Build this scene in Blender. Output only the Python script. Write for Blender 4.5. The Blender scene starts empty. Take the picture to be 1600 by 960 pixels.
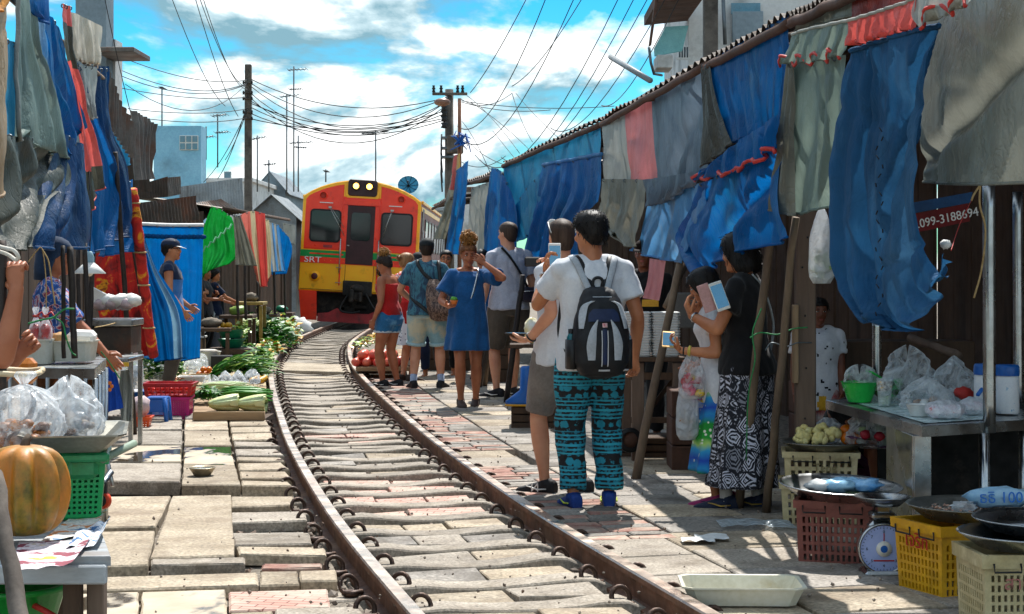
import bpy,bmesh,math,random
from mathutils import Vector,Matrix,noise,Euler
random.seed(7)
R=math.radians
SC=bpy.context.scene
COL=SC.collection
CAM_H,HZ,F=1.36,418.0,2700.0
cam=bpy.data.cameras.new('camera')
cam.sensor_width=36.0
cam.lens=36.0*F/1600.0
cam.shift_y=-(480.0-HZ)/1600.0
cam.clip_end=5000
cam.clip_start=0.05
camo=bpy.data.objects.new('camera',cam)
camo.location=(0,0,CAM_H)
camo.rotation_euler=(R(90),0,0)
COL.objects.link(camo)
SC.camera=camo
SC.view_settings.view_transform='Standard'
SC.view_settings.look='None'
SC.view_settings.gamma=1
SC.view_settings.exposure=1.82
try:
 SC.cycles.max_bounces=8
 SC.cycles.diffuse_bounces=5
 SC.cycles.transparent_max_bounces=12
 SC.cycles.caustics_reflective=False
 SC.cycles.caustics_refractive=False
except Exception:
 pass
SUN_DIR=Vector((-0.10,-0.66,-1.0)).normalized()
sl=bpy.data.lights.new('sun','SUN')
sl.energy=2.0
sl.angle=R(0.5)
sl.color=(1.0,0.965,0.91)
so=bpy.data.objects.new('sun',sl)
so.rotation_euler=SUN_DIR.to_track_quat('-Z','Y').to_euler()
so.location=(0,0,30)
COL.objects.link(so)
w=bpy.data.worlds.new('World')
SC.world=w
w.use_nodes=True
nt=w.node_tree
nt.nodes.clear()
def wn(t,**k):
 n=nt.nodes.new(t)
 for a,b in k.items():
  setattr(n,a,b)
 return n
WL=nt.links.new
sky=wn('ShaderNodeTexSky')
sky.sky_type='NISHITA'
sky.sun_disc=False
s_=-SUN_DIR
sky.sun_elevation=math.asin(s_.z)
sky.sun_rotation=math.atan2(s_.x,s_.y)
sky.air_density=1.0
sky.dust_density=0.1
sky.ozone_density=2.5
hsv=wn('ShaderNodeHueSaturation')
hsv.inputs['Hue'].default_value=0.49
hsv.inputs['Saturation'].default_value=1.6
WL(sky.outputs[0],hsv.inputs['Color'])
bg1=wn('ShaderNodeBackground')
bg1.inputs[1].default_value=0.05
tint=wn('ShaderNodeMix',data_type='RGBA',blend_type='MULTIPLY')
tint.inputs[0].default_value=1
tint.inputs[7].default_value=(.30,.74,.82,1)
WL(hsv.outputs[0],tint.inputs[6])
WL(tint.outputs[2],bg1.inputs[0])
tc=wn('ShaderNodeTexCoord')
def cloud(off,sc,det,z=2.1,dist=.25):
 m=wn('ShaderNodeMapping')
 m.inputs['Scale'].default_value=(1,1,z)
 m.inputs['Location'].default_value=off
 WL(tc.outputs['Generated'],m.inputs[0])
 n=wn('ShaderNodeTexNoise')
 n.inputs['Scale'].default_value=sc
 n.inputs['Detail'].default_value=det
 n.inputs['Roughness'].default_value=.56
 n.inputs['Distortion'].default_value=dist
 WL(m.outputs[0],n.inputs['Vector'])
 return n.outputs['Fac']
def wramp(f,stops):
 r=wn('ShaderNodeValToRGB')
 while len(r.color_ramp.elements)<len(stops):r.color_ramp.elements.new(.5)
 for e,(p,c)in zip(r.color_ramp.elements,stops):
  e.position=p
  e.color=(*c,1)
 WL(f,r.inputs[0])
 return r.outputs[0]
def wmath(op,a,b):
 n=wn('ShaderNodeMath',operation=op)
 for i,q in enumerate((a,b)):
  if hasattr(q,'links'):WL(q,n.inputs[i])
  else:n.inputs[i].default_value=q
 return n.outputs[0]
OFF=(.35,.2,.07)
d1=cloud(OFF,6.5,12)
d2=cloud((OFF[0],OFF[1],OFF[2]+.03),6.5,12)
lit=wmath('ADD',wmath('MULTIPLY',wmath('SUBTRACT',d1,d2),5.2),.54)
mask=wramp(d1,[(.425,(0,0,0)),(.525,(1,1,1))])
ccol=wramp(lit,[(.22,(.18,.33,.40)),(.5,(.46,.60,.65)),(.76,(.98,1,1))])
bg2=wn('ShaderNodeBackground')
bg2.inputs[1].default_value=0.43
WL(ccol,bg2.inputs[0])
mx=wn('ShaderNodeMixShader')
WL(mask,mx.inputs[0])
WL(bg1.outputs[0],mx.inputs[1])
WL(bg2.outputs[0],mx.inputs[2])
wo=wn('ShaderNodeOutputWorld')
WL(mx.outputs[0],wo.inputs[0])
def P(x,y,Y):
 return Vector(((x-800)*Y/F,Y,CAM_H-(y-HZ)*Y/F))
def G(x,y,z=0.0):
 Y=F*(CAM_H-z)/(y-HZ)
 return Vector(((x-800)*Y/F,Y,z))
def lerp(a,b,t):
 return a+(b-a)*t
def interp(tab,x):
 if x<=tab[0][0]:
  a,b=tab[0],tab[1]
 elif x>=tab[-1][0]:
  a,b=tab[-2],tab[-1]
 else:
  for a,b in zip(tab,tab[1:]):
   if a[0]<=x<=b[0]:
    break
 return a[1]+(b[1]-a[1])*(x-a[0])/(b[0]-a[0])
def cat(pts,t):
 n=len(pts)
 if n==1:
  return pts[0]
 f=max(0.0,min(1.0,t))*(n-1)
 i=min(int(f),n-2)
 u=f-i
 p1,p2=pts[i],pts[i+1]
 p0=pts[i-1]if i>0 else p1*2-p2
 p3=pts[i+2]if i+2<n else p2*2-p1
 return 0.5*((2*p1)+(p2-p0)*u+(2*p0-5*p1+4*p2-p3)*u*u+(3*p1-p0-3*p2+p3)*u**3)
def rnd(a,b):
 return random.uniform(a,b)
def nz(v,s=1.0):
 return noise.noise(Vector(v)*s)
class MB:
 def __init__(s):
  s.v,s.f,s.m,s.sm=[],[],[],[]
 def add(s,vs,fs,m=0,smooth=True):
  o=len(s.v)
  s.v.extend([Vector(p)for p in vs])
  for f in fs:
   s.f.append([i+o for i in f])
   s.m.append(m)
   s.sm.append(smooth)
  return s
 def merge(s,o,mat=0):
  k=len(s.v)
  s.v.extend(o.v)
  s.f.extend([[i+k for i in f]for f in o.f])
  s.m.extend([i+mat for i in o.m])
  s.sm.extend(o.sm)
  return s
 def xf(s,M):
  s.v=[M@p for p in s.v]
  return s
 def box(s,c,size,rot=None,m=0,ch=0.0,taper=1.0):
  c=Vector(c)
  hx,hy,hz=size[0]/2,size[1]/2,size[2]/2
  Rm=rot if rot is not None else Matrix.Identity(3)
  if ch<=0:
   vs=[]
   for z in(-1,1):
    k=taper if z>0 else 1
    for x,y in((-1,-1),(1,-1),(1,1),(-1,1)):
     vs.append(c+Rm@Vector((x*hx*k,y*hy*k,z*hz)))
   fs=[(3,2,1,0),(4,5,6,7),(0,1,5,4),(1,2,6,5),(2,3,7,6),(3,0,4,7)]
   return s.add(vs,fs,m,False)
  ch=min(ch,hx*.9,hy*.9,hz*.9)
  vs,idx=[],{}
  for x in(-1,1):
   for y in(-1,1):
    for z in(-1,1):
     k=taper if z>0 else 1
     for a in range(3):
      p=[x*(hx*k-ch),y*(hy*k-ch),z*(hz-ch)]
      p[a]+=(x,y,z)[a]*ch
      idx[(x,y,z,a)]=len(vs)
      vs.append(c+Rm@Vector(p))
  fs=[]
  sg=(-1,1)
  for a in range(3):
   b,d=(a+1)%3,(a+2)%3
   for q in sg:
    f=[]
    for u,v in((-1,-1),(1,-1),(1,1),(-1,1)):
     k=[0,0,0]
     k[a],k[b],k[d]=q,u,v
     f.append(idx[(k[0],k[1],k[2],a)])
    fs.append(f if q>0 else f[::-1])
  for a in range(3):
   b,d=(a+1)%3,(a+2)%3
   for u in sg:
    for v in sg:
     f=[]
     for q,ax in((-1,b),(1,b),(1,d),(-1,d)):
      k=[0,0,0]
      k[a],k[b],k[d]=q,u,v
      f.append(idx[(k[0],k[1],k[2],ax)])
     fs.append(f if u*v>0 else f[::-1])
  for x in sg:
   for y in sg:
    for z in sg:
     f=[idx[(x,y,z,a)]for a in range(3)]
     fs.append(f if x*y*z>0 else f[::-1])
  return s.add(vs,fs,m,False)
 def prism(s,top,depth,m=0,ch=0.006,down=Vector((0,0,-1))):
  n=len(top)
  c=sum(top,Vector())/n
  inn=[p+(c-p).normalized()*ch for p in top]
  mid=[p+down*ch*.8 for p in top]
  bot=[p+down*depth for p in top]
  vs=inn+mid+bot
  fs=[list(range(n))]
  for i in range(n):
   j=(i+1)%n
   fs.append([i,i+n,j+n,j])
   fs.append([i+n,i+2*n,j+2*n,j+n])
  return s.add(vs,fs,m,False)
 def tube(s,pts,rad,n=8,m=0,cap=True,fx=1.0,up=None,smooth=True):
  pts=[Vector(p)for p in pts]
  k=len(pts)
  if not isinstance(rad,(list,tuple)):
   rad=[rad]*k
  T=[]
  for i in range(k):
   a=pts[max(0,i-1)]
   b=pts[min(k-1,i+1)]
   d=(b-a)
   T.append(d.normalized()if d.length>1e-9 else Vector((0,0,1)))
  u=Vector(up)if up is not None else(Vector((0,0,1))if abs(T[0].z)<.9 else Vector((0,1,0)))
  vs=[]
  for i in range(k):
   u=(u-T[i]*u.dot(T[i]))
   if u.length<1e-6:
    u=T[i].orthogonal()
   u.normalize()
   w_=T[i].cross(u)
   for j in range(n):
    a=2*math.pi*j/n
    vs.append(pts[i]+(u*math.cos(a)+w_*math.sin(a)*fx)*rad[i])
  fs=[]
  for i in range(k-1):
   for j in range(n):
    a,b=i*n+j,i*n+(j+1)%n
    fs.append([a,b,b+n,a+n])
  if cap:
   fs.append(list(range(n))[::-1])
   fs.append([(k-1)*n+j for j in range(n)])
  return s.add(vs,fs,m,smooth)
 def loft(s,rings,m=0,cap=True,smooth=True):
  n=len(rings[0])
  vs=[p for r in rings for p in r]
  fs=[]
  for i in range(len(rings)-1):
   for j in range(n):
    a,b=i*n+j,i*n+(j+1)%n
    fs.append([a,b,b+n,a+n])
  if cap:
   fs.append(list(range(n))[::-1])
   k=(len(rings)-1)*n
   fs.append([k+j for j in range(n)])
  return s.add(vs,fs,m,smooth)
 def lathe(s,prof,n=20,c=(0,0,0),m=0,cap=False,smooth=True,sx=1,sy=1):
  c=Vector(c)
  rings=[[c+Vector((r*math.cos(2*math.pi*j/n)*sx,r*math.sin(2*math.pi*j/n)*sy,z))for j in range(n)]for r,z in prof]
  return s.loft(rings,m,cap,smooth)
 def ball(s,c,r,nu=10,nv=7,m=0,amp=0.0,ns=1.0,seed=0.0,rot=None):
  c=Vector(c)
  if not isinstance(r,(tuple,list,Vector)):
   r=(r,r,r)
  vs=[]
  for i in range(nv+1):
   t=math.pi*i/nv
   for j in range(nu):
    a=2*math.pi*j/nu
    d=Vector((math.sin(t)*math.cos(a),math.sin(t)*math.sin(a),-math.cos(t)))
    k=1+(amp*noise.noise(d*ns+Vector((seed,seed*1.7,seed*.3)))if amp else 0)
    p=Vector((d.x*r[0]*k,d.y*r[1]*k,d.z*r[2]*k))
    vs.append(c+(rot@p if rot is not None else p))
  fs=[]
  for i in range(nv):
   for j in range(nu):
    a,b=i*nu+j,i*nu+(j+1)%nu
    fs.append([a,b,b+nu,a+nu])
  return s.add(vs,fs,m,True)
 def grid(s,fn,nu,nv,m=0,smooth=True):
  vs=[fn(i/nu,j/nv)for j in range(nv+1)for i in range(nu+1)]
  fs=[]
  for j in range(nv):
   for i in range(nu):
    a=j*(nu+1)+i
    fs.append([a,a+1,a+nu+2,a+nu+1])
  return s.add(vs,fs,m,smooth)
 def mesh(s,name,mats):
  me=bpy.data.meshes.new(name)
  me.from_pydata([tuple(p)for p in s.v],[],s.f)
  for a in(mats if isinstance(mats,(list,tuple))else[mats]):
   me.materials.append(a)
  me.polygons.foreach_set('material_index',s.m)
  me.polygons.foreach_set('use_smooth',s.sm)
  me.update()
  return me
 def build(s,name,mats,parent=None,local=False):
  if parent is None:
   xs=[p.x for p in s.v];ys=[p.y for p in s.v];zs=[p.z for p in s.v]
   loc=Vector(((min(xs)+max(xs))/2,(min(ys)+max(ys))/2,min(zs)))
   s.v=[p-loc for p in s.v]
   o=bpy.data.objects.new(name,s.mesh(name,mats))
   o.location=loc
   COL.objects.link(o)
   ROOT[o.name]=Matrix.Translation(loc)
   return o
  if not local:
   Mi=ROOT[parent.name].inverted()
   s.v=[Mi@p for p in s.v]
  o=bpy.data.objects.new(name,s.mesh(name,mats))
  o.parent=parent
  COL.objects.link(o)
  ROOT[o.name]=ROOT[parent.name]
  return o
ROOT={}
def tag(o,label=None,cat_=None,group=None,kind=None):
 if label:o['label']=label
 if cat_:o['category']=cat_
 if group:o['group']=group
 if kind:o['kind']=kind
 return o
def thing(name,label,cat_,loc,rz=0.0,group=None,rot=None):
 o=bpy.data.objects.new(name,None)
 o.empty_display_size=.1
 o.location=loc
 o.rotation_euler=rot if rot is not None else(0,0,rz)
 COL.objects.link(o)
 tag(o,label,cat_,group)
 ROOT[o.name]=Matrix.Translation(Vector(loc))@o.rotation_euler.to_matrix().to_4x4()
 return o
def copy_tree(o,parent=None):
 c=o.copy()
 COL.objects.link(c)
 if parent is not None:
  c.parent=parent
 for ch in list(o.children):
  copy_tree(ch,c)
 return c
def piece(name,me,parent,M):
 o=bpy.data.objects.new(name,me)
 o.parent=parent
 o.matrix_local=ROOT[parent.name].inverted()@M
 COL.objects.link(o)
 return o
MATS={}
def C(h):
 h=h.lstrip('#')
 out=[]
 for i in(0,2,4):
  c=int(h[i:i+2],16)/255
  out.append(c/12.92 if c<=.04045 else((c+.055)/1.055)**2.4)
 return(*out,1.0)
def col(c):
 return C(c)if isinstance(c,str)else(*c[:3],1.0)
class NT:
 def __init__(s,name):
  s.mat=bpy.data.materials.new(name)
  s.mat.use_nodes=True
  s.t=s.mat.node_tree
  s.t.nodes.clear()
  s.out=s.n('ShaderNodeOutputMaterial')
  s.bs=s.n('ShaderNodeBsdfPrincipled')
  s.L(s.bs.outputs[0],s.out.inputs[0])
  s._tc=None
 def n(s,t,**k):
  x=s.t.nodes.new(t)
  for a,b in k.items():
   setattr(x,a,b)
  return x
 def L(s,a,b):
  s.t.links.new(a,b)
 def co(s,scale=(1,1,1),loc=(0,0,0),rot=(0,0,0),kind='Object'):
  if s._tc is None:
   s._tc=s.n('ShaderNodeTexCoord')
  m=s.n('ShaderNodeMapping')
  m.inputs['Scale'].default_value=scale
  m.inputs['Location'].default_value=loc
  m.inputs['Rotation'].default_value=rot
  s.L(s._tc.outputs[kind],m.inputs[0])
  return m.outputs[0]
 def noise(s,scale,detail=4,rough=.55,vec=None,dist=0):
  x=s.n('ShaderNodeTexNoise')
  x.inputs['Scale'].default_value=scale
  x.inputs['Detail'].default_value=detail
  x.inputs['Roughness'].default_value=rough
  x.inputs['Distortion'].default_value=dist
  s.L(vec if vec is not None else s.co(),x.inputs['Vector'])
  return x.outputs['Fac']
 def vor(s,scale,vec=None,feat='F1',out='Distance',rnd_=1.0):
  x=s.n('ShaderNodeTexVoronoi')
  x.feature=feat
  x.inputs['Scale'].default_value=scale
  x.inputs['Randomness'].default_value=rnd_
  s.L(vec if vec is not None else s.co(),x.inputs['Vector'])
  return x.outputs[out]
 def ramp(s,fac,stops,interp_='LINEAR'):
  x=s.n('ShaderNodeValToRGB')
  cr=x.color_ramp
  cr.interpolation=interp_
  while len(cr.elements)<len(stops):
   cr.elements.new(.5)
  for e,(p,c)in zip(cr.elements,stops):
   e.position=p
   e.color=col(c)if not isinstance(c,(int,float))else(c,c,c,1)
  s.L(fac,x.inputs[0])
  return x.outputs[0]
 def mix(s,fac,a,b,mode='MIX'):
  x=s.n('ShaderNodeMix',data_type='RGBA',blend_type=mode)
  for i,q in((0,fac),(6,a),(7,b)):
   if hasattr(q,'links'):
    s.L(q,x.inputs[i])
   elif i==0:
    x.inputs[0].default_value=q
   else:
    x.inputs[i].default_value=col(q)
  return x.outputs[2]
 def math(s,op,a,b=0.0):
  x=s.n('ShaderNodeMath',operation=op)
  for i,q in enumerate((a,b)):
   if hasattr(q,'links'):
    s.L(q,x.inputs[i])
   else:
    x.inputs[i].default_value=q
  return x.outputs[0]
 def sep(s,vec):
  x=s.n('ShaderNodeSeparateXYZ')
  s.L(vec,x.inputs[0])
  return x.outputs
 def bump(s,h,strength=.3,dist=.01):
  x=s.n('ShaderNodeBump')
  x.inputs['Strength'].default_value=strength
  x.inputs['Distance'].default_value=dist
  s.L(h,x.inputs['Height'])
  s.L(x.outputs[0],s.bs.inputs['Normal'])
  return x.outputs[0]
 def set(s,**k):
  for a,b in k.items():
   i=s.bs.inputs[a.replace('_',' ')]
   if hasattr(b,'links'):
    s.L(b,i)
   else:
    i.default_value=b
  return s
 def rand(s,c,amt=.2):
  oi=s.n('ShaderNodeObjectInfo')
  v=s.math('ADD',s.math('MULTIPLY',oi.outputs['Random'],2*amt),1-amt)
  h=s.n('ShaderNodeHueSaturation')
  s.L(v,h.inputs['Value'])
  s.L(c,h.inputs['Color'])
  return h.outputs[0]
def M(name,c,c2=None,scale=6,rough=.6,metal=0.0,bump=.15,bscale=60,bdist=.004,transl=0.0,rand=0.0,spec=.4,dirt=None,dscale=4,damt=(.52,.7),stretch=(1,1,1),fine=.12,coat=0.0,sheen=0.0,transm=0.0,emit=None,estr=0,rvar=.12):
 if name in MATS:
  return MATS[name]
 t=NT(name)
 a=col(c)
 b=col(c2)if c2 is not None else tuple(min(1,x*.78)for x in a[:3])+(1,)
 v=t.co(stretch)
 f=t.noise(scale,6,.6,v)
 cc=t.ramp(f,[(.32,b),(.68,a)])
 if fine:
  g=t.noise(scale*14,3,.6,v)
  cc=t.mix(fine,cc,t.ramp(g,[(.3,0.0),(.7,1.0)]),'OVERLAY')
 if dirt is not None:
  d=t.noise(dscale,7,.65,t.co(stretch,(3.1,1.7,.4)))
  cc=t.mix(t.ramp(d,[(damt[0],0.0),(damt[1],1.0)]),cc,dirt)
 if rand:
  cc=t.rand(cc,rand)
 t.set(Base_Color=cc,Metallic=metal)
 if rvar:
  t.set(Roughness=t.ramp(t.noise(scale*2.2,4),[(.3,max(0,rough-rvar)),(.7,min(1,rough+rvar))]))
 else:
  t.set(Roughness=rough)
 t.bs.inputs['Specular IOR Level'].default_value=spec
 if coat:
  t.bs.inputs['Coat Weight'].default_value=coat
  t.bs.inputs['Coat Roughness'].default_value=.15
 if sheen:
  t.bs.inputs['Sheen Weight'].default_value=sheen
 if transm:
  t.bs.inputs['Transmission Weight'].default_value=transm
 if emit is not None:
  t.bs.inputs['Emission Color'].default_value=col(emit)
  t.bs.inputs['Emission Strength'].default_value=estr
 if bump:
  t.bump(t.noise(bscale,5,.6,v),bump,bdist)
 if transl:
  tr=t.n('ShaderNodeBsdfTranslucent')
  t.L(cc,tr.inputs[0])
  mxs=t.n('ShaderNodeMixShader')
  mxs.inputs[0].default_value=transl
  t.L(t.bs.outputs[0],mxs.inputs[1])
  t.L(tr.outputs[0],mxs.inputs[2])
  t.L(mxs.outputs[0],t.out.inputs[0])
 MATS[name]=t.mat
 return t.mat
def bag_mat(name,tint='#dfe6ea',clear=.55,rough=.12):
 if name in MATS:
  return MATS[name]
 t=NT(name)
 t.set(Base_Color=col(tint),Roughness=rough)
 t.bs.inputs['Specular IOR Level'].default_value=.8
 h=t.vor(11,t.mix(.25,t.co(),t.noise(7,3),'ADD'),'DISTANCE_TO_EDGE')
 t.bump(h,.8,.05)
 tr=t.n('ShaderNodeBsdfTransparent')
 tl=t.n('ShaderNodeBsdfTranslucent')
 tl.inputs[0].default_value=col(tint)
 m1=t.n('ShaderNodeMixShader')
 m1.inputs[0].default_value=.45
 t.L(t.bs.outputs[0],m1.inputs[1])
 t.L(tl.outputs[0],m1.inputs[2])
 lw=t.n('ShaderNodeLayerWeight')
 lw.inputs[0].default_value=.35
 fac=t.math('MULTIPLY',t.math('SUBTRACT',1.0,lw.outputs['Facing']),clear*1.75)
 mk=t.ramp(t.noise(9,6,.65,t.co((1,1,1),(1,2,3)),1.0),[(.38,1.0),(.66,.3)])
 fac=t.math('MULTIPLY',fac,mk)
 m2=t.n('ShaderNodeMixShader')
 t.L(fac,m2.inputs[0])
 t.L(m1.outputs[0],m2.inputs[1])
 t.L(tr.outputs[0],m2.inputs[2])
 t.L(m2.outputs[0],t.out.inputs[0])
 MATS[name]=t.mat
 return t.mat
TMP=bpy.data.scenes.new('workbench')
def evaluate(ob):
 TMP.collection.objects.link(ob)
 with bpy.context.temp_override(scene=TMP,view_layer=TMP.view_layers[0]):
  dg=bpy.context.evaluated_depsgraph_get()
  dg.update()
 me=bpy.data.meshes.new_from_object(ob.evaluated_get(dg),depsgraph=dg)
 TMP.collection.objects.unlink(ob)
 bpy.data.objects.remove(ob)
 return me
def remesh(mb,voxel,smooth=3,sf=.5):
 me=mb.mesh('raw',[])
 ob=bpy.data.objects.new('raw',me)
 md=ob.modifiers.new('r','REMESH')
 md.mode='VOXEL'
 md.voxel_size=voxel
 if smooth:
  sm=ob.modifiers.new('s','SMOOTH')
  sm.factor=sf
  sm.iterations=smooth
 out=evaluate(ob)
 r=MB()
 r.v=[v.co.copy()for v in out.vertices]
 r.f=[list(p.vertices)for p in out.polygons]
 nrm=[v.normal.copy()for v in out.vertices]
 r.m=[0]*len(r.f)
 r.sm=[True]*len(r.f)
 bpy.data.meshes.remove(out)
 bpy.data.meshes.remove(me)
 r.n=nrm
 return r
def text(body,size,mat,Mx,parent,name='lettering',depth=.0015,local=False,sx=1.0,align='CENTER'):
 cu=bpy.data.curves.new('t','FONT')
 cu.body=body
 cu.size=size
 cu.align_x=align
 cu.align_y='CENTER'
 cu.extrude=depth
 cu.resolution_u=3
 ob=bpy.data.objects.new('t',cu)
 me=evaluate(ob)
 bpy.data.curves.remove(cu)
 me.materials.clear()
 me.materials.append(mat)
 A=Mx@Matrix.Diagonal((sx,1,1,1))
 if not local:
  A=ROOT[parent.name].inverted()@A
 me.transform(A)
 o=bpy.data.objects.new(name,me)
 o.parent=parent
 COL.objects.link(o)
 ROOT[o.name]=ROOT[parent.name]
 return o
def frame(o,x,y):
 x=Vector(x).normalized()
 z=x.cross(Vector(y)).normalized()
 y=z.cross(x)
 m=Matrix((x,y,z)).transposed().to_4x4()
 m.translation=Vector(o)
 return m
def basis(x,y,z):
 return Matrix((Vector(x),Vector(y),Vector(z))).transposed()
# ========== ground, track, paving
m_dirt=M('packed_dirt','#8d8274','#5f564b',scale=3,rough=.95,bump=.5,bscale=30,bdist=.02)
m_bed=M('trodden_gravel','#9a9082','#4c443b',scale=22,rough=.95,bump=.8,bscale=60,bdist=.02)
m_conc=M('old_concrete','#a89e90','#877d71',scale=5,rough=.85,bump=.45,bscale=45,rand=.15,dirt='#655a4b',dscale=3.2,damt=(.50,.74),fine=.45)
m_slab=M('sandy_slab','#b0a28d','#8e806c',scale=4,rough=.85,bump=.4,bscale=40,rand=.15,dirt='#736250',dscale=2.6,damt=(.50,.75),fine=.45)
m_gslab=M('grey_slab','#9a938a','#7a736b',scale=4,rough=.8,bump=.4,bscale=40,rand=.18,dirt='#544c42',dscale=2.4,damt=(.46,.70),fine=.45)
m_redb=M('red_brick','#a87c6e','#7f5548',scale=9,rough=.85,bump=.4,bscale=50,rand=.22,dirt='#b3a392',dscale=5,damt=(.44,.64),fine=.3)
def wet_mat():
 t=NT('wet_slab')
 c=t.ramp(t.noise(5,6),[(.3,'#a6967f'),(.7,'#c6b8a1')])
 k=t.ramp(t.noise(3.2,4,.5,t.co((1,.6,1),(2,5,0))),[(.50,0.0),(.56,1.0)])
 t.set(Base_Color=t.mix(k,c,'#4a4136'),Roughness=t.ramp(k,[(0,.8),(1,.06)]))
 t.bump(t.math('MULTIPLY',t.noise(45,4),t.math('SUBTRACT',1.0,k)),.3,.004)
 return t.mat
m_wet=wet_mat()
def pattern_tile_mat():
 t=NT('embossed_red_tile')
 v=t.co((1,1,1),rot=(0,0,.2))
 br=t.n('ShaderNodeTexBrick')
 br.offset=.5
 br.inputs['Scale'].default_value=9
 br.inputs['Mortar Size'].default_value=.03
 br.inputs['Brick Width'].default_value=.9
 br.inputs['Row Height'].default_value=.45
 br.inputs[1].default_value=col('#c9a596')
 br.inputs[2].default_value=col('#b98d7d')
 br.inputs[3].default_value=col('#7d4e42')
 t.L(v,br.inputs[0])
 c=t.mix(t.ramp(t.noise(4,6),[(.45,0.0),(.72,1.0)]),br.outputs[0],'#c4b6a4')
 t.set(Base_Color=t.rand(c,.1),Roughness=.85)
 t.bump(t.math('SUBTRACT',1.0,br.outputs['Fac']),.5,.006)
 return t.mat
m_ptile=pattern_tile_mat()
m_steel_rust=M('rusty_rail','#86604c','#543a2d',scale=9,rough=.7,metal=.35,bump=.3,bscale=80,bdist=.003,dirt='#8a6a52',dscale=3)
m_railtop=M('polished_rail_head','#d6c8bb','#a89282',scale=3,rough=.32,metal=.85,bump=.05,stretch=(1,1,1),dirt='#6f5648',dscale=6,damt=(.56,.75))
m_clip=M('rusty_spring_steel','#5a4438','#2f2420',scale=30,rough=.55,metal=.5,bump=.2)
m_stone=M('ballast_stone','#a2968a','#544a42',scale=2.2,rough=.9,bump=.4,bscale=40,dirt='#7a5a44',dscale=1.7)
gm=MB()
gm.grid(lambda u,v:Vector((lerp(-900,900,u),lerp(-60,1800,v),-.16)),8,8)
tag(gm.build('ground',m_dirt),kind='structure')
TC=[Vector(p+(0,))for p in[(1.40,1.6),(1.05,3.0),(.72,4.2),(.2,6.38),(-.397,9.05),(-1.01,12.26),(-1.47,15.0),(-2.1,19.0),(-2.62,22.7),(-3.0,26.2),(-3.28,29.5),(-3.45,33.9),(-3.54,39),(-3.54,48),(-3.3,60),(-2.6,76)]]
_pl=[cat(TC,i/1500)for i in range(1501)]
_sl=[0.0]
for a,b in zip(_pl,_pl[1:]):
 _sl.append(_sl[-1]+(b-a).length)
def tr(s,t=0.0,z=0.0):
 lo,hi=0,len(_sl)-1
 while hi-lo>1:
  k=(lo+hi)//2
  if _sl[k]<=s:lo=k
  else:hi=k
 f=(s-_sl[lo])/max(1e-9,_sl[hi]-_sl[lo])
 p=_pl[lo].lerp(_pl[hi],f)
 a,b=_pl[max(0,lo-12)],_pl[min(len(_pl)-1,hi+12)]
 d=(b-a).normalized()
 n=Vector((d.y,-d.x,0))
 return p+n*t+Vector((0,0,z)),d,n
def s_at(Y):
 for p,s in zip(_pl,_sl):
  if p.y>=Y:
   return s
 return _sl[-1]
S0,S1=s_at(3.2),s_at(70)
bd=MB()
bd.grid(lambda u,v:tr(lerp(S0,S1,v),lerp(-1.5,1.5,u),-.10+.02*nz((u*9,v*300,0)))[0],14,160)
bed=tag(bd.build('track_bed',m_bed),kind='structure')
prof=[(-.032,.072),(-.026,.08),(.026,.08),(.032,.072),(.032,.05),(.010,.038),(.010,-.035),(.055,-.046),(.055,-.06),(-.055,-.06),(-.055,-.046),(-.010,-.035),(-.010,.038),(-.032,.05)]
rails=[]
for sd in(-1,1):
 rb=MB()
 n_=190
 rings=[]
 for i in range(n_+1):
  s=lerp(S0,S1,(i/n_)**1.25)
  rings.append([tr(s,sd*.533+x,z)[0]for x,z in prof])
 rb.loft(rings,0,True,False)
 k=len(prof)
 for i,f in enumerate(rb.f):
  if len(f)==4 and(f[0]%k)in(0,1,2):
   rb.m[i]=1
 o=tag(rb.build('rail',[m_steel_rust,m_railtop]),kind='structure')
 rails.append(o)
PITCH=.5
def sleeper_mesh(seed):
 b=MB()
 rings=[]
 for i in range(17):
  x=lerp(-.86,.86,i/16)
  a=abs(x)
  top=-.018+.018*math.exp(-((a-.36)/.14)**2)+.012*nz((x*3,seed,0))
  if a>.45:top=-.045
  wv=.009*nz((x*2,seed+9,3))
  rings.append([Vector((x,y+wv,z))for y,z in((-.115,-.12),(-.09,top-.008),(-.082,top),(.082,top),(.09,top-.008),(.115,-.12))])
 b.loft(rings,0,True,False)
 return b.mesh('sleeper',m_conc)
sl_meshes=[sleeper_mesh(i*3.3)for i in range(6)]
def tmat(s,t=0,z=0,rz=0):
 p,d,n=tr(s,t,z)
 m=basis(n,d,(0,0,1)).to_4x4()
 m.translation=p
 return m@Matrix.Rotation(rz,4,'Z')
s=s_at(5.6)
smax=s_at(38)
k=0
clip_s=[]
while s<smax:
 Yc=tr(s)[0].y
 piece('sleeper',sl_meshes[k%6],bed,tmat(s,0,rnd(-.006,.008),rnd(-.01,.01)))
 clip_s.append(s)
 red=9.2<Yc<11.2 or(13.2<Yc<14.0)
 if Yc<33 and abs(Yc-22.6)>.35:
  cuts=[-.40]
  npc=random.choice((2,3,3))if Yc<12 else random.choice((1,2))
  for q in range(1,npc):
   cuts.append(lerp(-.40,.40,q/npc)+rnd(-.06,.06))
  cuts.append(.40)
  for a,b_ in zip(cuts,cuts[1:]):
   tl=MB()
   z0=rnd(-.050,-.014)
   tp=[]
   for tx,ds in((a+.006,.118),(b_-.006,.118),(b_-.006,PITCH-.118),(a+.006,PITCH-.118)):
    tp.append(tr(s+ds+rnd(-.008,.008),tx,z0+rnd(-.012,.012))[0])
   tl.prism(tp,.07,0,.006)
   tl.build('paving_tile',m_ptile if red else random.choice((m_conc,m_slab,m_gslab)),bed)
 s+=PITCH
 k+=1
pk=MB()
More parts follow.
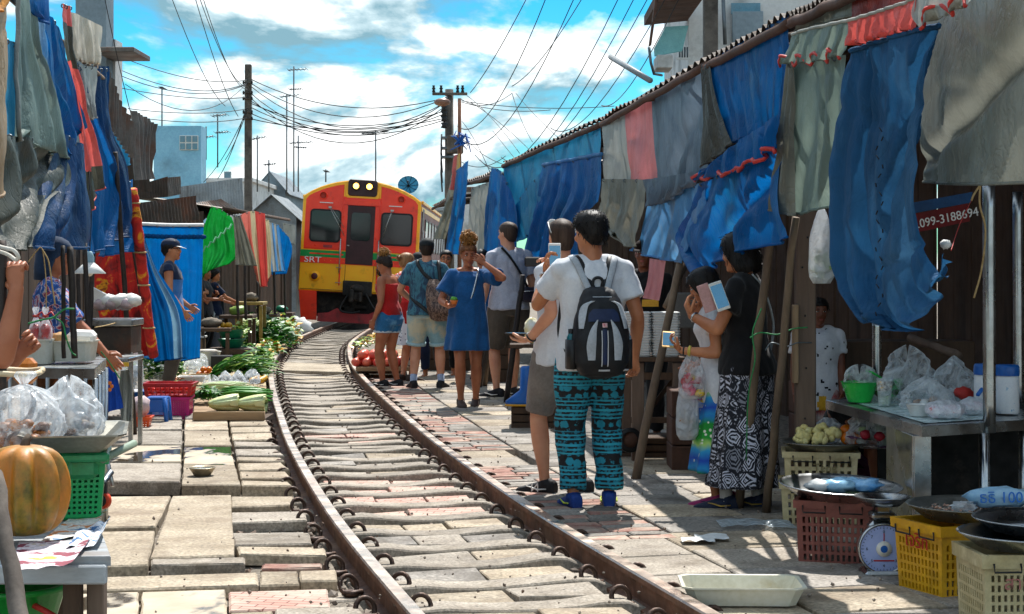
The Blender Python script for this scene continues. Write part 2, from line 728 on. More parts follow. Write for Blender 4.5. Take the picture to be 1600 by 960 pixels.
p0=G(437,566,.02);p1=G(545,570,.02);p2=G(548,582,.02);p3=G(434,578,.02)
pk.prism([p0,p1,p2,p3],.08,0,.01)
pk.build('crossing_plank',m_slab,bed)
def clip_mesh(kk):
 b=MB()
 arch=[(.034,-.055,.012),(.05,-.03,.03),(.052,-.01,.062),(.03,.005,.088),(-.005,.012,.088),(-.03,.012,.062),(-.034,.006,.034),(-.03,-.012,.016)]
 b.tube([cat([Vector(a)for a in arch],i/13)for i in range(14)],.0125,6,0)
 b.tube([(.036,-.06,.012),(0,-.07,.014),(-.05,-.055,.02)],[.016,.018,.013],6,0)
 b.box((.0,-.005,.004),(.07,.09,.026),None,0,.006)
 b.box((-.045,.0,.012),(.03,.06,.016),None,0,.004)
 b.v=[p*.88 for p in b.v]
 return b.mesh('rail_clip',m_clip)
cm=clip_mesh(0)
nclip=0
for s in clip_s:
 for sd in(-1,1):
  for io in(-1,1):
   if nclip>=298:break
   nclip+=1
   m=tmat(s+rnd(-.01,.01),sd*(.533+io*.105),-.045,rnd(-.2,.2))
   if sd*io<0:
    m=m@Matrix.Diagonal((-1,1,1,1))
   piece('rail_clip',cm,rails[0 if sd<0 else 1],m)
st=MB()
def stone(b,p,r):
 base=[(0,0,1),(.9,0,.3),(.28,.85,.3),(-.72,.53,.3),(-.72,-.53,.3),(.28,-.85,.3),(0,0,-.8)]
 rot=Euler((rnd(0,6),rnd(0,6),rnd(0,6))).to_matrix()
 vs=[p+rot@Vector((x*r*rnd(.7,1.2),y*r*rnd(.7,1.2),z*r*rnd(.6,1.0)))for x,y,z in base]
 b.add(vs,[(0,1,2),(0,2,3),(0,3,4),(0,4,5),(0,5,1),(6,2,1),(6,3,2),(6,4,3),(6,5,4),(6,1,5)],0,False)
for i in range(5200):
 s=s_at(5.4)+(rnd(0,1)**1.5)*22
 sd=random.choice((-1,1))
 t=sd*(.533+random.choice((-1,1))*rnd(.07,.20))if rnd(0,1)<.72 else rnd(-.42,.42)
 if sd<0 and rnd(0,1)<.3:
  t=-rnd(.62,1.15)
 stone(st,tr(s,t,rnd(-.085,-.045))[0],rnd(.012,.034))
for i in range(900):
 s=s_at(5.4)+rnd(0,1)**1.4*16
 p=tr(s,rnd(-1.9,2.6),.035)[0]
 r=rnd(.004,.012)
 stone(st,p,r)
tag(st.build('ballast',m_stone),'loose stones between clips and rails',None,None,'stuff')
sb=MB()
sb.grid(lambda u,v:tr(lerp(S0,s_at(48),v),lerp(-4.2,-.62,u),-.06+.012*nz((u*12,v*120,2)))[0],20,90)
lpave=tag(sb.build('pavement',m_bed),kind='structure')
def slab(q,z,m,th,parent,name='paving_slab',jz=.006):
 tp=[G(x,y,z)for x,y in reversed(q)]
 tl=rnd(-jz,jz)
 tp[0].z+=tl;tp[1].z+=tl*.3+rnd(-jz,jz)*.5;tp[2].z-=tl
 b=MB()
 pts=[]
 for a,c in zip(tp,tp[1:]+tp[:1]):
  L=(c-a).length
  n=max(1,min(6,int(L/.12)))
  for i in range(n):
   p=a.lerp(c,i/n)
   if i:p=p+Vector((nz(p,9),nz(p+Vector((5,0,0)),9),0))*.008
   pts.append(p)
 b.prism(pts,th,0,.010)
 return b.build(name,m,parent)
UP=.035
for q,m in[([(150,640),(284,640),(284,655),(140,655)],m_gslab),([(288,642),(352,642),(354,654),(289,654)],m_gslab),([(140,657),(284,657),(284,671),(130,671)],m_conc),([(289,656),(355,656),(357,671),(288,671)],m_slab),([(126,673),(284,673),(284,695),(110,695)],m_conc),([(288,673),(357,673),(361,697),(288,697)],m_slab),([(108,697),(284,697),(283,721),(90,721)],m_wet),([(288,699),(361,699),(367,726),(287,724)],m_wet),([(80,723),(283,723),(281,753),(60,751)],m_conc),([(287,726),(367,728),(376,758),(284,756)],m_slab)]:
 slab(q,UP,m,.085,lpave)
ys=[645,652,657,665,668,675,678,686,690,698,702,711,714,721,724,733,737,747,751,760]
for y0,y1 in zip(ys[::2],ys[1::2]):
 xl=lambda y:358+(y-656)*.2
 xr=lambda y:interp([(645,408),(656,415),(700,436),(757,459)],y)
 slab([(xl(y0),y0),(xr(y0)+rnd(-6,4),y0+rnd(-.6,.6)),(xr(y1)+rnd(-5,5),y1),(xl(y1),y1)],UP,random.choice((m_conc,m_slab,m_slab)),.085,lpave,'paving_plank',.008)
for q,m in[([(110,777),(267,774),(243,822),(90,825)],m_slab),([(270,775),(361,773),(366,868),(235,872)],m_slab),([(236,874),(383,869),(383,880),(236,884)],m_conc),([(80,832),(242,828),(231,883),(60,888)],m_slab),([(40,905),(402,893),(404,914),(30,928)],m_slab),([(20,931),(217,926),(213,985),(0,990)],m_wet),([(222,925),(352,921),(357,985),(217,988)],m_wet),([(357,925),(512,920),(516,948),(358,955)],m_ptile),([(361,776),(458,776),(459,789),(361,792)],m_slab),([(361,801),(477,800),(480,813),(361,816)],m_conc),([(362,833),(483,831),(487,850),(366,852)],m_conc),([(370,854),(508,855),(510,868),(374,866)],m_slab),([(410,881),(503,879),(503,886),(408,890)],m_redb),([(406,893),(465,892),(468,913),(406,915)],m_slab),([(468,892),(525,889),(527,906),(470,909)],m_slab),([(430,951),(560,947),(590,985),(430,988)],m_conc),([(360,958),(426,956),(424,988),(360,990)],m_slab)]:
 slab(q,0.0,m,.055,lpave)
s=s_at(15.9)
while s<s_at(27):
 w0=rnd(.2,.32)
 tp=[tr(s,-.68-rnd(0,.05),.0)[0],tr(s,-1.25,.0)[0],tr(s+w0,-1.25,0)[0],tr(s+w0,-.68,0)[0]]
 b=MB();b.prism(tp[::-1]if(tp[1]-tp[0]).cross(tp[2]-tp[0]).z<0 else tp,.06,0,.008)
 b.build('paving_plank',random.choice((m_conc,m_slab,m_gslab)),lpave)
 s+=w0+rnd(.02,.05)
sb=MB()
sb.grid(lambda u,v:tr(lerp(S0,s_at(40),v),lerp(.62,6.5,u),-.03+.006*nz((u*12,v*120,7)))[0],20,90)
rpave=tag(sb.build('pavement',m_bed),kind='structure')
def tslab(s0,s1,t0,t1,z,m,name,th=.05,jz=.005,shear=0.0):
 g=.006
 tp=[]
 for s_q,t_q in((s0+g,t0+g),(s0+g+shear,t1-g),(s1-g+shear,t1-g),(s1-g,t0+g)):
  tp.append(tr(s_q+rnd(-.006,.006),t_q,z+rnd(-jz,jz))[0])
 if(tp[1]-tp[0]).cross(tp[2]-tp[0]).z<0:tp.reverse()
 b=MB();b.prism(tp,th,0,.007)
 b.build(name,m,rpave)
s=s_at(4.9)
nb=0
while s<s_at(27):
 Yc=tr(s)[0].y
 L=.25
 if Yc>12.2 and rnd(0,1)<.22:
  tslab(s,s+L,.64,1.1,.022,random.choice((m_conc,m_gslab)),'paving_slab');s+=L;continue
 if Yc<8.0 or(11.4<Yc<12.2):
  tslab(s,s+L*2,.64,1.02,.02,random.choice((m_slab,m_conc)),'paving_slab');s+=L*2
 else:
  for r_ in range(2):
   if Yc<17.5:
    c=.64+.22+rnd(-.05,.05)
    tslab(s,s+L/2,.64,c,.022,m_redb if rnd(0,1)<.6 else m_gslab,'brick',.05,.003)
    tslab(s,s+L/2,c,1.1,.022,m_redb if rnd(0,1)<.4 else m_gslab,'brick',.05,.003)
   else:
    tslab(s,s+L/2,.64,1.1,.022,m_redb,'brick')
   s+=L/2
s=s_at(4.9)
row=0
while s<s_at(26):
 L=rnd(.42,.56)
 c0=1.03 if tr(s)[0].y<8 else 1.11
 c1=c0+rnd(.5,.6)
 c2=c1+rnd(.55,.65)
 for a,b_ in((c0,c1),(c1,c2),(c2,2.95)):
  tslab(s,s+L,a,b_,.022,random.choice((m_gslab,m_gslab,m_conc,m_slab)),'paving_slab',.05,.004)
 s+=L
# ========== the train
m_tred=M('train_red','#ff3c12','#ee2c08',scale=3,rough=.38,bump=.04,coat=.3,dirt='#7d2016',dscale=3,damt=(.58,.85),fine=.06)
m_tor=M('train_orange','#ffba14','#ffab08',scale=3,rough=.4,bump=.04,coat=.25,dirt='#9a6a1c',dscale=3,damt=(.58,.85),fine=.06)
m_tgreen=M('train_green','#0f9a46','#0b7c36',scale=3,rough=.4,bump=.03,fine=.06)
m_tmar=M('train_maroon','#7a1c1c','#5d1416',scale=3,rough=.5,bump=.04,coat=.0,dirt='#3a1a16',dscale=3)
m_tdoor=M('train_door_brown','#3e1d1e','#2f1416',scale=5,rough=.45,bump=.04)
m_troof=M('train_roof','#b8a98c','#8d8069',scale=2,rough=.7,bump=.1,dirt='#6b5d49')
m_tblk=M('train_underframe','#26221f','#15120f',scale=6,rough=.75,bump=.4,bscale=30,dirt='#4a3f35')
m_tpink=M('train_faded_red','#b53a3c','#922a2c',scale=3,rough=.55,bump=.06,dirt='#6b3030')
m_tgasket=M('rubber_gasket','#141414',rough=.6,bump=0)
m_tglass=M('dark_window_glass','#10151a','#0b0f12',rough=.08,bump=.05,bscale=2,spec=.5,rvar=0,fine=0)
m_tchrome=M('bare_metal','#b7b4ae','#8e8b86',rough=.3,metal=.9,bump=.05)
m_tlamp=M('lit_headlight','#ffe6a8',rough=.3,emit='#ffb648',estr=2.6,bump=0)
m_white=M('white_paint','#e9e7e1','#d8d5cd',rough=.5,bump=.03)
m_blk=M('black_plastic','#1a1a1b','#0f0f10',rough=.5,bump=.05)
TX,TY=-3.54,39.0
ZB=-.02
train=thing('train','red and orange railcar with two lit headlights coming down the market track','train',(TX,TY,ZB),0,None,(0,R(3.2),0))
HW=1.335
def roofz(x):
 return 2.93+.42*(1-(abs(x)/HW)**2.1)**.9 if abs(x)<HW else 2.93
def tbuild(b,name,mats,parent=None):
 return b.build(name,mats,parent or train,local=True)
sec=[(-HW,.78),(HW,.78)]+[(HW,2.93)]+[(x,roofz(x))for x in[HW*math.cos(math.pi*i/16)for i in range(1,16)]]+[(-HW,2.93)]
b=MB()
rings=[[Vector((x*k,y,(z-.78)*kz+.78))for x,z in sec]for y,k,kz in((.06,1,1),(.5,1,1),(10,1,1),(20,1,1))]
b.loft(rings,0,True,False)
b.m=[0]*len(b.m)
n=len(sec)
for i,f in enumerate(b.f):
 zs=sum(b.v[q].z for q in f)/len(f)
 xs=abs(sum(b.v[q].x for q in f)/len(f))
 if zs>2.95 and xs<HW-.03 and len(f)==4:b.m[i]=1
tbuild(b,'body',[m_tmar,m_troof])
for sx in(-1,1):
 b=MB();b.box((sx*(HW+.012),10.1,2.93),(.05,19.7,.07),None,0,.01);tbuild(b,'gutter',m_tor)
def plate(pts,y0,th,m,name,ch=.01):
 b=MB()
 b.prism([Vector((x,y0,z))for x,z in pts],th,0,ch,Vector((0,1,0)))
 return tbuild(b,name,m)
def arc(x0,x1,off=0.0,n=14,kx=1.0):
 return[(lerp(x0,x1,i/n),roofz(lerp(x0,x1,i/n)*kx)-off)for i in range(n+1)]
plate([(HW,.80),(-HW,.80)]+arc(-HW,HW),0,.07,m_tor,'front_panel',.03)
plate([(-.42,1.74),(-1.265,1.74),(-1.265,2.86)]+arc(-1.2,-.42,.085,8),-.012,.012,m_tred,'red_panel')
plate([(1.265,1.74),(.42,1.74)]+arc(.42,1.2,.085,8)+[(1.265,2.86)],-.012,.012,m_tred,'red_panel')
plate([(.415,1.74),(-.415,1.74),(-.415,2.96),(.415,2.96)],-.012,.012,m_tred,'red_panel')
plate([(.42,2.78),(-.42,2.78),(-.40,2.90),(.40,2.90)],-.05,.038,m_tred,'door_hood',.02)
plate([(HW-.005,1.57),(-HW+.005,1.57),(-HW+.005,1.72),(HW-.005,1.72)],-.014,.012,m_tgreen,'green_stripe',.004)
plate([(-.36,1.63),(-1.12,1.63),(-1.12,1.66),(-.36,1.66)],-.019,.004,m_tred,'thin_stripe',.002)
plate([(1.12,1.63),(.46,1.63),(.46,1.66),(1.12,1.66)],-.019,.004,m_tred,'thin_stripe',.002)
plate([(HW-.005,1.43),(-HW+.005,1.43),(-HW+.005,1.565),(HW-.005,1.565)],-.014,.012,m_tred,'red_stripe',.004)
for sx in(-.42,.42):
 b=MB();b.box((sx,-.02,1.95),(.03,.02,2.0),None,0,.006);tbuild(b,'panel_rib',m_tred)
def rrect(x0,x1,z0,z1,r,n=5):
 pts=[]
 for cx,cz,a0 in((x1-r,z1-r,0),(x0+r,z1-r,90),(x0+r,z0+r,180),(x1-r,z0+r,270)):
  for i in range(n+1):
   a=R(a0+90*i/n)
   pts.append((cx+r*math.cos(a),cz+r*math.sin(a)))
 return pts[::-1]
def window(x0,x1,z0,z1,parent=None,y=-.012):
 o=plate(rrect(x0,x1,z0,z1,.09),y-.03,.03,m_tgasket,'window',.012)
 b=MB()
 b.prism([Vector((x,y-.034,z))for x,z in rrect(x0+.035,x1-.035,z0+.035,z1-.035,.07)],.004,0,.002,Vector((0,1,0)))
 b.build('pane',m_tglass,o,local=True)
 return o
wl=window(-1.15,-.45,1.91,2.65)
wr=window(.45,1.17,1.91,2.65)
dr=plate([(.31,1.44),(-.31,1.44),(-.31,2.77),(.31,2.77)],-.022,.01,m_tdoor,'door',.008)
dw=MB();dw.prism([Vector((x,-.03,z))for x,z in rrect(-.22,.22,1.98,2.62,.08)],.008,0,.006,Vector((0,1,0)))
dw.build('window',m_tglass,dr,local=True)
b=MB();b.box((-.26,-.05,1.86),(.05,.04,.03),None,0,.006);b.build('handle',m_tchrome,dr,local=True)
for sx,k in((-1,0),(1,1)):
 b=MB()
 top=Vector((sx*.62+(-.1 if sx<0 else .06),-.055,2.70))
 b.tube([top,top+Vector((sx*-.12+.24*(1 if sx<0 else-.2),-.01,-.62))],.008,5)
 b.tube([top+Vector((.03,0,0)),top+Vector((sx*-.1+.26*(1 if sx<0 else-.2),-.01,-.45))],.006,5)
 b.box(top+Vector((.01,.01,0)),(.07,.04,.04))
 tbuild(b,'wiper',m_tchrome)
 b=MB();b.box((sx*.78-.02,-.03,2.80),(.30,.02,.018));tbuild(b,'rail_strip',m_white)
 b=MB();b.lathe([(.0,0),(.095,0),(.095,.02),(.075,.03),(.075,.012),(.0,.012)],16);b.xf(Matrix.Translation((sx*.88,-.012,2.96))@Matrix.Rotation(R(90),4,'X'))
 o=tbuild(b,'horn_vent',m_tred)
 b=MB()
 for q in range(5):
  b.box((sx*.88-.05+q*.025,-.028,2.96),(.008,.01,.12))
 b.build('grille',m_blk,o,local=True)
 b=MB();b.tube([(sx*.43,-.02,2.02),(sx*.43,-.08,2.0),(sx*.43,-.08,1.25),(sx*.43,-.02,1.23)],.014,6);tbuild(b,'hand_rail',m_tchrome)
 b=MB();b.lathe([(0,.04),(.075,.03),(.11,0),(.12,-.03)],16);b.xf(Matrix.Translation((sx*.98,-.03,1.13))@Matrix.Rotation(R(90),4,'X'))
 o=tbuild(b,'tail_lamp',m_tor)
 b=MB();b.ball((sx*.98,-.06,1.13),(.075,.03,.075),12,8);b.build('lens',m_tmar,o,local=True)
 for z in(1.36,1.02):
  b=MB();b.tube([(sx*.45-.05,-.02,z),(sx*.45-.05,-.05,z-.01),(sx*.45+.07,-.05,z-.01),(sx*.45+.07,-.02,z)],.008,5)
  tbuild(b,'grab_handle',m_tchrome)
b=MB();b.box((-.72,-.026,1.82),(.2,.012,.06));tbuild(b,'notice_plate',m_tpink)
hb=plate(rrect(-.33,.33,2.985,3.36,.07),-.06,.06,m_tdoor,'headlight_box',.02)
plate(rrect(-.38,.38,2.94,3.10,.05),-.03,.02,m_tor,'headlight_surround',.01)
for sx in(-.15,.15):
 b=MB();b.lathe([(0,.02),(.06,.02),(.085,.06),(.095,.06),(.095,0),(0,0)],16)
 b.xf(Matrix.Translation((sx,-.058,3.21))@Matrix.Rotation(R(90),4,'X'))
 o=b.build('headlight',m_blk,hb,local=True)
 b=MB();b.ball((sx,-.075,3.21),(.068,.04,.068),14,8)
 b.build('headlight_lens',m_tlamp,hb,local=True)
text('SRT',.19,m_white,frame((-1.04,-.03,1.50),(1,0,0),(0,0,1)),train,'lettering',.004,True,1.25)
plate([(-.88,.14),(-1.24,.14),(-1.32,.80),(-.92,.80)],-.005,.05,m_tred,'corner_skirt')
plate([(1.24,.14),(.88,.14),(.92,.80),(1.32,.80)],-.005,.05,m_tred,'corner_skirt')
b=MB();b.box((0,.03,.90),(.66,.16,.34),None,0,.02);tbuild(b,'coupler_recess',m_tblk)
b=MB();b.box((0,.9,.52),(2.2,1.2,.6),None,0,.03)
for q in range(9):
 b.box((rnd(-.9,.9),.25,rnd(.3,.7)),(rnd(.1,.3),.2,rnd(.1,.25)),None,0,.02)
tbuild(b,'underframe',m_tblk)
b=MB();b.box((0,-.16,.74),(.26,.45,.22),None,0,.04);b.box((-.09,-.42,.74),(.1,.2,.3),None,0,.03);b.box((.1,-.40,.72),(.08,.16,.22),None,0,.03)
b.ball((.02,-.3,.9),(.16,.12,.1),10,6)
tbuild(b,'coupler',m_tblk)
b=MB()
b.tube([cat([Vector(p)for p in((.2,-.1,.8),(.45,-.22,.45),(.7,-.2,.5),(.9,-.05,.78))],i/14)for i in range(15)],.028,6)
b.tube([cat([Vector(p)for p in((-.2,-.1,.75),(-.35,-.2,.42),(-.1,-.22,.35),(.1,-.2,.4))],i/14)for i in range(15)],.022,6)
tbuild(b,'brake_hose',m_blk)
plate([(.86,.12),(-.86,.12),(-.86,.30),(-.62,.33),(-.42,.44),(-.30,.34),(.30,.34),(.45,.42),(.86,.42)],-.1,.03,m_tpink,'buffer_plate')
for y in(2.2,4.4,14.5,16.7):
 for sx in(-.533,.533):
  b=MB();b.lathe([(0,-.06),(.36,-.06),(.38,.0),(.42,.02),(.42,.05),(0,.05)],24);b.xf(Matrix.Translation((sx,y,.5))@Matrix.Rotation(R(90),4,'Y'))
  tbuild(b,'wheel',m_tblk)
for sx in(-1,1):
 b=MB();b.box((sx*(HW+.004),10.05,2.78),(.02,19.8,.1));tbuild(b,'side_band',m_tor)
 b=MB();b.box((sx*(HW+.006),.95,1.85),(.02,.75,1.9),None,0,.005);o=tbuild(b,'side_door',m_tdoor)
 b=MB();b.tube([(sx*(HW+.05),.5,1.1),(sx*(HW+.05),.5,2.3)],.016,5);tbuild(b,'hand_rail',m_tchrome)
 b=MB();b.tube([(sx*(HW+.05),1.42,1.1),(sx*(HW+.05),1.42,2.3)],.016,5);tbuild(b,'hand_rail',m_tchrome)
 for q in range(11):
  y=2.6+q*1.55
  b=MB();b.box((sx*(HW+.006),y,2.2),(.03,1.05,.78),None,0,.01);o=tbuild(b,'side_window',m_tdoor)
  b=MB();b.box((sx*(HW+.012),y,2.2),(.03,.95,.68),None,0,.01);b.build('pane',m_tglass,o,local=True)
b=MB();b.box((.60,-.10,1.33),(.28,.1,.24),None,0,.03);o=tbuild(b,'marker_lamp',m_blk)
b=MB();b.box((.60,-.155,1.33),(.16,.012,.13),None,0,.004);b.build('lens',m_white,o,local=True)
for x0,z0,x1,z1 in((-.30,1.42,-.30,1.05),(.34,1.42,.34,1.05),(-1.30,.84,-.34,.84),(.34,.84,1.30,.84),(-.42,2.75,-1.1,2.75),(.42,2.75,1.1,2.75)):
 b=MB();b.tube([(x0,-.004,z0),(x1,-.004,z1)],.005,4);tbuild(b,'seam',m_tmar)
b=MB()
for k in range(14):
 for x in(-1.24,1.24):b.ball((x,-.004,.9+k*.145),.009,5,3)
for k in range(18):b.ball((-1.2+k*.141,-.016,1.50),.007,5,3)
o=tbuild(b,'rivets',m_tor);o['kind']='stuff'
# ========== far buildings, poles, wires, roofs beyond
m_corr=M('weathered_corrugated_iron','#7a736c','#55504b',scale=2.5,rough=.6,metal=.45,bump=.25,bscale=25,dirt='#6b4632',dscale=1.6,damt=(.5,.7))
m_corr2=M('grey_corrugated_sheet','#9aa0a2','#7b8184',scale=2,rough=.5,metal=.4,bump=.15,dirt='#5d5148',dscale=1.8,damt=(.54,.75))
m_corrd=M('rusted_dark_sheet','#54493f','#372f29',scale=2,rough=.75,metal=.25,bump=.3,dirt='#6f4028',dscale=1.5,damt=(.5,.7))
m_bluew=M('pale_blue_wall','#8fc2d8','#7ab0c9',scale=1.2,rough=.85,bump=.1,dirt='#6f95a8',dscale=.7)
m_whitew=M('white_plaster','#d9d9d6','#c2c3c2',scale=1.3,rough=.9,bump=.15,dirt='#8d8b85',dscale=1.1)
m_greyw=M('grey_block_wall','#8b9aa3','#76858d',scale=1.2,rough=.9,bump=.2,dirt='#5c656a',dscale=1.0)
m_concp=M('dark_concrete_pole','#6e675f','#4d4741',scale=5,rough=.9,bump=.3,dirt='#332f2b',dscale=2)
m_wire=M('black_cable','#1d2226','#14181b',rough=.6,bump=0)
m_alu=M('aluminium_aerial','#6d767b','#50575b',rough=.45,metal=.7,bump=0)
m_timber=M('dark_timber','#5b4636','#3d2e23',scale=3,rough=.85,bump=.4,stretch=(1,1,.12),bscale=30,dirt='#2a211a')
m_ptimb=M('pale_timber','#9c8468','#7c664e',scale=3,rough=.85,bump=.4,stretch=(1,1,.12),bscale=30,dirt='#5a4735')
m_brown=M('brown_fascia','#5a3e30','#432c22',scale=3,rough=.8,bump=.2)
m_steel=M('stainless_steel','#b9bcbd','#9da0a2',scale=2,rough=.28,metal=1.0,bump=.06,bscale=12,dirt='#86827c',dscale=3,damt=(.55,.8))
m_dglass=M('far_window_glass','#5f8797','#4a6f7f',rough=.12,spec=.8,bump=.03,bscale=4)
def corr_sheet(b,p00,p10,p01,p11,waves,amp,m=0,nv=4,sag=.0):
 nrm=(p10-p00).cross(p01-p00).normalized()
 def fn(u,v):
  p=p00.lerp(p10,u).lerp(p01.lerp(p11,u),v)
  return p+nrm*(amp*math.sin(u*waves*2*math.pi)+sag*nz((u*3,v*2,waves)))
 b.grid(fn,min(waves*6,240),nv,m,True)
def gable(name,label,x0,x1,yb,yt,Y,dep,wallm,roofm,pitch,win=()):
 a=P(x0,yb,Y);c=P(x1,yt,Y)
 x0,x1,z0,z1=a.x,c.x,-.1,c.z
 t=thing(name,label,'building',((x0+x1)/2,Y+dep/2,z0))
 w_=MB();w_.box(((x0+x1)/2,Y+dep/2,(z0+z1)/2),(x1-x0,dep,z1-z0));
 xm=(x0+x1)/2
 w_.add([(x0,Y,z1),(x1,Y,z1),(xm,Y,z1+pitch)],[(0,1,2)],0,False)
 w_.add([(x0,Y+dep,z1),(x1,Y+dep,z1),(xm,Y+dep,z1+pitch)],[(2,1,0)],0,False)
 w_.build('wall',wallm,t)
 r=MB()
 e=.25
 for sx,xe in((-1,x0-e),(1,x1+e)):
  p00=Vector((xe,Y-e,z1-e*pitch/(x1-x0)*2));p10=Vector((xe,Y+dep+e,p00.z))
  p01=Vector((xm,Y-e,z1+pitch+.03));p11=Vector((xm,Y+dep+e,z1+pitch+.03))
  corr_sheet(r,p00,p10,p01,p11,16,.03)
 r.build('roof',roofm,t)
 for wx0,wx1,wy0,wy1 in win:
  q=P(wx0,wy1,Y);q2=P(wx1,wy0,Y)
  f=MB();f.box(((q.x+q2.x)/2,Y-.02,(q.z+q2.z)/2),(q2.x-q.x,.08,q2.z-q.z),None,0,.01)
  fo=f.build('window',m_white,t)
  nx=4
  for i in range(nx):
   g=MB();g.box((lerp(q.x,q2.x,(i+.5)/nx),Y-.05,(q.z+q2.z)/2),((q2.x-q.x)/nx*.8,.06,(q2.z-q.z)*.85))
   g.build('pane',m_dglass,fo)
 return t
def slabhouse(name,label,x0,x1,ytop,Y,dep,wallm,win=(),cap=.15,z0=-.1,roofm=None):
 a,c=P(x0,ytop,Y),P(x1,ytop,Y)
 t=thing(name,label,'building',((a.x+c.x)/2,Y+dep/2,z0))
 w_=MB();w_.box(((a.x+c.x)/2,Y+dep/2,(z0+a.z)/2),(c.x-a.x,dep,a.z-z0));w_.build('wall',wallm,t)
 if cap:
  r=MB();r.box(((a.x+c.x)/2,Y+dep/2,a.z+cap/2),(c.x-a.x+.3,dep+.3,cap),None,0,.02);r.build('roof',roofm or wallm,t)
 for wx0,wx1,wy0,wy1,nx,nzz in win:
  q=P(wx0,wy1,Y);q2=P(wx1,wy0,Y)
  f=MB();f.box(((q.x+q2.x)/2,Y-.02,(q.z+q2.z)/2),(q2.x-q.x,.08,q2.z-q.z),None,0,.01)
  fo=f.build('window',m_white,t)
  for i in range(nx):
   for j in range(nzz):
    g=MB();g.box((lerp(q.x,q2.x,(i+.5)/nx),Y-.05,lerp(q.z,q2.z,(j+.5)/nzz)),((q2.x-q.x)/nx*.8,.06,(q2.z-q.z)/nzz*.82))
    g.build('pane',m_dglass,fo)
 return t
slabhouse('building','pale blue block with a white framed window rising beyond the left stalls',240,314,197,58,1.0,m_bluew,[(281,310,212,235,3,2)],.0)
t=slabhouse('building','grey two storey house wall at the upper left edge with a thin eave',118,166,-60,27,.5,m_greyw,[],.0)
b=MB();b.box(P(183,80,26.5)+Vector((0,.4,0)),(.6,1.2,.08),None,0,.01);b.build('eave',m_corr,t)
b=MB();b.box(P(172,120,27.4)+Vector((0,.3,-.4)),(.14,.5,2));b.build('annex_wall',m_whitew,t)
gable('house','low grey house with a pale gable roof left of the train',388,463,420,338,47,3,m_corr2,m_corr2,.55)
gable('house','small far house with a blue grey gable peeping over the left roofs',398,446,330,296,90,8,m_greyw,m_corr2,.9)
slabhouse('building','distant pale building with a tiny window left of the utility pole',300,392,285,82,8,m_whitew,[(350,362,268,280,1,1)],.2)
slabhouse('building','low far roofline of pale sheds right of the satellite dish',640,706,330,88,8,m_corr2,[],.2)
slabhouse('building','narrow far house behind the right hand utility pole',706,780,300,70,6,m_whitew,[],.2,roofm=m_corr)
def roof_thing(label,quad,waves,m,amp=.018,extra=None,sag=.02):
 b=MB()
 corr_sheet(b,quad[0],quad[1],quad[2],quad[3],waves,amp,0,6,sag)
 o=b.build('tin_roof',m)
 return tag(o,label,'roof')
roof_thing('weathered brown iron sheet hanging steeply under the grey house wall',[P(165,105,14),P(212,205,14.6),P(165,190,14),P(206,250,14.6)],9,m_corr)
roof_thing('curled rusty iron sheet with a bent upper edge left of the blue block',[P(205,172,19),P(244,195,20),P(212,282,19),P(240,280,20)],8,m_corr,.03,sag=.08)
roof_thing('dark gap boards under the curled iron sheet',[P(180,190,20.5),P(226,200,20.5),P(190,300,20.5),P(236,300,20.5)],3,m_corrd)
roof_thing('dark flat tin roof edge sloping beside the small green topped sheet',[P(212,290,22),P(262,276,22.5),P(214,312,22),P(262,308,22.5)],12,m_corrd,.012)
roof_thing('short grey ribbed sheet standing on the dark left roof',[P(258,278,24),P(281,276,24.5),P(262,308,24),P(282,304,24.5)],7,m_corr,.02)
roof_thing('long dark tin roof over the green tarp stall',[P(210,318,23),P(306,306,25),P(215,350,23),P(310,344,25)],18,m_corrd,.014)
roof_thing('grey metal roof band running behind the stalls to the utility pole',[P(281,292,33),P(378,278,36),P(281,318,33),P(381,330,36)],22,m_corr2,.02)
roof_thing('brown tin canopy right of the green tarp stall',[P(305,318,27),P(345,312,28),P(312,345,26),P(380,333,29)],14,m_corr,.016)
roof_thing('dark tin sheet leaning below the brown canopy',[P(215,345,24),P(318,330,26),P(222,372,24),P(318,362,26)],14,m_corrd,.014)
def pole(label,x,y0,y1,Y,r0,r1,cat_='utility pole',m=m_concp,name='utility_pole',sq=False):
 t=thing(name,label,cat_,(P(x,0,Y).x,Y,-.1))
 b=MB()
 zt=P(x,y0,Y).z
 if sq:b.box((P(x,0,Y).x,Y,(zt-.1)/2),(r0*2,r0*2,zt+.1),None,0,.02,r1/r0)
 else:b.tube([(P(x,0,Y).x,Y,-.1),(P(x,0,Y).x,Y,zt)],[r0,r1],12)
 b.build('shaft',m,t)
 return t
pl=pole('tall dark square utility pole standing behind the stalls left of the train',388,101,0,46,.11,.085,sq=True)
for i,y in enumerate((130,146,155,176,186)):
 b=MB();c=P(388,y,46);b.box(c+Vector((0,-.13,0)),(.26,.04,.04),None,0,.01);b.build('bracket',m_concp,pl)
 for sx in(-.1,.12):
  b=MB();b.lathe([(0,-.05),(.03,-.05),(.02,-.02),(.034,0),(.02,.02),(.026,.04),(0,.05)],8,c+Vector((sx,-.18,0)));b.build('insulator',m_blk,pl)
pr=pole('concrete utility pole with street light and insulators behind the right stalls',702,140,0,42,.13,.10)
b=MB();c=P(700,148,42);b.box(c+Vector((.05,-.16,0)),(.85,.07,.07),None,0,.01);b.build('crossarm',m_concp,pr)
for dx in(-.34,-.16,.24,.36):
 b=MB();b.lathe([(0,-.08),(.045,-.08),(.026,-.02),(.048,0),(.026,.04),(.036,.08),(0,.09)],8,c+Vector((dx,-.18,.12)));b.build('insulator',m_blk,pr)
for y in(170,178,186,196):
 b=MB();b.lathe([(0,-.08),(.09,-.06),(.05,0),(.09,.06),(0,.08)],8,P(694,y,41.8));b.build('insulator',m_blk,pr)
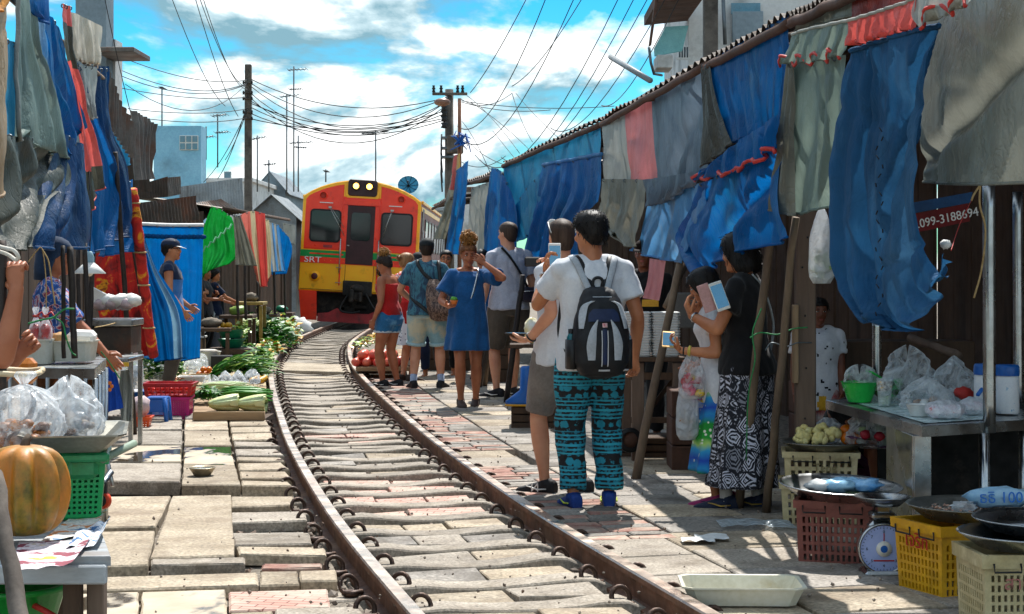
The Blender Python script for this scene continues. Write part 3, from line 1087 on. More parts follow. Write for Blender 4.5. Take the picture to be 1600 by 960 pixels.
b=MB();b.tube([P(700,152,42),P(696,153,41.6),P(688,158,41.2)],.03,6);b.build('lamp_arm',m_alu,pr)
b=MB();b.ball(P(691,160,41.2),(.2,.16,.10),12,7);b.build('street_light',M('amber_lamp_cover','#8a6452','#6d4f42',rough=.4),pr)
for y0 in(210,226,240):
 b=MB();b.tube([P(690,y0,41.8),P(689,y0+30,41.7),P(691,y0+60,41.8)],.02,5);b.build('hanging_cable',m_wire,pr)
 b=MB();b.box(P(702,y0+6,41.8),(.36,.4,.05));b.build('strap',m_alu,pr)
b=MB();b.box(P(711,226,41.7),(.4,.25,.45),None,0,.03);b.build('junction_box',m_concp,pr)
t2=pole('thin rust brown steel post with blue ribbon beside the concrete utility pole',718,154,0,38,.05,.04,'pole',M('rusty_post','#7d5138','#5a3726',rough=.8,bump=.3),'steel_post')
b=MB()
for q in range(12):
 a=P(719,222,37.9);b.tube([a,a+Vector((rnd(-.15,.15),rnd(-.1,.1),rnd(-.15,.2))),a+Vector((rnd(-.25,.25),rnd(-.1,.1),rnd(-.25,.25)))],[.03,.025,.01],4)
b.build('ribbon',M('blue_ribbon','#1d63b8',rough=.5),t2)
def aerial(label,x,y0,y1,Y,arms):
 t=thing('tv_aerial',label,'aerial',P(x,y1,Y),0,'television aerials over the roofs')
 b=MB();b.tube([P(x,y1,Y),P(x,y0,Y)],.022*Y/50,5);b.build('mast',m_alu,t)
 for(ax0,ay0,ax1,ay1)in arms:
  b=MB();a,c=P(ax0,ay0,Y),P(ax1,ay1,Y)
  b.tube([a,c],.016*Y/50,4)
  for q in range(6):
   p=a.lerp(c,q/5)
   b.tube([p+Vector((0,-.3,.02)),p+Vector((.06,.3,-.02))],.009*Y/50,4)
  b.build('boom',m_alu,t)
aerial('tall mast aerial with one high boom, left of the train top',459,104,300,70,[(450,110,478,108),(452,140,470,139)])
aerial('mast aerial with low double boom beside the tallest one',466,212,300,66,[(452,224,486,222),(460,230,478,231)])
aerial('mast aerial with a boom at the level of the wires',448,148,300,72,[(438,152,466,148)])
aerial('aerial with a wide bare boom over the train roof',587,204,285,68,[(565,209,606,206)])
aerial('short thin mast over the left half of the train roof',509,265,285,66,[(506,268,512,268)])
aerial('aerial with two booms left of the tall utility pole',340,178,262,62,[(331,182,353,179),(336,208,356,206)])
aerial('low aerial on the pale blue block',322,198,250,64,[(312,216,333,213)])
aerial('bare thin mast on the pale blue block',253,136,200,60,[(250,138,256,138)])
aerial('aerial standing just right of the tall utility pole',402,212,300,66,[(394,218,414,214)])
aerial('small aerial low beside the left gable house',420,250,300,74,[(412,258,430,256)])
sd=thing('satellite_dish','blue mesh satellite dish on a mast above the train roof','satellite dish',P(640,312,60))
mdish=M('blue_dish_mesh','#3c8fb0','#2b7696',rough=.5,metal=.3)
b=MB();b.lathe([(.0,.0),(.18,.015),(.34,.07),(.36,.09)],20);
mxd=Matrix.Translation(P(638,291,60))@Matrix.Rotation(R(62),4,'X')@Matrix.Rotation(R(0),4,'Z')
b.xf(mxd);b.build('dish',mdish,sd)
b=MB()
for q in range(10):
 a=2*math.pi*q/10
 b.tube([(0,0,.012),(.18*math.cos(a),.18*math.sin(a),.026),(.35*math.cos(a),.35*math.sin(a),.09)],.008,4)
b.tube([(0,0,0),(0,0,.3)],.02,5);b.ball((0,0,.3),.04,8,5)
b.xf(mxd);b.build('rib',m_wire,sd)
b=MB();b.tube([P(640,312,60),P(639,292,60)],.03,6);b.build('mast',m_alu,sd)
ORD=['topmost','second from top','third from top','fourth from top','fifth from top','sixth from top','seventh from top','eighth from top','ninth from top','tenth from top','lowest']
def wire(label,a,c,sag,r,group):
 b=MB()
 n=14
 b.tube([a.lerp(c,i/n)+Vector((0,0,-sag*4*(i/n)*(1-i/n)))for i in range(n+1)],[r*.55*max(.3,lerp(a.y,c.y,i/n)/40)for i in range(n+1)],4)
 tag(b.build('wire',m_wire),label,'wire',group)
gA='wires strung between the two utility poles'
for i,(y0,y1,sg)in enumerate([(122,152,.5),(128,152,.7),(132,158,.9),(143,158,1.0),(150,163,1.1),(156,170,.7),(160,172,.5),(166,176,.6),(176,186,.5),(185,184,.3)]):
 wire(ORD[i]+' black wire sagging between the tall left pole and the right pole',P(388,y0,46),P(700,y1,42),sg,.020,gA)
gB='wires from the left edge to the tall pole'
for i,(x0,y0,y1,sg)in enumerate([(186,88,125,.2),(180,106,130,.3),(182,116,131,.3),(190,138,152,.1),(200,170,170,.1),(215,184,184,.1),(196,132,128,.6)]):
 wire(ORD[i]+' black wire from the left houses to the tall pole',P(x0,y0,30),P(388,y1,46),sg,.018,gB)
gC='steep wires falling from the top edge to the tall pole'
for i,(x0,x1,y1,sg)in enumerate([(262,352,166,.25),(300,372,182,.2),(306,384,136,.3),(312,386,140,.35)]):
 wire(['leftmost','second from left','third from left','rightmost'][i]+' dark wire dropping steeply from the top edge to the tall left pole',P(x0,-20,24),P(x1,y1,44),sg,.018,gC)
for i,(x0,y0,x1,y1,sg)in enumerate([(160,-20,210,200,.05),(384,170,340,280,.2),(386,172,318,285,.2),(385,176,352,250,.1)]):
 wire(['long slack wire hanging from the top edge over the rusty iron sheet','slack wire from the tall pole to the far pale building','longest slack wire from the tall pole down to the grey roof band','short slack wire hanging close to the tall left pole'][i],P(x0,y0,18 if x0<200 else 45),P(x1,y1,19.5 if x0<200 else 50),sg,.018,'slack wires over the left roofs')
gD='wires running overhead from the right pole towards the upper right'
for i,(x0,y0,x1,y1,sg,Y1)in enumerate([(735,145,832,-20,.1,22),(715,198,860,-20,.6,20),(715,210,905,-20,.8,18),(742,242,975,-20,.9,17),(750,250,1000,-20,.9,17),(783,246,1022,-20,.7,16),(800,135,920,-20,.2,24),(860,200,1050,-20,.5,15),(940,165,1060,0,.3,15)]):
 wire(['first','second','third','fourth','fifth','sixth','seventh','eighth','ninth'][i]+' from left of the wires slanting up from the right pole',P(x0,y0,42),P(x1,y1,Y1),sg,.022,gD)
gE='tangled drop wires right of the concrete pole'
for i,(x0,y0,x1,y1,sg)in enumerate([(720,155,800,146,.2),(722,160,860,172,.1),(722,158,960,166,.1),(800,146,832,222,.1),(806,146,880,222,.05),(730,150,812,240,-.1),(735,160,850,258,-.1),(722,190,768,275,-.1),(724,214,790,258,.1),(716,250,790,244,.2),(770,205,810,255,.0)]):
 wire(['first thin wire rising right from the rust brown post','long level wire from the rust brown post to the tarp roof','longest level wire reaching towards the pink striped tarp','thin wire dropping from the wire junction to the roof edge','thin wire dropping from the junction to the far roof corner','steep thin wire crossing others right of the post','second steep thin wire crossing others right of the post','thin wire from mid post down to the teal panel','thin wire from low on the post to the roof edge','nearly level low wire above the blue strips','short thin wire falling onto the teal panel roof'][i],P(x0,y0,41),P(x1,y1,36),sg,.016,gE)
# ========== right hand stalls: roofs, tarps, posts
YRT=[(560,44),(640,34),(700,26.4),(790,20),(940,14.8),(1100,10.4),(1240,8.5),(1320,7.5),(1600,5.6),(1700,5.2)]
def YR(x):return interp(YRT,x)
def PR(x,y,off=0.0):return P(x,y,YR(x)+off)
def tarp(c,c2=None,name=None,tr_=.30,dirt=None,rough=.45,bump=.12,damt=(.5,.8)):
 k='tarp_'+(name or c)
 if k in MATS:return MATS[k]
 t=NT(k)
 a=col(c);b_=col(c2)if c2 else tuple(x*.78 for x in a[:3])
 cc=t.ramp(t.noise(2.2,6,.6),[(.32,b_),(.68,a)])
 if dirt:cc=t.mix(t.ramp(t.noise(2.4,7,.65,t.co((1,1,.6),(3,1.7,.4))),[(damt[0],0.0),(damt[1],1.0)]),cc,dirt)
 cc=t.mix(t.ramp(t.noise(2.0,6,.7,t.co((5,5,.5),(1,4,2))),[(.52,0.0),(.72,.45)]),cc,tuple(x*.38+.012 for x in a[:3]))
 cc=t.mix(t.ramp(t.noise(5,8,.75,t.co((1,1,1),(7,2,5))),[(.60,0.0),(.70,.35)]),cc,tuple(min(1,x*1.3+.06)for x in a[:3]))
 t.set(Base_Color=cc,Roughness=t.ramp(t.noise(4,4),[(.3,rough-.08),(.7,rough+.12)]),Specular_IOR_Level=.22)
 n1_=t.noise(2.6,5,.6,t.co((1,1,.7)),.8)
 crease=t.math('ABSOLUTE',t.math('SUBTRACT',n1_,.5))
 n2_=t.noise(7,4,.6,t.co((1.3,1.3,.6),(4,4,4)),1.0)
 crease2=t.math('ABSOLUTE',t.math('SUBTRACT',n2_,.5))
 h=t.math('ADD',t.math('MINIMUM',crease,.06),t.math('MULTIPLY',t.math('MINIMUM',crease2,.05),.6))
 h=t.math('ADD',h,t.math('MULTIPLY',t.noise(160,2),.012))
 t.bump(h,.75,.09)
 tr2=t.n('ShaderNodeBsdfTranslucent')
 t.L(cc,tr2.inputs[0])
 m_=t.n('ShaderNodeMixShader')
 m_.inputs[0].default_value=tr_
 t.L(t.bs.outputs[0],m_.inputs[1]);t.L(tr2.outputs[0],m_.inputs[2]);t.L(m_.outputs[0],t.out.inputs[0])
 MATS[k]=t.mat
 return t.mat
t_blue=tarp('#006cb8','#005a9e','blue',.5,'#0c84bc')
t_blue2=tarp('#005ea0','#004a84','deep_blue',.48,'#0a6aa0')
t_navy=tarp('#255c8a','#1b4669','washed_navy',.34,'#47769c',rough=.8)
t_teal=tarp('#2f93c0','#1f7cab','teal',.5,'#55abc6')
t_grey=tarp('#9a9f9c','#7f8682','grey',.30,'#6d7068')
t_green=tarp('#84978e','#6d8078','grey_green',.42,'#6b7a70')
t_olive=tarp('#8a8a7d','#716f62','olive',.28,'#5b594d')
t_brown=tarp('#9c9d91','#7d7e73','dark_taupe',.34,'#6a6a5f',rough=.26)
t_slate=tarp('#6d7f8f','#566878','slate',.4,'#48525c')
t_pink=tarp('#e0898b','#c9706f','pink',.42,'#b5706a')
t_red=tarp('#d8453c','#bb332c','red',.3,'#a8433a')
t_brick=tarp('#8f3f38','#74302b','brick',.2)
t_drab=tarp('#55584d','#40423a','olive_drab',.25,'#45463b')
t_dark=tarp('#4a473c','#34322a','dark_olive',.15)
t_lgrey=tarp('#b9bbb4','#a2a49d','pale_grey',.42,'#8a8a80')
t_lblue=tarp('#5f9dd0','#3f82bd','faded_blue',.45,'#8d9aa6')
t_redtrim=M('red_trim','#c8352c','#a82a22',rough=.6,bump=.05)
m_seam=M('dark_thread','#151a22',rough=.9,bump=0)
m_rope=M('pale_rope','#c4a878','#a08556',scale=60,rough=.9,bump=.4,bscale=200)
m_grope=M('green_cord','#2f8f52','#1f6d3c',scale=60,rough=.7,bump=.2)
def cloth(name,label,rows,mats,nu=44,nv=34,folds=(5,.03),seed=0.0,wr=.010,ridges=(),cat_='tarp',group=None,stripes=None,vstripes=None,parent=None,grow=.25,scallop=None,th=0.0,wk=1.7):
 if not isinstance(mats,list):mats=[mats]
 b=MB()
 P0=rows
 gridp=[]
 for j in range(nv+1):
  v=j/nv
  line=[]
  for i in range(nu+1):
   u=i/nu
   line.append(cat([cat(r,u)for r in P0],v))
  gridp.append(line)
 vs=[]
 for j in range(nv+1):
  v=j/nv
  for i in range(nu+1):
   u=i/nu
   p=gridp[j][i]
   du=gridp[j][min(nu,i+1)]-gridp[j][max(0,i-1)]
   dv=gridp[min(nv,j+1)][i]-gridp[max(0,j-1)][i]
   nr=du.cross(dv)
   nr=nr.normalized()if nr.length>1e-9 else Vector((0,-1,0))
   ph=seed*7+1.6*noise.noise(Vector((u*2.3,v*1.1,seed+5)))
   a=folds[1]*(grow+(1-grow)*v)
   su=math.sin(2*math.pi*folds[0]*u+ph*2.2)
   d=a*(su+.45*math.sin(2*math.pi*folds[0]*2.3*u+ph*3+1))*(.6+.7*abs(noise.noise(Vector((u*3,seed,v)))))
   d+=wr*noise.fractal(p*wk+Vector((seed*3,0,0)),.7,2.1,4)
   q=noise.noise(Vector((p.x*1.1+p.z*1.7,p.y*.9-p.z*.8,seed*2))*wk)
   d+=wr*.9*(1-min(1,abs(q)*5))
   for(a0,a1,am,wd)in ridges:
    ax,ay=a1[0]-a0[0],a1[1]-a0[1]
    L=math.hypot(ax,ay)
    t=((u-a0[0])*ax+(v-a0[1])*ay)/(L*L)
    dist=abs((u-a0[0])*ay-(v-a0[1])*ax)/L
    e=1 if 0<=t<=1 else math.exp(-((t-max(0,min(1,t)))*4)**2)
    d+=am*math.exp(-(dist/wd)**2)*e
   pp=p+nr*d
   if scallop and j==nv:
    pp=pp+Vector((0,0,scallop[1]*abs(math.sin(math.pi*scallop[0]*u))))
   vs.append(pp)
 fs,ms=[],[]
 for j in range(nv):
  for i in range(nu):
   a=j*(nu+1)+i
   fs.append([a,a+1,a+nu+2,a+nu+1])
 b.add(vs,fs,0,True)
 if vstripes:
  for k in range(len(b.m)):
   b.m[k]=next(mi for e,mi in vstripes if(k//nu+.5)/nv<=e)
 if stripes:
  k=0
  for j in range(nv):
   for i in range(nu):
    u=(i+.5)/nu
    for e,mi in stripes:
     if u<=e:
      b.m[k]=mi
      break
    k+=1
 b.edge=[vs[nv*(nu+1)+i]for i in range(nu+1)]
 b.top=[vs[i]for i in range(nu+1)]
 b.side0=[vs[j*(nu+1)]for j in range(nv+1)]
 b.side1=[vs[j*(nu+1)+nu]for j in range(nv+1)]
 if parent is not None:
  o=b.build(name,mats,parent)
 else:
  o=b.build(name,mats)
  tag(o,label,cat_,group)
 if name=='tarp' and parent is None and not scallop:
  hem(o,[e+Vector((0,0,.004))for e in b.edge],.007,mats[0])
  ring=[]
  mb=MB()
  for i in range(2,nu,max(6,nu//4)):
   p=b.top[i].lerp(vs[(nu+1)*1+i],.6)
   mb.tube([p+Vector((.012*math.cos(a),-.012,.012*math.sin(a)))for a in[2*math.pi*q/8 for q in range(9)]],.004,4)
  eo=mb.build('eyelet',m_alu,o)
  eo['kind']='stuff'
 return o,b
def hem(o,pts,r,m,name='hem'):
 b=MB();b.tube(pts,r,5)
 return b.build(name,m,o)
def rows(rs,f=PR,off=0.0):
 out=[]
 for r in rs:
  out.append([f(*(q if len(q)==3 else(q[0],q[1],off)))for q in r])
 return out
def rroof(label,x0,y0,x1,y1,w_=2.6,rise=.55,waves=14,m=m_corrd,amp=.016,eave=True):
 a,c=PR(x0,y0),PR(x1,y1)
 back=Vector((w_,.35,rise))
 t=thing('tin_roof',label,'roof',a.lerp(c,.5))
 k0=.17 if eave else .30  # sheet starts behind an open gap, shaped so sun backlights the tarps
 if eave:
  b=MB();corr_sheet(b,a,c,a+back*.02,c+back*.02,waves,amp,0,1,.03)
  b.build('eave_strip',m,t)
 b=MB();corr_sheet(b,a+back*k0,c+back*k0,a+back,c+back,waves,amp,0,6,.03)
 b.build('sheet',m,t)
 b=MB()
 n=10
 if eave:b.tube([a.lerp(c,i/n)+Vector((.0,.02,-.045+rnd(-.008,.008)))for i in range(n+1)],.028,6)
 if eave:b.build('eave_beam',m_brown,t)
 for k in range(3):
  p=a.lerp(c,(k+.5)/3)+Vector((0,0,-.04))+(Vector()if eave else back*.3)
  b=MB();b.tube([p,p+back],.03,5);b.build('rafter',m_timber,t)
 return t
rroof('dark ribbed tin roof above the red and grey front valance',1352,-32,1236,22,2.9,.5,16)
rroof('unseen tin roof added at the near right corner, set back to backlight the taupe tarp',1700,-170,1352,-36,2.9,.5,20,eave=False)  # added out of view to darken the stall; set back for tarp glow
rroof('dark tin roof edge over the deep blue upper panel',1238,20,1104,92,2.8,.5,16)
rroof('rusty tin roof edge over the pink striped tarp',1104,90,940,186,2.8,.5,22)
rroof('tin roof edge over the teal panels',942,184,786,254,2.8,.5,26)
rroof('low brown tin roof with pipes near the concrete utility pole',776,268,724,284,2.6,.3,16,m_corr)
rroof('far dark tin roof just right of the train',716,300,676,322,2.6,.3,16)
b=MB();b.tube([P(954,89,13.5),P(1016,126,12.3)],.022,7);tag(b.build('stick',M('grey_pipe','#7b7f80',rough=.5)),'grey stick jutting out above the roof beside the pink striped tarp','stick')
def wall_boards(label,pts,z0,z1,m,bw=.28):
 t=thing('board_wall',label,'wall',pts[0])
 for a,c in zip(pts,pts[1:]):
  L=(c-a).length
  n=max(1,int(L/bw))
  for i in range(n):
   p,q=a.lerp(c,(i+.03)/n),a.lerp(c,(i+.97)/n)
   d=(q-p).normalized()
   b=MB();b.box((p+q)/2+Vector((rnd(-.012,.012),0,(z0+z1)/2)),((q-p).length,.03,z1-z0),basis(d,Vector((-d.y,d.x,0)),(0,0,1)),0,.005)
   b.build('board',m,t)
 return t
wall_boards('dark board wall at the back of the right hand stalls',[Vector((5.2,6.4,0)),Vector((3.9,9.5,0)),Vector((3.2,13,0)),Vector((2.3,17.5,0)),Vector((1.2,23,0)),Vector((.6,28,0))],-.05,3.2,m_timber)
def T(label,rs,m,name='tarp',**k):
 f=k.pop('f',PR)
 off=k.pop('off',0.0)
 return cloth(name,label,rows(rs,f,off),m,**k)
T('narrow olive tarp hanging beside the train flank',[[(711,246),(719,250)],[(698,300),(712,305)],[(677,374),(693,374)]],t_olive,nu=12,nv=24,folds=(1.5,.03),seed=1)
T('thin red and yellow flag strip at the foot of the rust post',[[(709,243),(718,240)],[(706,270),(718,270)],[(704,296),(716,300)]],[t_red,tarp('#d0a040',None,'ochre')],nu=12,nv=16,folds=(1,.02),seed=2,off=-.3,stripes=[(.5,0),(1,1)])
T('bright blue tarp strip, farthest along the right row',[[(712,268),(732,250)],[(704,320),(727,318)],[(693,396),(716,398)]],t_blue,nu=14,nv=24,folds=(2,.04),seed=3,off=-.6)
T('pale grey tarp hung between two blue ones',[[(737,294),(770,282)],[(734,350),(766,350)],[(732,416),(768,420)]],t_lgrey,nu=20,folds=(3,.04),seed=4)
T('blue tarp with a pointed top edge right of the pale grey one',[[(766,262),(782,268),(798,300)],[(758,330),(780,335),(806,340)],[(753,395),(785,405),(806,402)]],t_blue,folds=(3,.05),seed=5,off=-.4)
T('teal tarp panel under the roof edge, left of the big blue sheet',[[(786,258),(860,226),(939,192)],[(790,300),(862,272),(938,226)],[(800,345),(862,330),(934,300)]],t_teal,folds=(7,.03),seed=6,off=.15)
T('faded teal tarp sagging below the teal panel',[[(800,330),(822,296),(846,268)],[(802,350),(826,330),(850,310)],[(812,378),(832,364),(850,352)]],t_teal,nu=26,nv=20,folds=(3,.03),seed=6.5,off=-.15)
o,e=T('big blue tarp with a stitched top hem behind the shaved heads',[[(846,258),(892,250),(938,241)],[(838,305),(886,305),(934,312)],[(824,362),(866,362),(906,345)],[(806,428),(856,432),(905,425)]],t_blue,folds=(4,.06),seed=7,off=-.25)
hem(o,e.top,.018,t_lblue)
o,e=T('striped tarp of pale grey, pink and slate panels under the roof edge',[[(941,190),(1000,158),(1050,126),(1102,96)],[(944,240),(1004,222),(1052,205),(1104,190)],[(947,284),(1010,284),(1056,280),(1106,275)]],[t_lgrey,t_pink,t_slate],nu=60,folds=(4,.022),seed=8,stripes=[(.2,0),(.44,1),(1,2)],ridges=[((.98,.05),(.62,.95),.05,.05),((.9,.02),(.78,.98),.04,.03)])
T('olive grey cloth hanging to a point below the striped tarp',[[(941,280),(974,280),(1008,281)],[(936,322),(970,326),(1005,326)],[(929,350),(964,358),(1000,356)],[(950,362),(978,384),(996,386)]],t_olive,folds=(3,.035),seed=9,off=-.15)
T('scrunched slate cloth with a ragged lower edge',[[(1006,281),(1046,275),(1085,268)],[(1008,302),(1046,295),(1084,280)],[(1012,326),(1040,318),(1080,291)]],t_slate,folds=(6,.035),seed=10,off=-.2,scallop=(5,.035),nv=18)
T('sagging tarp of faded blue and slate below the ragged cloth',[[(1012,318),(1056,296),(1104,284)],[(1000,356),(1050,350),(1096,340)],[(987,392),(1030,405),(1070,411)]],t_lblue,folds=(3,.04),seed=11,off=-.05)
T('deep blue upper panel under the roof edge, pinned at its left corner',[[(1106,97),(1165,62),(1230,22)],[(1120,160),(1176,130),(1228,110)],[(1138,226),(1186,206),(1226,184)]],t_blue2,folds=(9,.02),seed=12)
T('dark olive fold hanging beside the deep blue panel',[[(1097,100),(1108,100)],[(1098,170),(1122,170)],[(1099,262),(1142,226)]],t_dark,nu=14,nv=20,folds=(2,.03),seed=13,off=-.08)
o,e=T('blue awning valance with wavy red trim',[[(1098,264),(1150,224),(1214,178)],[(1090,272),(1150,240),(1212,202)],[(1082,284),(1146,274),(1210,238)]],t_blue,folds=(6,.03),seed=14,off=-.35,nv=16,scallop=(5,.04))
hem(o,e.edge,.012,t_redtrim,'red_trim')
T('large blue tarp draped behind the black haired woman',[[(1092,288),(1150,262),(1216,222)],[(1078,330),(1140,315),(1216,290)],[(1056,372),(1130,366),(1226,338)],[(1086,434),(1136,402),(1238,372)]],t_blue,folds=(3,.055),seed=15,off=-.2,ridges=[((.95,.1),(.3,.95),.06,.05)])
T('grey tarp layer just under the roof at the front',[[(1242,34),(1290,10),(1338,-16)],[(1240,50),(1290,36),(1336,24)]],t_olive,nu=20,nv=10,folds=(2,.01),seed=16,off=.15)
T('brick red tarp layer above the pink valance',[[(1332,-26),(1380,-34),(1430,-40)],[(1334,30),(1382,14),(1432,0)]],t_brick,nu=20,nv=12,folds=(2,.012),seed=17,off=.15)
o,e=T('grey front valance with red edging, left section',[[(1236,54),(1280,42),(1326,32)],[(1226,78),(1274,70),(1322,58)],[(1212,104),(1262,102),(1308,92)]],t_green,folds=(4,.02),seed=18,off=-.3,nv=18,scallop=(4,.05))
hem(o,e.edge,.008,t_redtrim,'red_trim')
hem(o,e.top,.008,t_lgrey,'top_rope')
o,e=T('gathered salmon pink valance in the middle of the front',[[(1325,33),(1380,16),(1431,-4)],[(1326,54),(1382,40),(1430,22)],[(1325,75),(1380,62),(1424,48)]],tarp('#ee6f68','#d9574f','salmon',.34),folds=(7,.028),seed=19,off=-.3,nv=18,scallop=(5,.03))
hem(o,e.top,.008,t_lgrey,'top_rope')
o,e=T('pale grey front valance with red edging, right section',[[(1428,-2),(1480,-26),(1530,-46)],[(1428,20),(1478,4),(1524,-18)],[(1436,46),(1482,24),(1514,10)]],t_lgrey,folds=(3,.02),seed=20,off=-.3,nv=18,scallop=(2,.06))
hem(o,e.edge,.008,t_redtrim,'red_trim')
o,e=T('smooth grey green panel under the left front valance',[[(1230,92),(1276,90),(1324,86)],[(1230,210),(1272,205),(1316,200)],[(1228,322),(1246,336),(1310,316)]],t_green,folds=(2,.035),seed=21,off=.05,ridges=[((.55,.0),(.75,1.0),.035,.035)])
T('rolled olive strip hanging at the left edge of the grey green panel',[[(1226,98),(1240,98)],[(1218,220),(1238,220)],[(1204,330),(1240,338)]],t_olive,nu=14,folds=(2,.03),seed=22,off=-.1)
T('huge taupe tarp with a shiny diagonal fold at the right edge',[[(1446,-30),(1530,-40),(1640,-60)],[(1440,100),(1530,95),(1640,85)],[(1432,212),(1530,205),(1640,196)],[(1434,286),(1530,290),(1640,284)]],[t_brown],nu=70,nv=50,folds=(1.2,.04),seed=23,off=.35,ridges=[((.16,.74),(.95,.2),.05,.05)],wr=.008)
nb_,e=T('long faded blue cloth tied up in front of the dark stall',[[(1322,80),(1390,60),(1458,40)],[(1314,150),(1382,150),(1446,130)],[(1304,240),(1366,250),(1434,240)],[(1299,340),(1366,355),(1438,350)],[(1302,430),(1370,450),(1456,420)],[(1330,484),(1396,504),(1476,428)],[(1354,500),(1424,514),(1490,394)]],t_navy,nu=60,nv=64,folds=(3.4,.035),seed=24,off=-.25,cat_='cloth',name='cloth',ridges=[((.25,.1),(.45,.95),.05,.03),((.9,.1),(.62,.5),.05,.03),((.55,.62),(.98,.56),.02,.012)],wr=.02)
hem(nb_,e.top,.012,t_navy)
b=MB()
sp=[PR(1374+6*math.sin(q*.9),200+q*7.2,-.34)for q in range(42)]
for q in range(0,41):
 if q%2==0:b.tube([sp[q],sp[q].lerp(sp[q+1],.8)],.003,4)
b.build('stitching',m_seam,nb_)
def stick(label,a,c,r0,r1,m,name='pole',cat_='pole',n=8,wob=.012,group=None):
 b=MB()
 k=9
 b.tube([a.lerp(c,i/k)+Vector((nz((i*.7,a.x*3,1)),nz((i*.7,a.x*3,9)),0))*wob for i in range(k+1)],[lerp(r0,r1,i/k)for i in range(k+1)],n)
 return tag(b.build(name,m),label,cat_,group)
def GP(x,y,dz=0.0):
 return G(x,y,dz)
m_bamb=M('weathered_pole_wood','#7d6a54','#54453a',scale=5,rough=.8,bump=.35,stretch=(1,1,.1),bscale=40,dirt='#382d24',dscale=3)
m_dpole=M('dark_iron_pole','#3d3836','#26221f',scale=5,rough=.55,metal=.4,bump=.15,dirt='#5c4536')
m_post=M('grey_wood_post','#7a6759','#5b4b40',scale=3,rough=.85,bump=.4,stretch=(1,1,.1),bscale=30,dirt='#3f342c',dscale=2.5)
stick('leaning wooden prop pole to the left of the girl with the gold phone',G(992,754),P(1066,398,11.4),.030,.024,m_bamb,'prop_pole')
stick('short wooden prop beside the leaning one',P(1040,480,11.3),P(1076,404,11.5),.022,.02,m_bamb,'prop_pole')
stick('crooked wooden pole in front of the black haired woman',G(1154,800),P(1232,120,8.9),.026,.022,m_bamb,'prop_pole')
stick('second crooked wooden pole, between the woman and the grey post',G(1197,808),P(1243,340,8.9),.024,.02,m_bamb,'prop_pole')
stick('black iron pole beside the man in grey T-shirt',G(791,632),P(817,430,17.0),.03,.026,m_dpole,'prop_pole')
stick('dark pole leaning under the stall behind the blue dress',G(748,608),P(778,470,19),.03,.026,m_dpole,'prop_pole')
stick('second dark pole leaning behind the blue dress',G(757,606),P(770,500,19),.03,.026,m_bamb,'prop_pole')
def sqpost(label,x,y0,y1,Y,w_,d_,m,name='wooden_post',base=None):
 b=MB()
 z1,z0=P(x,y0,Y).z,(P(x,y1,Y).z if base is None else base)
 b.box((P(x,0,Y).x,Y,(z0+z1)/2),(w_,d_,z1-z0),None,0,.008)
 return tag(b.build(name,m),label,'post')
wp=thing('wooden_post','thick grey wooden post standing in front of the child','post',(P(1258,0,9.3).x,9.3,0))
b=MB();b.box((P(1258,0,9.3).x,9.3,.85),(.105,.09,1.74),None,0,.008);b.build('beam',m_post,wp)
b=MB();b.box((P(1243,0,9.25).x,9.26,.95),(.028,.07,.42),None,0,.004);b.build('batten',m_ptimb,wp)
for zz in(.55,.82,1.1,1.36,1.52):
 b=MB();b.ball((P(1258,0,9.3).x+rnd(-.03,.03),9.3-.046,zz),.006,6,4);b.build('nail',m_blk,wp)
def cord(label,pts,r,m,name='cord'):
 b=MB();b.tube([cat([Vector(p)for p in pts],i/24)for i in range(25)],r,5)
 return tag(b.build(name,m),label,'cord')
cord('green cord tied between two wooden poles at the right',[P(1172,528,9.2),P(1188,520,9.2),P(1215,523,9.2),P(1240,514,9.2),P(1262,512,9.2)],.004,m_grope)
cord('grey wire looped from the crooked pole to the thick post',[P(1196,548,9.2),P(1206,536,9.2),P(1228,542,9.2),P(1246,536,9.2),P(1268,536,9.22)],.004,m_alu)
cord('green twine wound down the crooked pole',[P(1190,482,9.15),P(1176,520,9.18),P(1180,560,9.2),P(1172,600,9.25),P(1168,640,9.3),P(1166,720,9.4)],.004,m_grope)
stick('shiny steel pole rising from the front of the steel counter',P(1546,676,7.95),P(1545,282,7.95),.029,.029,m_steel,'steel_pole','pole',16,0)
stick('shiny steel pole behind the green bowls',P(1370,600,9.6),P(1370,500,9.6),.026,.026,m_steel,'steel_pole','pole',16,0)
stick('steel pole at the very right edge',P(1592,640,8.8),P(1590,300,8.8),.026,.026,m_steel,'steel_pole','pole',16,0)
bu=thing('building','white house with a brown awning and open balcony above the right roofs','building',(P(1120,0,25).x,25,-.1))
a=P(1076,40,25);c=P(1240,0,25)
zt=P(0,-60,25).z
b=MB();b.box(((a.x+c.x+1.5)/2,27,zt/2),(c.x-a.x+1.5,4,zt));b.build('wall',m_whitew,bu)
b=MB()
p0,p1,p2=P(1026,2,23.9),P(1013,76,24.5),P(1096,-16,23.9)
b.prism([P(1028,-2,23.0),P(1018,70,23.0),P(1014,72,23.0),P(1024,-2,23.0)],.12,0,.004,Vector((0,1,0)));
b.prism([P(1026,-12,23.0),P(1026,4,23.0),P(1100,-4,23.0),P(1100,-20,23.0)],2.2,0,.004,Vector((0,1,0)))
b.build('awning',m_brown,bu)
b=MB();b.prism([P(1022,76,23.9),P(1023,88,23.9),P(1066,80,23.9),P(1076,40,23.9),P(1040,42,23.9)],.05,0,.004,Vector((0,1,0)));b.build('awning_glass',M('aqua_sheet','#8fc9c8','#7ab5b8',rough=.4,transl=.4),bu)
b=MB();b.box(P(1036,100,24),(.22,.6,.18),None,0,.01);b.build('balcony_floor',m_whitew,bu)
b=MB();b.tube([P(1014,74,23.2),P(1017,98,23.2),P(1022,116,23.2),P(1034,118,23.4)],.02,5);b.build('drain_pipe',m_alu,bu)
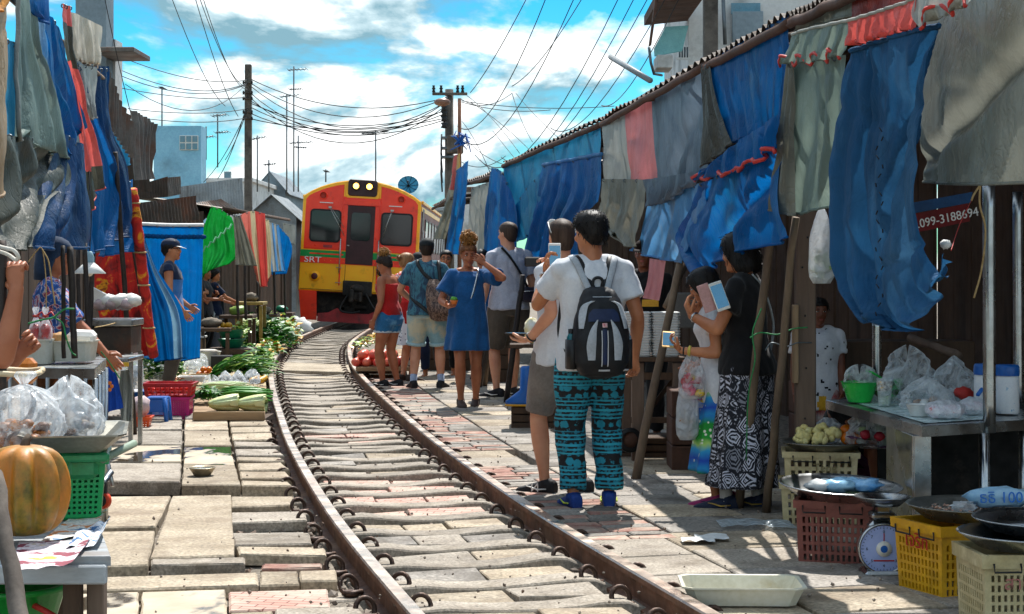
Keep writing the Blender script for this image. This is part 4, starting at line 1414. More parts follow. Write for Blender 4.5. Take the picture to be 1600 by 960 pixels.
for q in range(4):
 b=MB();b.tube([P(1062+q*4,74,24.4),P(1062+q*4,92,24.4)],.012,4);b.build('balcony_bar',m_alu,bu)
b=MB();b.box(P(1068,92,24.4),(.2,.03,.03));b.build('balcony_rail',m_whitew,bu)
b=MB();b.box(P(1168,45,24.9),(.45,.06,.5),None,0,.01);f=b.build('window',m_greyw,bu)
b=MB();b.box(P(1165,14,24.9),(.42,.05,.16));b.build('pane',m_dglass,f)
b=MB();b.tube([P(1130,0,24.8),P(1133,70,24.8)],.03,6);b.build('down_pipe',m_alu,bu)
tag(MB().box((P(1110,0,21).x,21,2.6),(.17,.17,5.6),None,0,.01).build('utility_pole',m_concp),'square concrete pole in front of the white house','utility pole')
# ========== people
def skin_mat(name,c,c2):
 t=NT(name)
 cc=t.mix(t.ramp(t.noise(7,4),[(.35,0.0),(.65,1.0)]),c2,c)
 t.set(Base_Color=cc,Roughness=.48)
 t.bs.inputs['Subsurface Weight'].default_value=.08
 t.bs.inputs['Subsurface Radius'].default_value=(.03,.012,.006)
 t.bs.inputs['Specular IOR Level'].default_value=.4
 t.bump(t.noise(160,3),.12,.002)
 return t.mat
sk_tan=skin_mat('tanned_skin','#b06f4e','#9c5c3e')
sk_fair=skin_mat('fair_skin','#d79c7c','#c58566')
sk_dark=skin_mat('brown_skin','#7d4a33','#693a27')
sk_mid=skin_mat('warm_skin','#c08059','#ad6c48')
def hair_mat(name,c,c2,rough=.52):
 t=NT(name)
 v=t.co((60,60,6))
 t.set(Base_Color=t.ramp(t.noise(1.0,4,.6,v),[(.3,c2),(.7,c)]),Roughness=rough,Specular_IOR_Level=.25)
 t.bump(t.noise(1.6,3,.6,v),.5,.004)
 return t.mat
h_black=hair_mat('black_hair','#1c1714','#0b0908')
h_dbrown=hair_mat('dark_brown_hair','#33241b','#1d140f')
h_blond=hair_mat('curly_blond_hair','#c08a4a','#7a4f27')
h_light=hair_mat('light_brown_hair','#a97f56','#7b5836')
h_buzz=hair_mat('short_brown_hair','#4c3a2e','#33261e',.6)
m_lip=M('lips','#9d4f46',rough=.4,bump=0,fine=0)
m_eyew=M('eye_white','#e6e0da',rough=.2,bump=0,fine=0)
m_eyed=M('dark_iris','#20140e',rough=.15,bump=0,fine=0)
m_brow=M('eyebrow','#2a1c14',rough=.8,bump=0,fine=0)
def cl(name,c,c2=None,rough=.85,**k):
 return M('cloth_'+name,c,c2,scale=k.pop('scale',5),rough=rough,bump=k.pop('bump',.25),bscale=k.pop('bscale',90),bdist=.003,sheen=k.pop('sheen',.15),spec=.2,**k)
c_white=cl('white','#dcdde0','#c9ccd2')
c_grey=cl('light_grey','#b8b9c2','#a3a5b0')
c_red=cl('red','#b9201f','#9c1817')
c_denim=cl('denim','#2f6f9d','#1f5784',dirt='#6fa0bd',dscale=5)
c_ldenim=cl('light_denim','#8fb3bb','#6c98a5',dirt='#c3bda2',dscale=3.2,damt=(.5,.62))
c_blue=cl('royal_blue','#1c5a94','#154878')
h_ginger=hair_mat('ginger_brown_hair','#8a5730','#55331c')
c_khaki=cl('dark_khaki','#5f564b','#4c443b')
c_shorts=cl('grey_cotton','#837b74','#6b645e')
c_black=cl('black','#17171a','#0e0e10')
c_navy=cl('navy','#1c2c4c','#131f38')
c_apron=cl('apron_blue','#93a6bd','#7c90aa')
c_pinkt=cl('pink','#d8506f','#bb3c5a')
def pat_marble():
 t=NT('cloth_dark_teal_marble')
 t.set(Base_Color=t.ramp(t.noise(9,6,.7,t.co((1,1,.5)),1.5),[(.3,'#17263a'),(.46,'#29475e'),(.55,'#3f7686'),(.7,'#1c2d46')]),Roughness=.85)
 t.bump(t.noise(80,3),.2,.003)
 return t.mat
def pat_elephant():
 t=NT('cloth_teal_banded_print')
 v=t.co()
 z=t.sep(v)[2]
 fr=t.math('FRACT',t.math('MULTIPLY',z,5.2))
 m1=t.math('ADD',t.vor(19,t.co((1,.6,1.0)),'F1','Distance',.35),t.math('MULTIPLY',t.noise(60,3,.6,t.co(),.6),.45))
 blob=t.ramp(m1,[(.64,1.0),(.70,0.0)],'LINEAR')
 lines=t.ramp(fr,[(0,0.0),(.05,1.0),(.09,0.0),(.16,1.0),(.20,0.0),(.27,.6),(.30,0.0),(.62,0.0),(.64,1.0),(.68,0.0),(.74,.8),(.80,0.0),(.86,1.0),(.93,0.0)][:14],'CONSTANT')
 inband=t.ramp(fr,[(.29,0.0),(.3,1.0),(.62,0.0)],'CONSTANT')
 small=t.ramp(t.vor(48,t.co((1,1,1))),[(.42,1.0),(.52,0.0)])
 a=t.mix(blob,'#0a0f14','#1c8ea6')
 b=t.mix(small,'#0c1318','#17788f')
 c=t.mix(inband,b,a)
 c=t.mix(lines,c,'#2aa3bb')
 sh=t.ramp(t.noise(6,3),[(.35,.72),(.65,1.0)])
 t.set(Base_Color=t.mix(1.0,c,sh,'MULTIPLY'),Roughness=.8)
 t.bump(t.noise(70,3),.15,.003)
 return t.mat
def pat_skirt():
 t=NT('cloth_navy_white_geometric_print')
 v=t.mix(.06,t.co((1,1,.8)),t.noise(5,2),'ADD')
 d=t.vor(12,v,'F1','Distance',.6)
 e=t.vor(12,v,'DISTANCE_TO_EDGE','Distance',.6)
 for n_ in t.t.nodes:
  if n_.type=='TEX_VORONOI' and n_.feature=='F1':n_.distance='MANHATTAN'
 ring=t.ramp(t.math('FRACT',t.math('MULTIPLY',d,2.3)),[(0,1.0),(.18,0.0),(.46,1.0),(.72,0.0)],'CONSTANT')
 edge=t.ramp(e,[(.05,0.0),(.09,1.0)])
 cellc=t.vor(12,v,'F1','Color',.6)
 keep=t.ramp(t.sep(cellc)[0],[(.6,1.0),(.65,.4)],'CONSTANT')
 k=t.math('MULTIPLY',t.math('MULTIPLY',ring,edge),keep)
 small=t.ramp(t.vor(70,v),[(.22,.7),(.3,0.0)])
 k=t.math('MAXIMUM',k,t.math('MULTIPLY',small,.6))
 t.set(Base_Color=t.mix(k,'#12141f','#c9cad8'),Roughness=.85)
 t.bump(t.noise(70,3),.15,.003)
 return t.mat
def pat_floral():
 t=NT('cloth_blue_green_floral_print')
 v=t.co()
 z=t.math('ADD',t.math('MULTIPLY',t.sep(v)[2],3.4),t.math('MULTIPLY',t.noise(5,3),.5))
 base=t.ramp(t.math('FRACT',z),[(0,'#1f8fc6'),(.2,'#1546b4'),(.4,'#2a9ccf'),(.52,'#a9cf6a'),(.62,'#1c9a30'),(.85,'#178a2e'),(.97,'#1d7fc4')])
 w_=t.ramp(t.vor(26,t.co((1,1,1)),'F1','Distance',1),[(.18,1.0),(.26,0.0)])
 g=t.ramp(t.noise(4,2,.5,t.co((1,1,1),(3,3,3))),[(.40,0.0),(.46,1.0)])
 t.set(Base_Color=t.mix(t.math('MULTIPLY',w_,g),base,'#e8ecd8'),Roughness=.8)
 t.bump(t.noise(70,3),.15,.003)
 return t.mat
def pat_dots():
 t=NT('cloth_white_dotted_print')
 d=t.vor(26,t.co(),'F1','Distance',.35)
 t.set(Base_Color=t.mix(t.ramp(d,[(.24,1.0),(.3,0.0)]),'#dfe0e6','#20304f'),Roughness=.85)
 return t.mat
def pat_camo():
 t=NT('brown_leaf_print_canvas')
 t.set(Base_Color=t.ramp(t.noise(22,5,.65,t.co((1,1,.6)),1.4),[(.3,'#231a17'),(.45,'#4a342c'),(.56,'#8d7363'),(.62,'#3a2a25'),(.75,'#1c1513')],'LINEAR'),Roughness=.7)
 return t.mat
def pat_red():
 t=NT('cloth_red_white_print')
 t.set(Base_Color=t.ramp(t.noise(14,4,.6,t.co()),[(.52,'#c91f1f'),(.56,'#eadfd8')]),Roughness=.8)
 return t.mat
def pat_blouse():
 t=NT('cloth_blue_mixed_print')
 t.set(Base_Color=t.ramp(t.noise(16,4,.6,t.co(),1.2),[(.35,'#143a7a'),(.47,'#1d5aa8'),(.52,'#c9c6cc'),(.56,'#b8343f'),(.62,'#16346a')]),Roughness=.8)
 return t.mat
c_marble,c_eleph,c_geo,c_floral,c_dots,c_camo,c_redp,c_blouse=pat_marble(),pat_elephant(),pat_skirt(),pat_floral(),pat_dots(),pat_camo(),pat_red(),pat_blouse()
m_sole=M('white_sole','#d8d7d2','#b9b6ae',rough=.7,bump=.1)
def ering(c,rx,ry,n=16,ex=Vector((1,0,0)),ey=Vector((0,1,0)),fb=None,pw=1.0):
 out=[]
 for j in range(n):
  a=2*math.pi*j/n
  ca,sa=math.cos(a),math.sin(a)
  if pw!=1.0:
   ca=math.copysign(abs(ca)**pw,ca);sa=math.copysign(abs(sa)**pw,sa)
  r2=ry if fb is None or sa>=0 else fb
  out.append(c+ex*(rx*ca)+ey*(r2*sa))
 return out
def ik(a,c,l1,l2,pole):
 d=c-a
 L=d.length
 if L>(l1+l2)*.999:
  c=a+d*((l1+l2)*.999/L);d=c-a;L=d.length
 x=(l1*l1-l2*l2+L*L)/(2*L)
 h=math.sqrt(max(0,l1*l1-x*x))
 n=d/L
 p=pole-n*pole.dot(n)
 p=p.normalized()if p.length>1e-6 else n.orthogonal()
 return a+n*x+p*h,c
FEM=[(.80,.165,.115,-.01),(.87,.178,.125,-.015),(.94,.165,.112,-.01),(1.02,.132,.092,0),(1.10,.122,.088,0),(1.18,.135,.098,.008),(1.26,.148,.112,.018),(1.33,.155,.098,.006),(1.39,.140,.078,-.006),(1.425,.085,.06,-.01)]
MAL=[(.80,.155,.112,-.01),(.87,.168,.118,-.01),(.94,.162,.108,-.005),(1.02,.152,.102,0),(1.10,.150,.102,0),(1.18,.160,.108,.003),(1.26,.172,.114,.008),(1.33,.176,.108,.002),(1.39,.160,.088,-.006),(1.425,.095,.065,-.01)]
LEG1=[(0,.092),(.25,.088),(.6,.072),(.85,.058),(1,.054)]
LEG2=[(0,.054),(.2,.058),(.38,.057),(.65,.044),(.85,.034),(1,.034)]
ARM1=[(0,.052),(.2,.05),(.6,.043),(1,.037)]
ARM2=[(0,.038),(.25,.042),(.6,.034),(1,.026)]
def limb(b,a,c,prof,k=1.0,n=12,ext=(0,0),m=0):
 d=c-a
 pts=[a+d*t for t,r in prof]
 rad=[r*k for t,r in prof]
 if ext[0]:pts[0]=pts[0]-d.normalized()*ext[0]
 if ext[1]:pts[-1]=pts[-1]+d.normalized()*ext[1]
 b.tube(pts,rad,n,m)
def hand(b,w_,d,n,side,curl=.35,spread=1.0,fist=0.0):
 d=d.normalized();n=(n-d*n.dot(d)).normalized();s=d.cross(n)*side
 pal=MB()
 rg=[]
 for t,wd,th in((-.012,.026,.022),(.02,.031,.019),(.05,.040,.017),(.082,.041,.014),(.092,.036,.010)):
  rg.append(ering(w_+d*t,wd,th,10,s,n))
 pal.loft(rg)
 fg=MB()
 for q,(off,L)in enumerate(((.030,.068),(.0105,.078),(-.0095,.072),(-.029,.056))):
  p=w_+d*.082+s*off
  ang=0.0
  pts=[p-d*.02,p]
  fd=(d+s*(off*2.2*spread)).normalized()
  for sg,kk in((.45,1.0),(.32,1.25),(.23,.9)):
   ang+=curl*kk*(1+.12*q)+fist*.9
   p=p+(fd*math.cos(ang)+n*math.sin(ang))*(L*sg)
   pts.append(p)
  fg.tube(pts,[.0095,.0092,.0085,.0078,.0058],7)
 p=w_+d*.022+s*.030
 td=(d*.62+s*.72+n*.34).normalized()
 t2=(d*.85+s*.25+n*(.4+curl*.5)).normalized()
 fg.tube([p-td*.02,p,p+td*.034,p+td*.034+t2*.030,p+td*.034+t2*.048],[.0125,.0125,.0108,.0095,.006],7)
 b.merge(pal)
 return fg
def head_parts(b,Hf,female=False):
 w_=.95 if female else 1.0
 prof=[(-.118,.022,.080,-.02),(-.108,.040,.094,.01),(-.085,.054,.098,.045),(-.055,.063,.096,.078),(-.02,.069,.095,.092),(.02,.074,.096,.100),(.055,.074,.092,.101),(.082,.064,.078,.086),(.102,.042,.052,.060),(.112,.016,.02,.024)]
 rg=[]
 for z,hx,f,bk in prof:
  rg.append([Hf(p)for p in ering(Vector((0,0,z)),hx*w_,f,18,fb=bk,pw=.92)])
 b.loft(rg)
 rg=[]
 for z,y,wx,dy in((.028,.088,.008,.012),(.0,.094,.010,.016),(-.022,.102,.0145,.018),(-.034,.098,.016,.016),(-.040,.09,.012,.012)):
  rg.append([Hf(p)for p in ering(Vector((0,y,z)),wx,dy,10)])
 b.loft(rg)
 for z,wx,dy,dz in((-.058,.024,.012,.0065),(-.068,.022,.012,.0065),(-.098,.022,.014,.014)):
  bb=MB();bb.ball((0,.090,z),(wx,dy,dz),10,6);b.merge(bb.xf_f(Hf))
 for sx in(-1,1):
  bb=MB();bb.ball((sx*.073*w_,-.008,-.005),(.012,.020,.031),10,7);b.merge(bb.xf_f(Hf))
  bb=MB();bb.ball((sx*.034,.083,-.032),(.026,.016,.022),8,6);b.merge(bb.xf_f(Hf))
  bb=MB();bb.ball((sx*.032,.086,.030),(.026,.012,.008),8,6);b.merge(bb.xf_f(Hf))
def _xf_f(s,f):
 s.v=[f(p)for p in s.v]
 return s
MB.xf_f=_xf_f
def face_bits(Hf):
 e=MB()
 for sx in(-1,1):
  e.merge(MB().ball((sx*.031,.0885,.011),(.0145,.0085,.0068),10,6,1).xf_f(Hf))
  e.merge(MB().ball((sx*.030,.0945,.011),(.0068,.0045,.0068),8,6,2).xf_f(Hf))
  e.tube([Hf(Vector((sx*x,y,z)))for x,y,z in((.015,.0965,.030),(.030,.0985,.036),(.047,.086,.030))],[.0028,.0042,.002],5,3)
  e.tube([Hf(Vector((sx*x,y,z)))for x,y,z in((.017,.094,.013),(.031,.0985,.0195),(.046,.086,.013))],.0019,4,3)
 e.merge(MB().ball((0,.1005,-.0575),(.021,.0045,.0045),10,5,4).xf_f(Hf))
 e.merge(MB().ball((0,.1000,-.0655),(.018,.0048,.0050),10,5,4).xf_f(Hf))
 e.merge(MB().ball((-.008,.112,-.037),(.004,.004,.003),6,4,3).xf_f(Hf))if False else None
 return e
def wrinkle(r,amp,sc,seed):
 for i,p in enumerate(r.v):
  q=Vector((p.x*sc,p.y*sc,p.z*sc*.55))+Vector((seed*3.1,seed,0))
  d=noise.fractal(q,.8,2.0,3)*amp
  c=1-min(1,abs(noise.noise(q*1.3+Vector((0,9,p.x*3))))*4)
  r.v[i]=p+r.n[i]*(d-amp*.7*c)
 return r
class Person:
 def __init__(s,label,loc,H,rz=0,female=False,skin=sk_mid,lean=0.0,head=(0,0,0),legs=None,arms=None,voxel=.0095,group=None,chub=1.0,side=0.0,sit=None,parts=('torso','legs','arms','head'),face=True,feet='shoe',feet_rz=(0,0)):
  s.k=H/1.70
  s.t=thing('person',label,'person',loc,rz,group)
  s.fem,s.skin=female,skin
  s.sec=FEM if female else MAL
  s.chub=chub
  s.lean,s.side=lean,side
  s.vox=voxel/s.k
  s.dz=0.0 if sit is None else sit-.86
  hw=.092 if female else .095
  s.hip=[Vector((-hw,0,.88+s.dz)),Vector((hw,0,.88+s.dz))]
  legs=legs or{}
  s.ank,s.knee=[],[]
  for i,sd in enumerate((-1,1)):
   a=Vector(legs.get('LR'[i],(sd*.10,-.03,.085)))
   kn,a=ik(s.hip[i],a,.41,.40,Vector(legs.get('pole',(sd*.12,1,.1))))
   s.knee.append(kn);s.ank.append(a)
  s.feet_rz=feet_rz
  sw=.165 if female else .185
  s.sh=[s.T(Vector((-sw,-.008,1.375))),s.T(Vector((sw,-.008,1.375)))]
  arms=arms or{}
  s.el,s.wr,s.hd,s.hn=[],[],[],[]
  for i,sd in enumerate((-1,1)):
   A=arms.get('LR'[i],{})
   w_=Vector(A.get('w',(sd*(.265 if not female else .24),.04,.86)))
   e,w_=ik(s.sh[i],w_,.285,.25,Vector(A.get('pole',(sd*.4,-1,-.2))))
   s.el.append(e);s.wr.append(w_)
   fd=(w_-e).normalized()
   s.hd.append(Vector(A['d'])if 'd' in A else fd)
   s.hn.append(Vector(A['n'])if 'n' in A else Vector((-sd,0,0)))
  s.curl=[arms.get(q,{}).get('curl',.32)for q in 'LR']
  yaw,pit,rol=head
  s.nb=s.T(Vector((0,-.012,1.42)))
  Rh=Euler((R(pit),R(rol),R(yaw)),'XYZ').to_matrix()
  base=s.nb+Vector((0,.008,.07))
  s.Hc=base+Rh@Vector((0,.012,.105))
  s.Hf=lambda p:s.Hc+Rh@Vector(p)
  s.Rh=Rh
  b=MB();fg=MB()
  if 'torso' in parts:
   b.loft([ering(s.T(Vector((0,y,z))),hx*chub,hy*chub,18)for z,hx,hy,y in s.sec])
   b.ball(s.hip[0],(.085,.1,.09),10,7);b.ball(s.hip[1],(.085,.1,.09),10,7)
   for sd in(0,1):
    b.ball(s.sh[sd],(.055,.055,.058),10,7)
    b.tube([s.nb+Vector((0,0,-.01)),s.nb.lerp(s.sh[sd],.55)+Vector((0,0,.012)),s.sh[sd]],[.052,.05,.045],10)
  if 'legs' in parts:
   for i in(0,1):
    limb(b,s.hip[i],s.knee[i],LEG1,chub,12);limb(b,s.knee[i],s.ank[i],LEG2,chub,12)
    b.ball(s.knee[i],.055*chub,10,7);b.ball(s.ank[i],.036,8,6)
    f=s.footf(i)
    b.loft([[f(p)for p in ering(Vector((0,y,z)),wx,.02,10,ey=Vector((0,0,1)))]for y,z,wx in((-.055,-.05,.022),(-.02,-.045,.032),(.06,-.052,.036),(.12,-.058,.040),(.16,-.062,.034),(.185,-.066,.018))])
    b.tube([s.ank[i],f(Vector((0,.02,-.04))),f(Vector((0,.09,-.055)))],[.036,.036,.022],10)
  if 'arms' in parts:
   for i,sd in enumerate((-1,1)):
    limb(b,s.sh[i],s.el[i],ARM1,chub if female else 1.05,12);limb(b,s.el[i],s.wr[i],ARM2,1.0,12,(0,.01))
    b.ball(s.el[i],.036,8,6)
    fg.merge(hand(b,s.wr[i],s.hd[i],s.hn[i],sd*-1*-1 if False else(1 if sd>0 else-1),s.curl[i]))
  if 'head' in parts:
   b.tube([s.nb+Vector((0,-.005,-.03)),base,s.Hf((0,-.005,-.04))],[.062 if not female else .054,.056 if not female else .048,.056 if not female else .05],14)
   head_parts(b,s.Hf,female)
  r=remesh(b,s.vox,2)
  r.merge(fg)
  if 'head' in parts and face:r.merge(face_bits(s.Hf))
  s.put(r,'body',[skin,m_eyew,m_eyed,m_brow,m_lip])
 def T(s,p):
  h=max(0,p.z-.9)
  return Vector((p.x+s.side*h,p.y+s.lean*h,p.z+s.dz-.25*(s.lean**2+s.side**2)*h))
 def footf(s,i):
  a=R(s.feet_rz[i])
  d=Vector((math.sin(-a),math.cos(a),0));x=Vector((d.y,-d.x,0))
  kv=(s.ank[i]-s.knee[i]).normalized()
  up=Vector((0,0,1))
  return lambda p:s.ank[i]+x*p[0]+d*p[1]+up*p[2]
 def put(s,r,name,mats,parent=None):
  r.v=[p*s.k for p in r.v]
  o=r.build(name,mats,parent or s.t,local=True)
  return o
 def garment(s,name,mats,b,wr=.006,sc=7,seed=1.0,vox=.0115,sm=2,matf=None):
  r=remesh(b,vox/s.k,sm)
  wrinkle(r,wr,sc,seed)
  if matf:
   for i,f in enumerate(r.f):
    r.m[i]=matf(sum((r.v[q]for q in f),Vector())/len(f))
  return s.put(r,name,mats)
 def top(s,mats,sleeve=.6,hem=.80,loose=.018,name='shirt',neck=1.41,flare=0.0,seed=1.0,slw=.020,strap=False,matf=None,wr=.007,upto=None):
  b=MB()
  rg=[]
  lo=[q for q in s.sec if q[0]>=hem+.01]
  z0,hx0,hy0,y0=lo[0]
  lh=max(loose,.046)
  rg.append(ering(s.T(Vector((0,y0,hem))),(hx0+lh+flare)*s.chub,(hy0+lh+flare)*s.chub,22))
  for z,hx,hy,y in lo:
   if upto and z>upto:continue
   t=max(0,1-(z-hem)/.35)
   lz=loose*(1 if z<1.36 else .55)
   if z<1.12:lz=max(lz,lerp(.046,loose,max(0,(z-.98)/.14)))
   hxx=max(hx,.145 if z<1.3 and not s.fem else hx)
   rg.append(ering(s.T(Vector((0,y,z))),(hxx+lz+flare*t)*s.chub,(hy+lz+flare*t)*s.chub,22))
  if upto is None:
   rg.append(ering(s.T(Vector((0,-.012,neck+.03))),.068,.06,22))
  b.loft(rg)
  if not strap:
   for i in(0,1):
    b.ball(s.sh[i],(.066,.066,.068),10,7)
    b.tube([s.nb+Vector((0,0,-.012)),s.nb.lerp(s.sh[i],.55)+Vector((0,0,.016)),s.sh[i]],[.062,.060,.058],12)
    if sleeve>0:
     d=s.el[i]-s.sh[i]
     n_=6
     pts,rad=[],[]
     for q in range(n_+1):
      t=q/n_*min(sleeve,1.0)
      pts.append(s.sh[i]+d*t);rad.append(.058+slw*(t/max(.01,sleeve))**.8-.010*t)
     if sleeve>1:
      d2=s.wr[i]-s.el[i]
      for q in range(1,5):
       t=q/4*(sleeve-1);pts.append(s.el[i]+d2*t);rad.append(.052+slw*.6-.012*t)
     b.tube(pts,rad,14)
  else:
   for i in(0,1):
    a=s.T(Vector(((-1,1)[i]*.085,.07,1.30)));c=s.T(Vector(((-1,1)[i]*.095,-.07,1.30)));m_=s.T(Vector(((-1,1)[i]*.10,-.01,1.425)))
    b.tube([cat([a,m_,c],q/8)for q in range(9)],.016,8)
  return s.garment(name,mats,b,wr,7,seed,matf=matf)
 def pants(s,mats,to=1.0,loose=.02,name='trousers',waist=1.0,seed=2.0,flare=0.0,wr=.007,matf=None):
  b=MB()
  rg=[]
  for z,hx,hy,y in[q for q in s.sec if .78<q[0]<waist]:
   rg.append(ering(s.T(Vector((0,y,z))),(hx+min(loose*.8,.022))*s.chub,(hy+min(loose*.8,.022))*s.chub,22))
  q=rg[-1]
  rg.append(ering(s.T(Vector((0,-.005,waist))),(s.sec[2][1]+.008)*s.chub,(s.sec[2][2]+.010)*s.chub,22))
  b.loft(rg)
  for i in(0,1):
   b.ball(s.hip[i]+Vector((0,-.005,-.01)),(.092+loose*.3,.108+loose*.3,.10),12,8)
   pts,rad=[],[]
   d=s.knee[i]-s.hip[i]
   for q in range(6):
    t=q/5*min(1,to)
    pts.append(s.hip[i]+d*t);rad.append((interp(LEG1,t)*s.chub+loose+flare*t))
   if to>1:
    d=s.ank[i]-s.knee[i]
    for q in range(1,7):
     t=q/6*(to-1)
     pts.append(s.knee[i]+d*t);rad.append(max(interp(LEG2,t),.05)*s.chub+loose+flare*(1+t*.3)-.012*t)
   b.tube(pts,rad,16)
  return s.garment(name,mats,b,wr,6,seed,matf=matf)
 def skirt(s,mats,hem,waist=1.0,w0=.02,w1=.10,name='skirt',folds=9,seed=3.0,wr=.006,amp=.016,y1=0.0,upper=None):
  b=MB()
  rg=[]
  n_=14
  for q in range(n_+1):
   t=q/n_
   z=lerp(waist,hem,t)
   if z>.80:hx,hy,yo=interp([(a[0],a[1])for a in s.sec],z),interp([(a[0],a[2])for a in s.sec],z),interp([(a[0],a[3])for a in s.sec],z)
   else:
    hx,hy,yo=.165,.115,-.01
   g=w0+w1*t**1.3
   ring=[]
   for j in range(44):
    a=2*math.pi*j/44
    f=amp*t*(math.sin(folds*a+seed+t)+.5*math.sin(folds*1.7*a+2*seed))
    ring.append(s.T(Vector(((hx*s.chub+g+f)*math.cos(a),(hy*s.chub+g*.8+f)*math.sin(a)+yo+y1*t,z))))
   rg.append(ring)
  b.loft(rg)
  return s.garment(name,mats,b,wr,6,seed)
 def shoes(s,upper,sole=m_sole,name='shoe',extra=None,sock=None,accent=None):
  for i in(0,1):
   f=s.footf(i)
   b=MB()
   st=((-.078,.030),(-.06,.037),(0,.038),(.07,.043),(.13,.045),(.175,.038),(.20,.02))
   def sec_(y,wx,z0,z1):
    return[f(Vector((wx*math.cos(2*math.pi*j/16),y,lerp(z0,z1,.5+.5*math.copysign(abs(math.sin(2*math.pi*j/16))**.6,math.sin(2*math.pi*j/16))))))for j in range(16)]
   tops=(-.0,.018,.012,-.008,-.028,-.040,-.052)
   b.loft([sec_(y,wx,-.078,tp)for(y,wx),tp in zip(st,tops)])
   b.tube([s.ank[i]+Vector((0,0,.012)),f(Vector((0,-.01,-.02)))],[.043,.046],12)
   r=remesh(b,.007/s.k,1)
   o=s.put(r,name,[upper])
   b=MB();b.loft([sec_(y*1.02,wx+.004,-.088,-.062)for y,wx in st])
   s.put(b,'sole',[sole],o)
   if accent:
    b=MB()
    for sx in(-1,1):
     b.tube([f(Vector((sx*.0425,-.03,-.04))),f(Vector((sx*.046,.03,-.046))),f(Vector((sx*.047,.08,-.032))),f(Vector((sx*.042,.11,-.028)))],[.004,.006,.004,.002],5)
    s.put(b,'side_mark',[accent],o)
   if sock:
    b=MB();b.tube([s.ank[i]+(s.knee[i]-s.ank[i]).normalized()*.09,s.ank[i],f(Vector((0,0,-.02)))],[.040,.040,.042],12);s.put(b,'sock',[sock])
 def hair(s,mat,style='short',thick=.012,seed=1.0,strands=160,len_=.04,clump=.006):
  def lim(az):
   c=math.cos(az)
   a=abs(az)
   if style in('short','buzz','tied'):
    return interp([(0,.062),(.7,.055),(1.25,.022),(1.55,.0),(1.9,-.035),(2.5,-.075),(3.15,-.08)],a)
   if style=='bob':
    return interp([(0,.055),(.6,.04),(.95,-.06),(1.3,-.13),(2.0,-.145),(3.15,-.12)],a)
   if style=='long':
    return interp([(0,.055),(.6,.045),(.95,-.05),(1.3,-.20),(2.0,-.26),(3.15,-.26)],a)
   return .05
  prof=[(-.30,.060,.055,.085),(-.16,.076,.07,.104),(-.10,.076,.08,.105),(-.055,.074,.094,.10),(-.02,.073,.096,.102),(.02,.076,.098,.106),(.055,.075,.094,.106),(.082,.066,.080,.090),(.100,.048,.058,.066),(.112,.02,.026,.03),(.116,.001,.001,.001)]
  def pt(az,z,off):
   sa,ca=math.sin(az),math.cos(az)
   hx=interp([(q[0],q[1])for q in prof],z);hf=interp([(q[0],q[2])for q in prof],z);hb=interp([(q[0],q[3])for q in prof],z)
   if style in('short','buzz','tied')and z<-.02 and ca<0:
    hb*=1-.28*((-.02-z)/.06)
    hx*=1-.10*((-.02-z)/.06)
   y=ca*(hf if ca>0 else hb)
   x=sa*hx
   nrm=Vector((sa,ca,max(0,z*9))).normalized()
   k=noise.noise(Vector((az*3.2,z*16,seed)))+.5*noise.noise(Vector((az*9,z*30,seed+4)))
   return Vector((x,y,z))+nrm*(thick*off+clump*k)
  b=MB()
  nu,nv=40,18
  def fn(u,v):
   az=(u-.5)*2*math.pi
   z=lerp(.116,lim(az),1-math.cos(v*math.pi/2)if False else v**1.0)
   z=.116-(.116-lim(az))*(v**1.35)
   return s.Hf(pt(az,z,1.0 if v<.9 else 1-(v-.9)*6))
  b.grid(fn,nu,nv)
  rr=random.Random(int(seed*100)+5)
  for q in range(strands):
   az=rr.uniform(-math.pi,math.pi)
   z=lerp(.112,lim(az),rr.random()**1.2)
   p=pt(az,z,1.0)
   ou=Vector((p.x,p.y,p.z*.6+.02)).normalized()
   dn=Vector((rr.uniform(-.4,.4),rr.uniform(-.4,.4),-1 if z<.08 else 0))
   L=len_*rr.uniform(.5,1.2)
   pts=[p-ou*.004,p+ou*.004+dn*L*.35,p+ou*(.007 if style!='bob' else .002)*rr.uniform(.1,1)+dn*L]
   b.tube([s.Hf(x)for x in pts],[.0022,.0022,.0008],3)
  return s.put(b,'hair',[mat])
 def bun(s,mat,c,r,n=150,seed=1,name='hair_bun'):
  rr=random.Random(seed)
  b=MB()
  b.ball(s.Hf(c),(r*.78,r*.78,r*.72),12,8,0,.2,3,seed)
  for q in range(n):
   d=Vector((rr.gauss(0,1),rr.gauss(0,1),rr.gauss(0,.8))).normalized()
   p=Vector(c)+d*r*.7
   t=d.orthogonal().normalized();t.rotate(Matrix.Rotation(rr.uniform(0,6.3),3,d))
   R_=r*rr.uniform(.16,.34)
   pts=[]
   for k in range(7):
    a=k/6*rr.uniform(3.5,5.5)
    pts.append(s.Hf(p+d*(R_*math.sin(a)+r*.18*k/6)+t*(R_*(1-math.cos(a)))))
   b.tube(pts,[.0036,.0045,.0045,.004,.0035,.003,.0015],4)
  return s.put(b,name,[mat])
 def cap(s,mat,brim='front',mat2=None,bucket=False):
  b=MB()
  rg=[]
  zz=((.030,.086,.104,.112),(.06,.085,.103,.112),(.09,.074,.092,.098),(.112,.05,.065,.068),(.124,.02,.025,.028),(.126,.003,.003,.003))
  for z,hx,f,bk in zz:
   rg.append([s.Hf(p)for p in ering(Vector((0,-.004,z)),hx,f,22,fb=bk)])
  b.loft(rg)
  if bucket:
   b.loft([[s.Hf(p)for p in ering(Vector((0,0,z)),hx,f,22,fb=f)]for z,hx,f in((.045,.088,.106),(.03,.105,.125),(.005,.132,.15),(.0,.130,.148),(.025,.10,.12))])
  o=s.put(b,'cap',[mat])
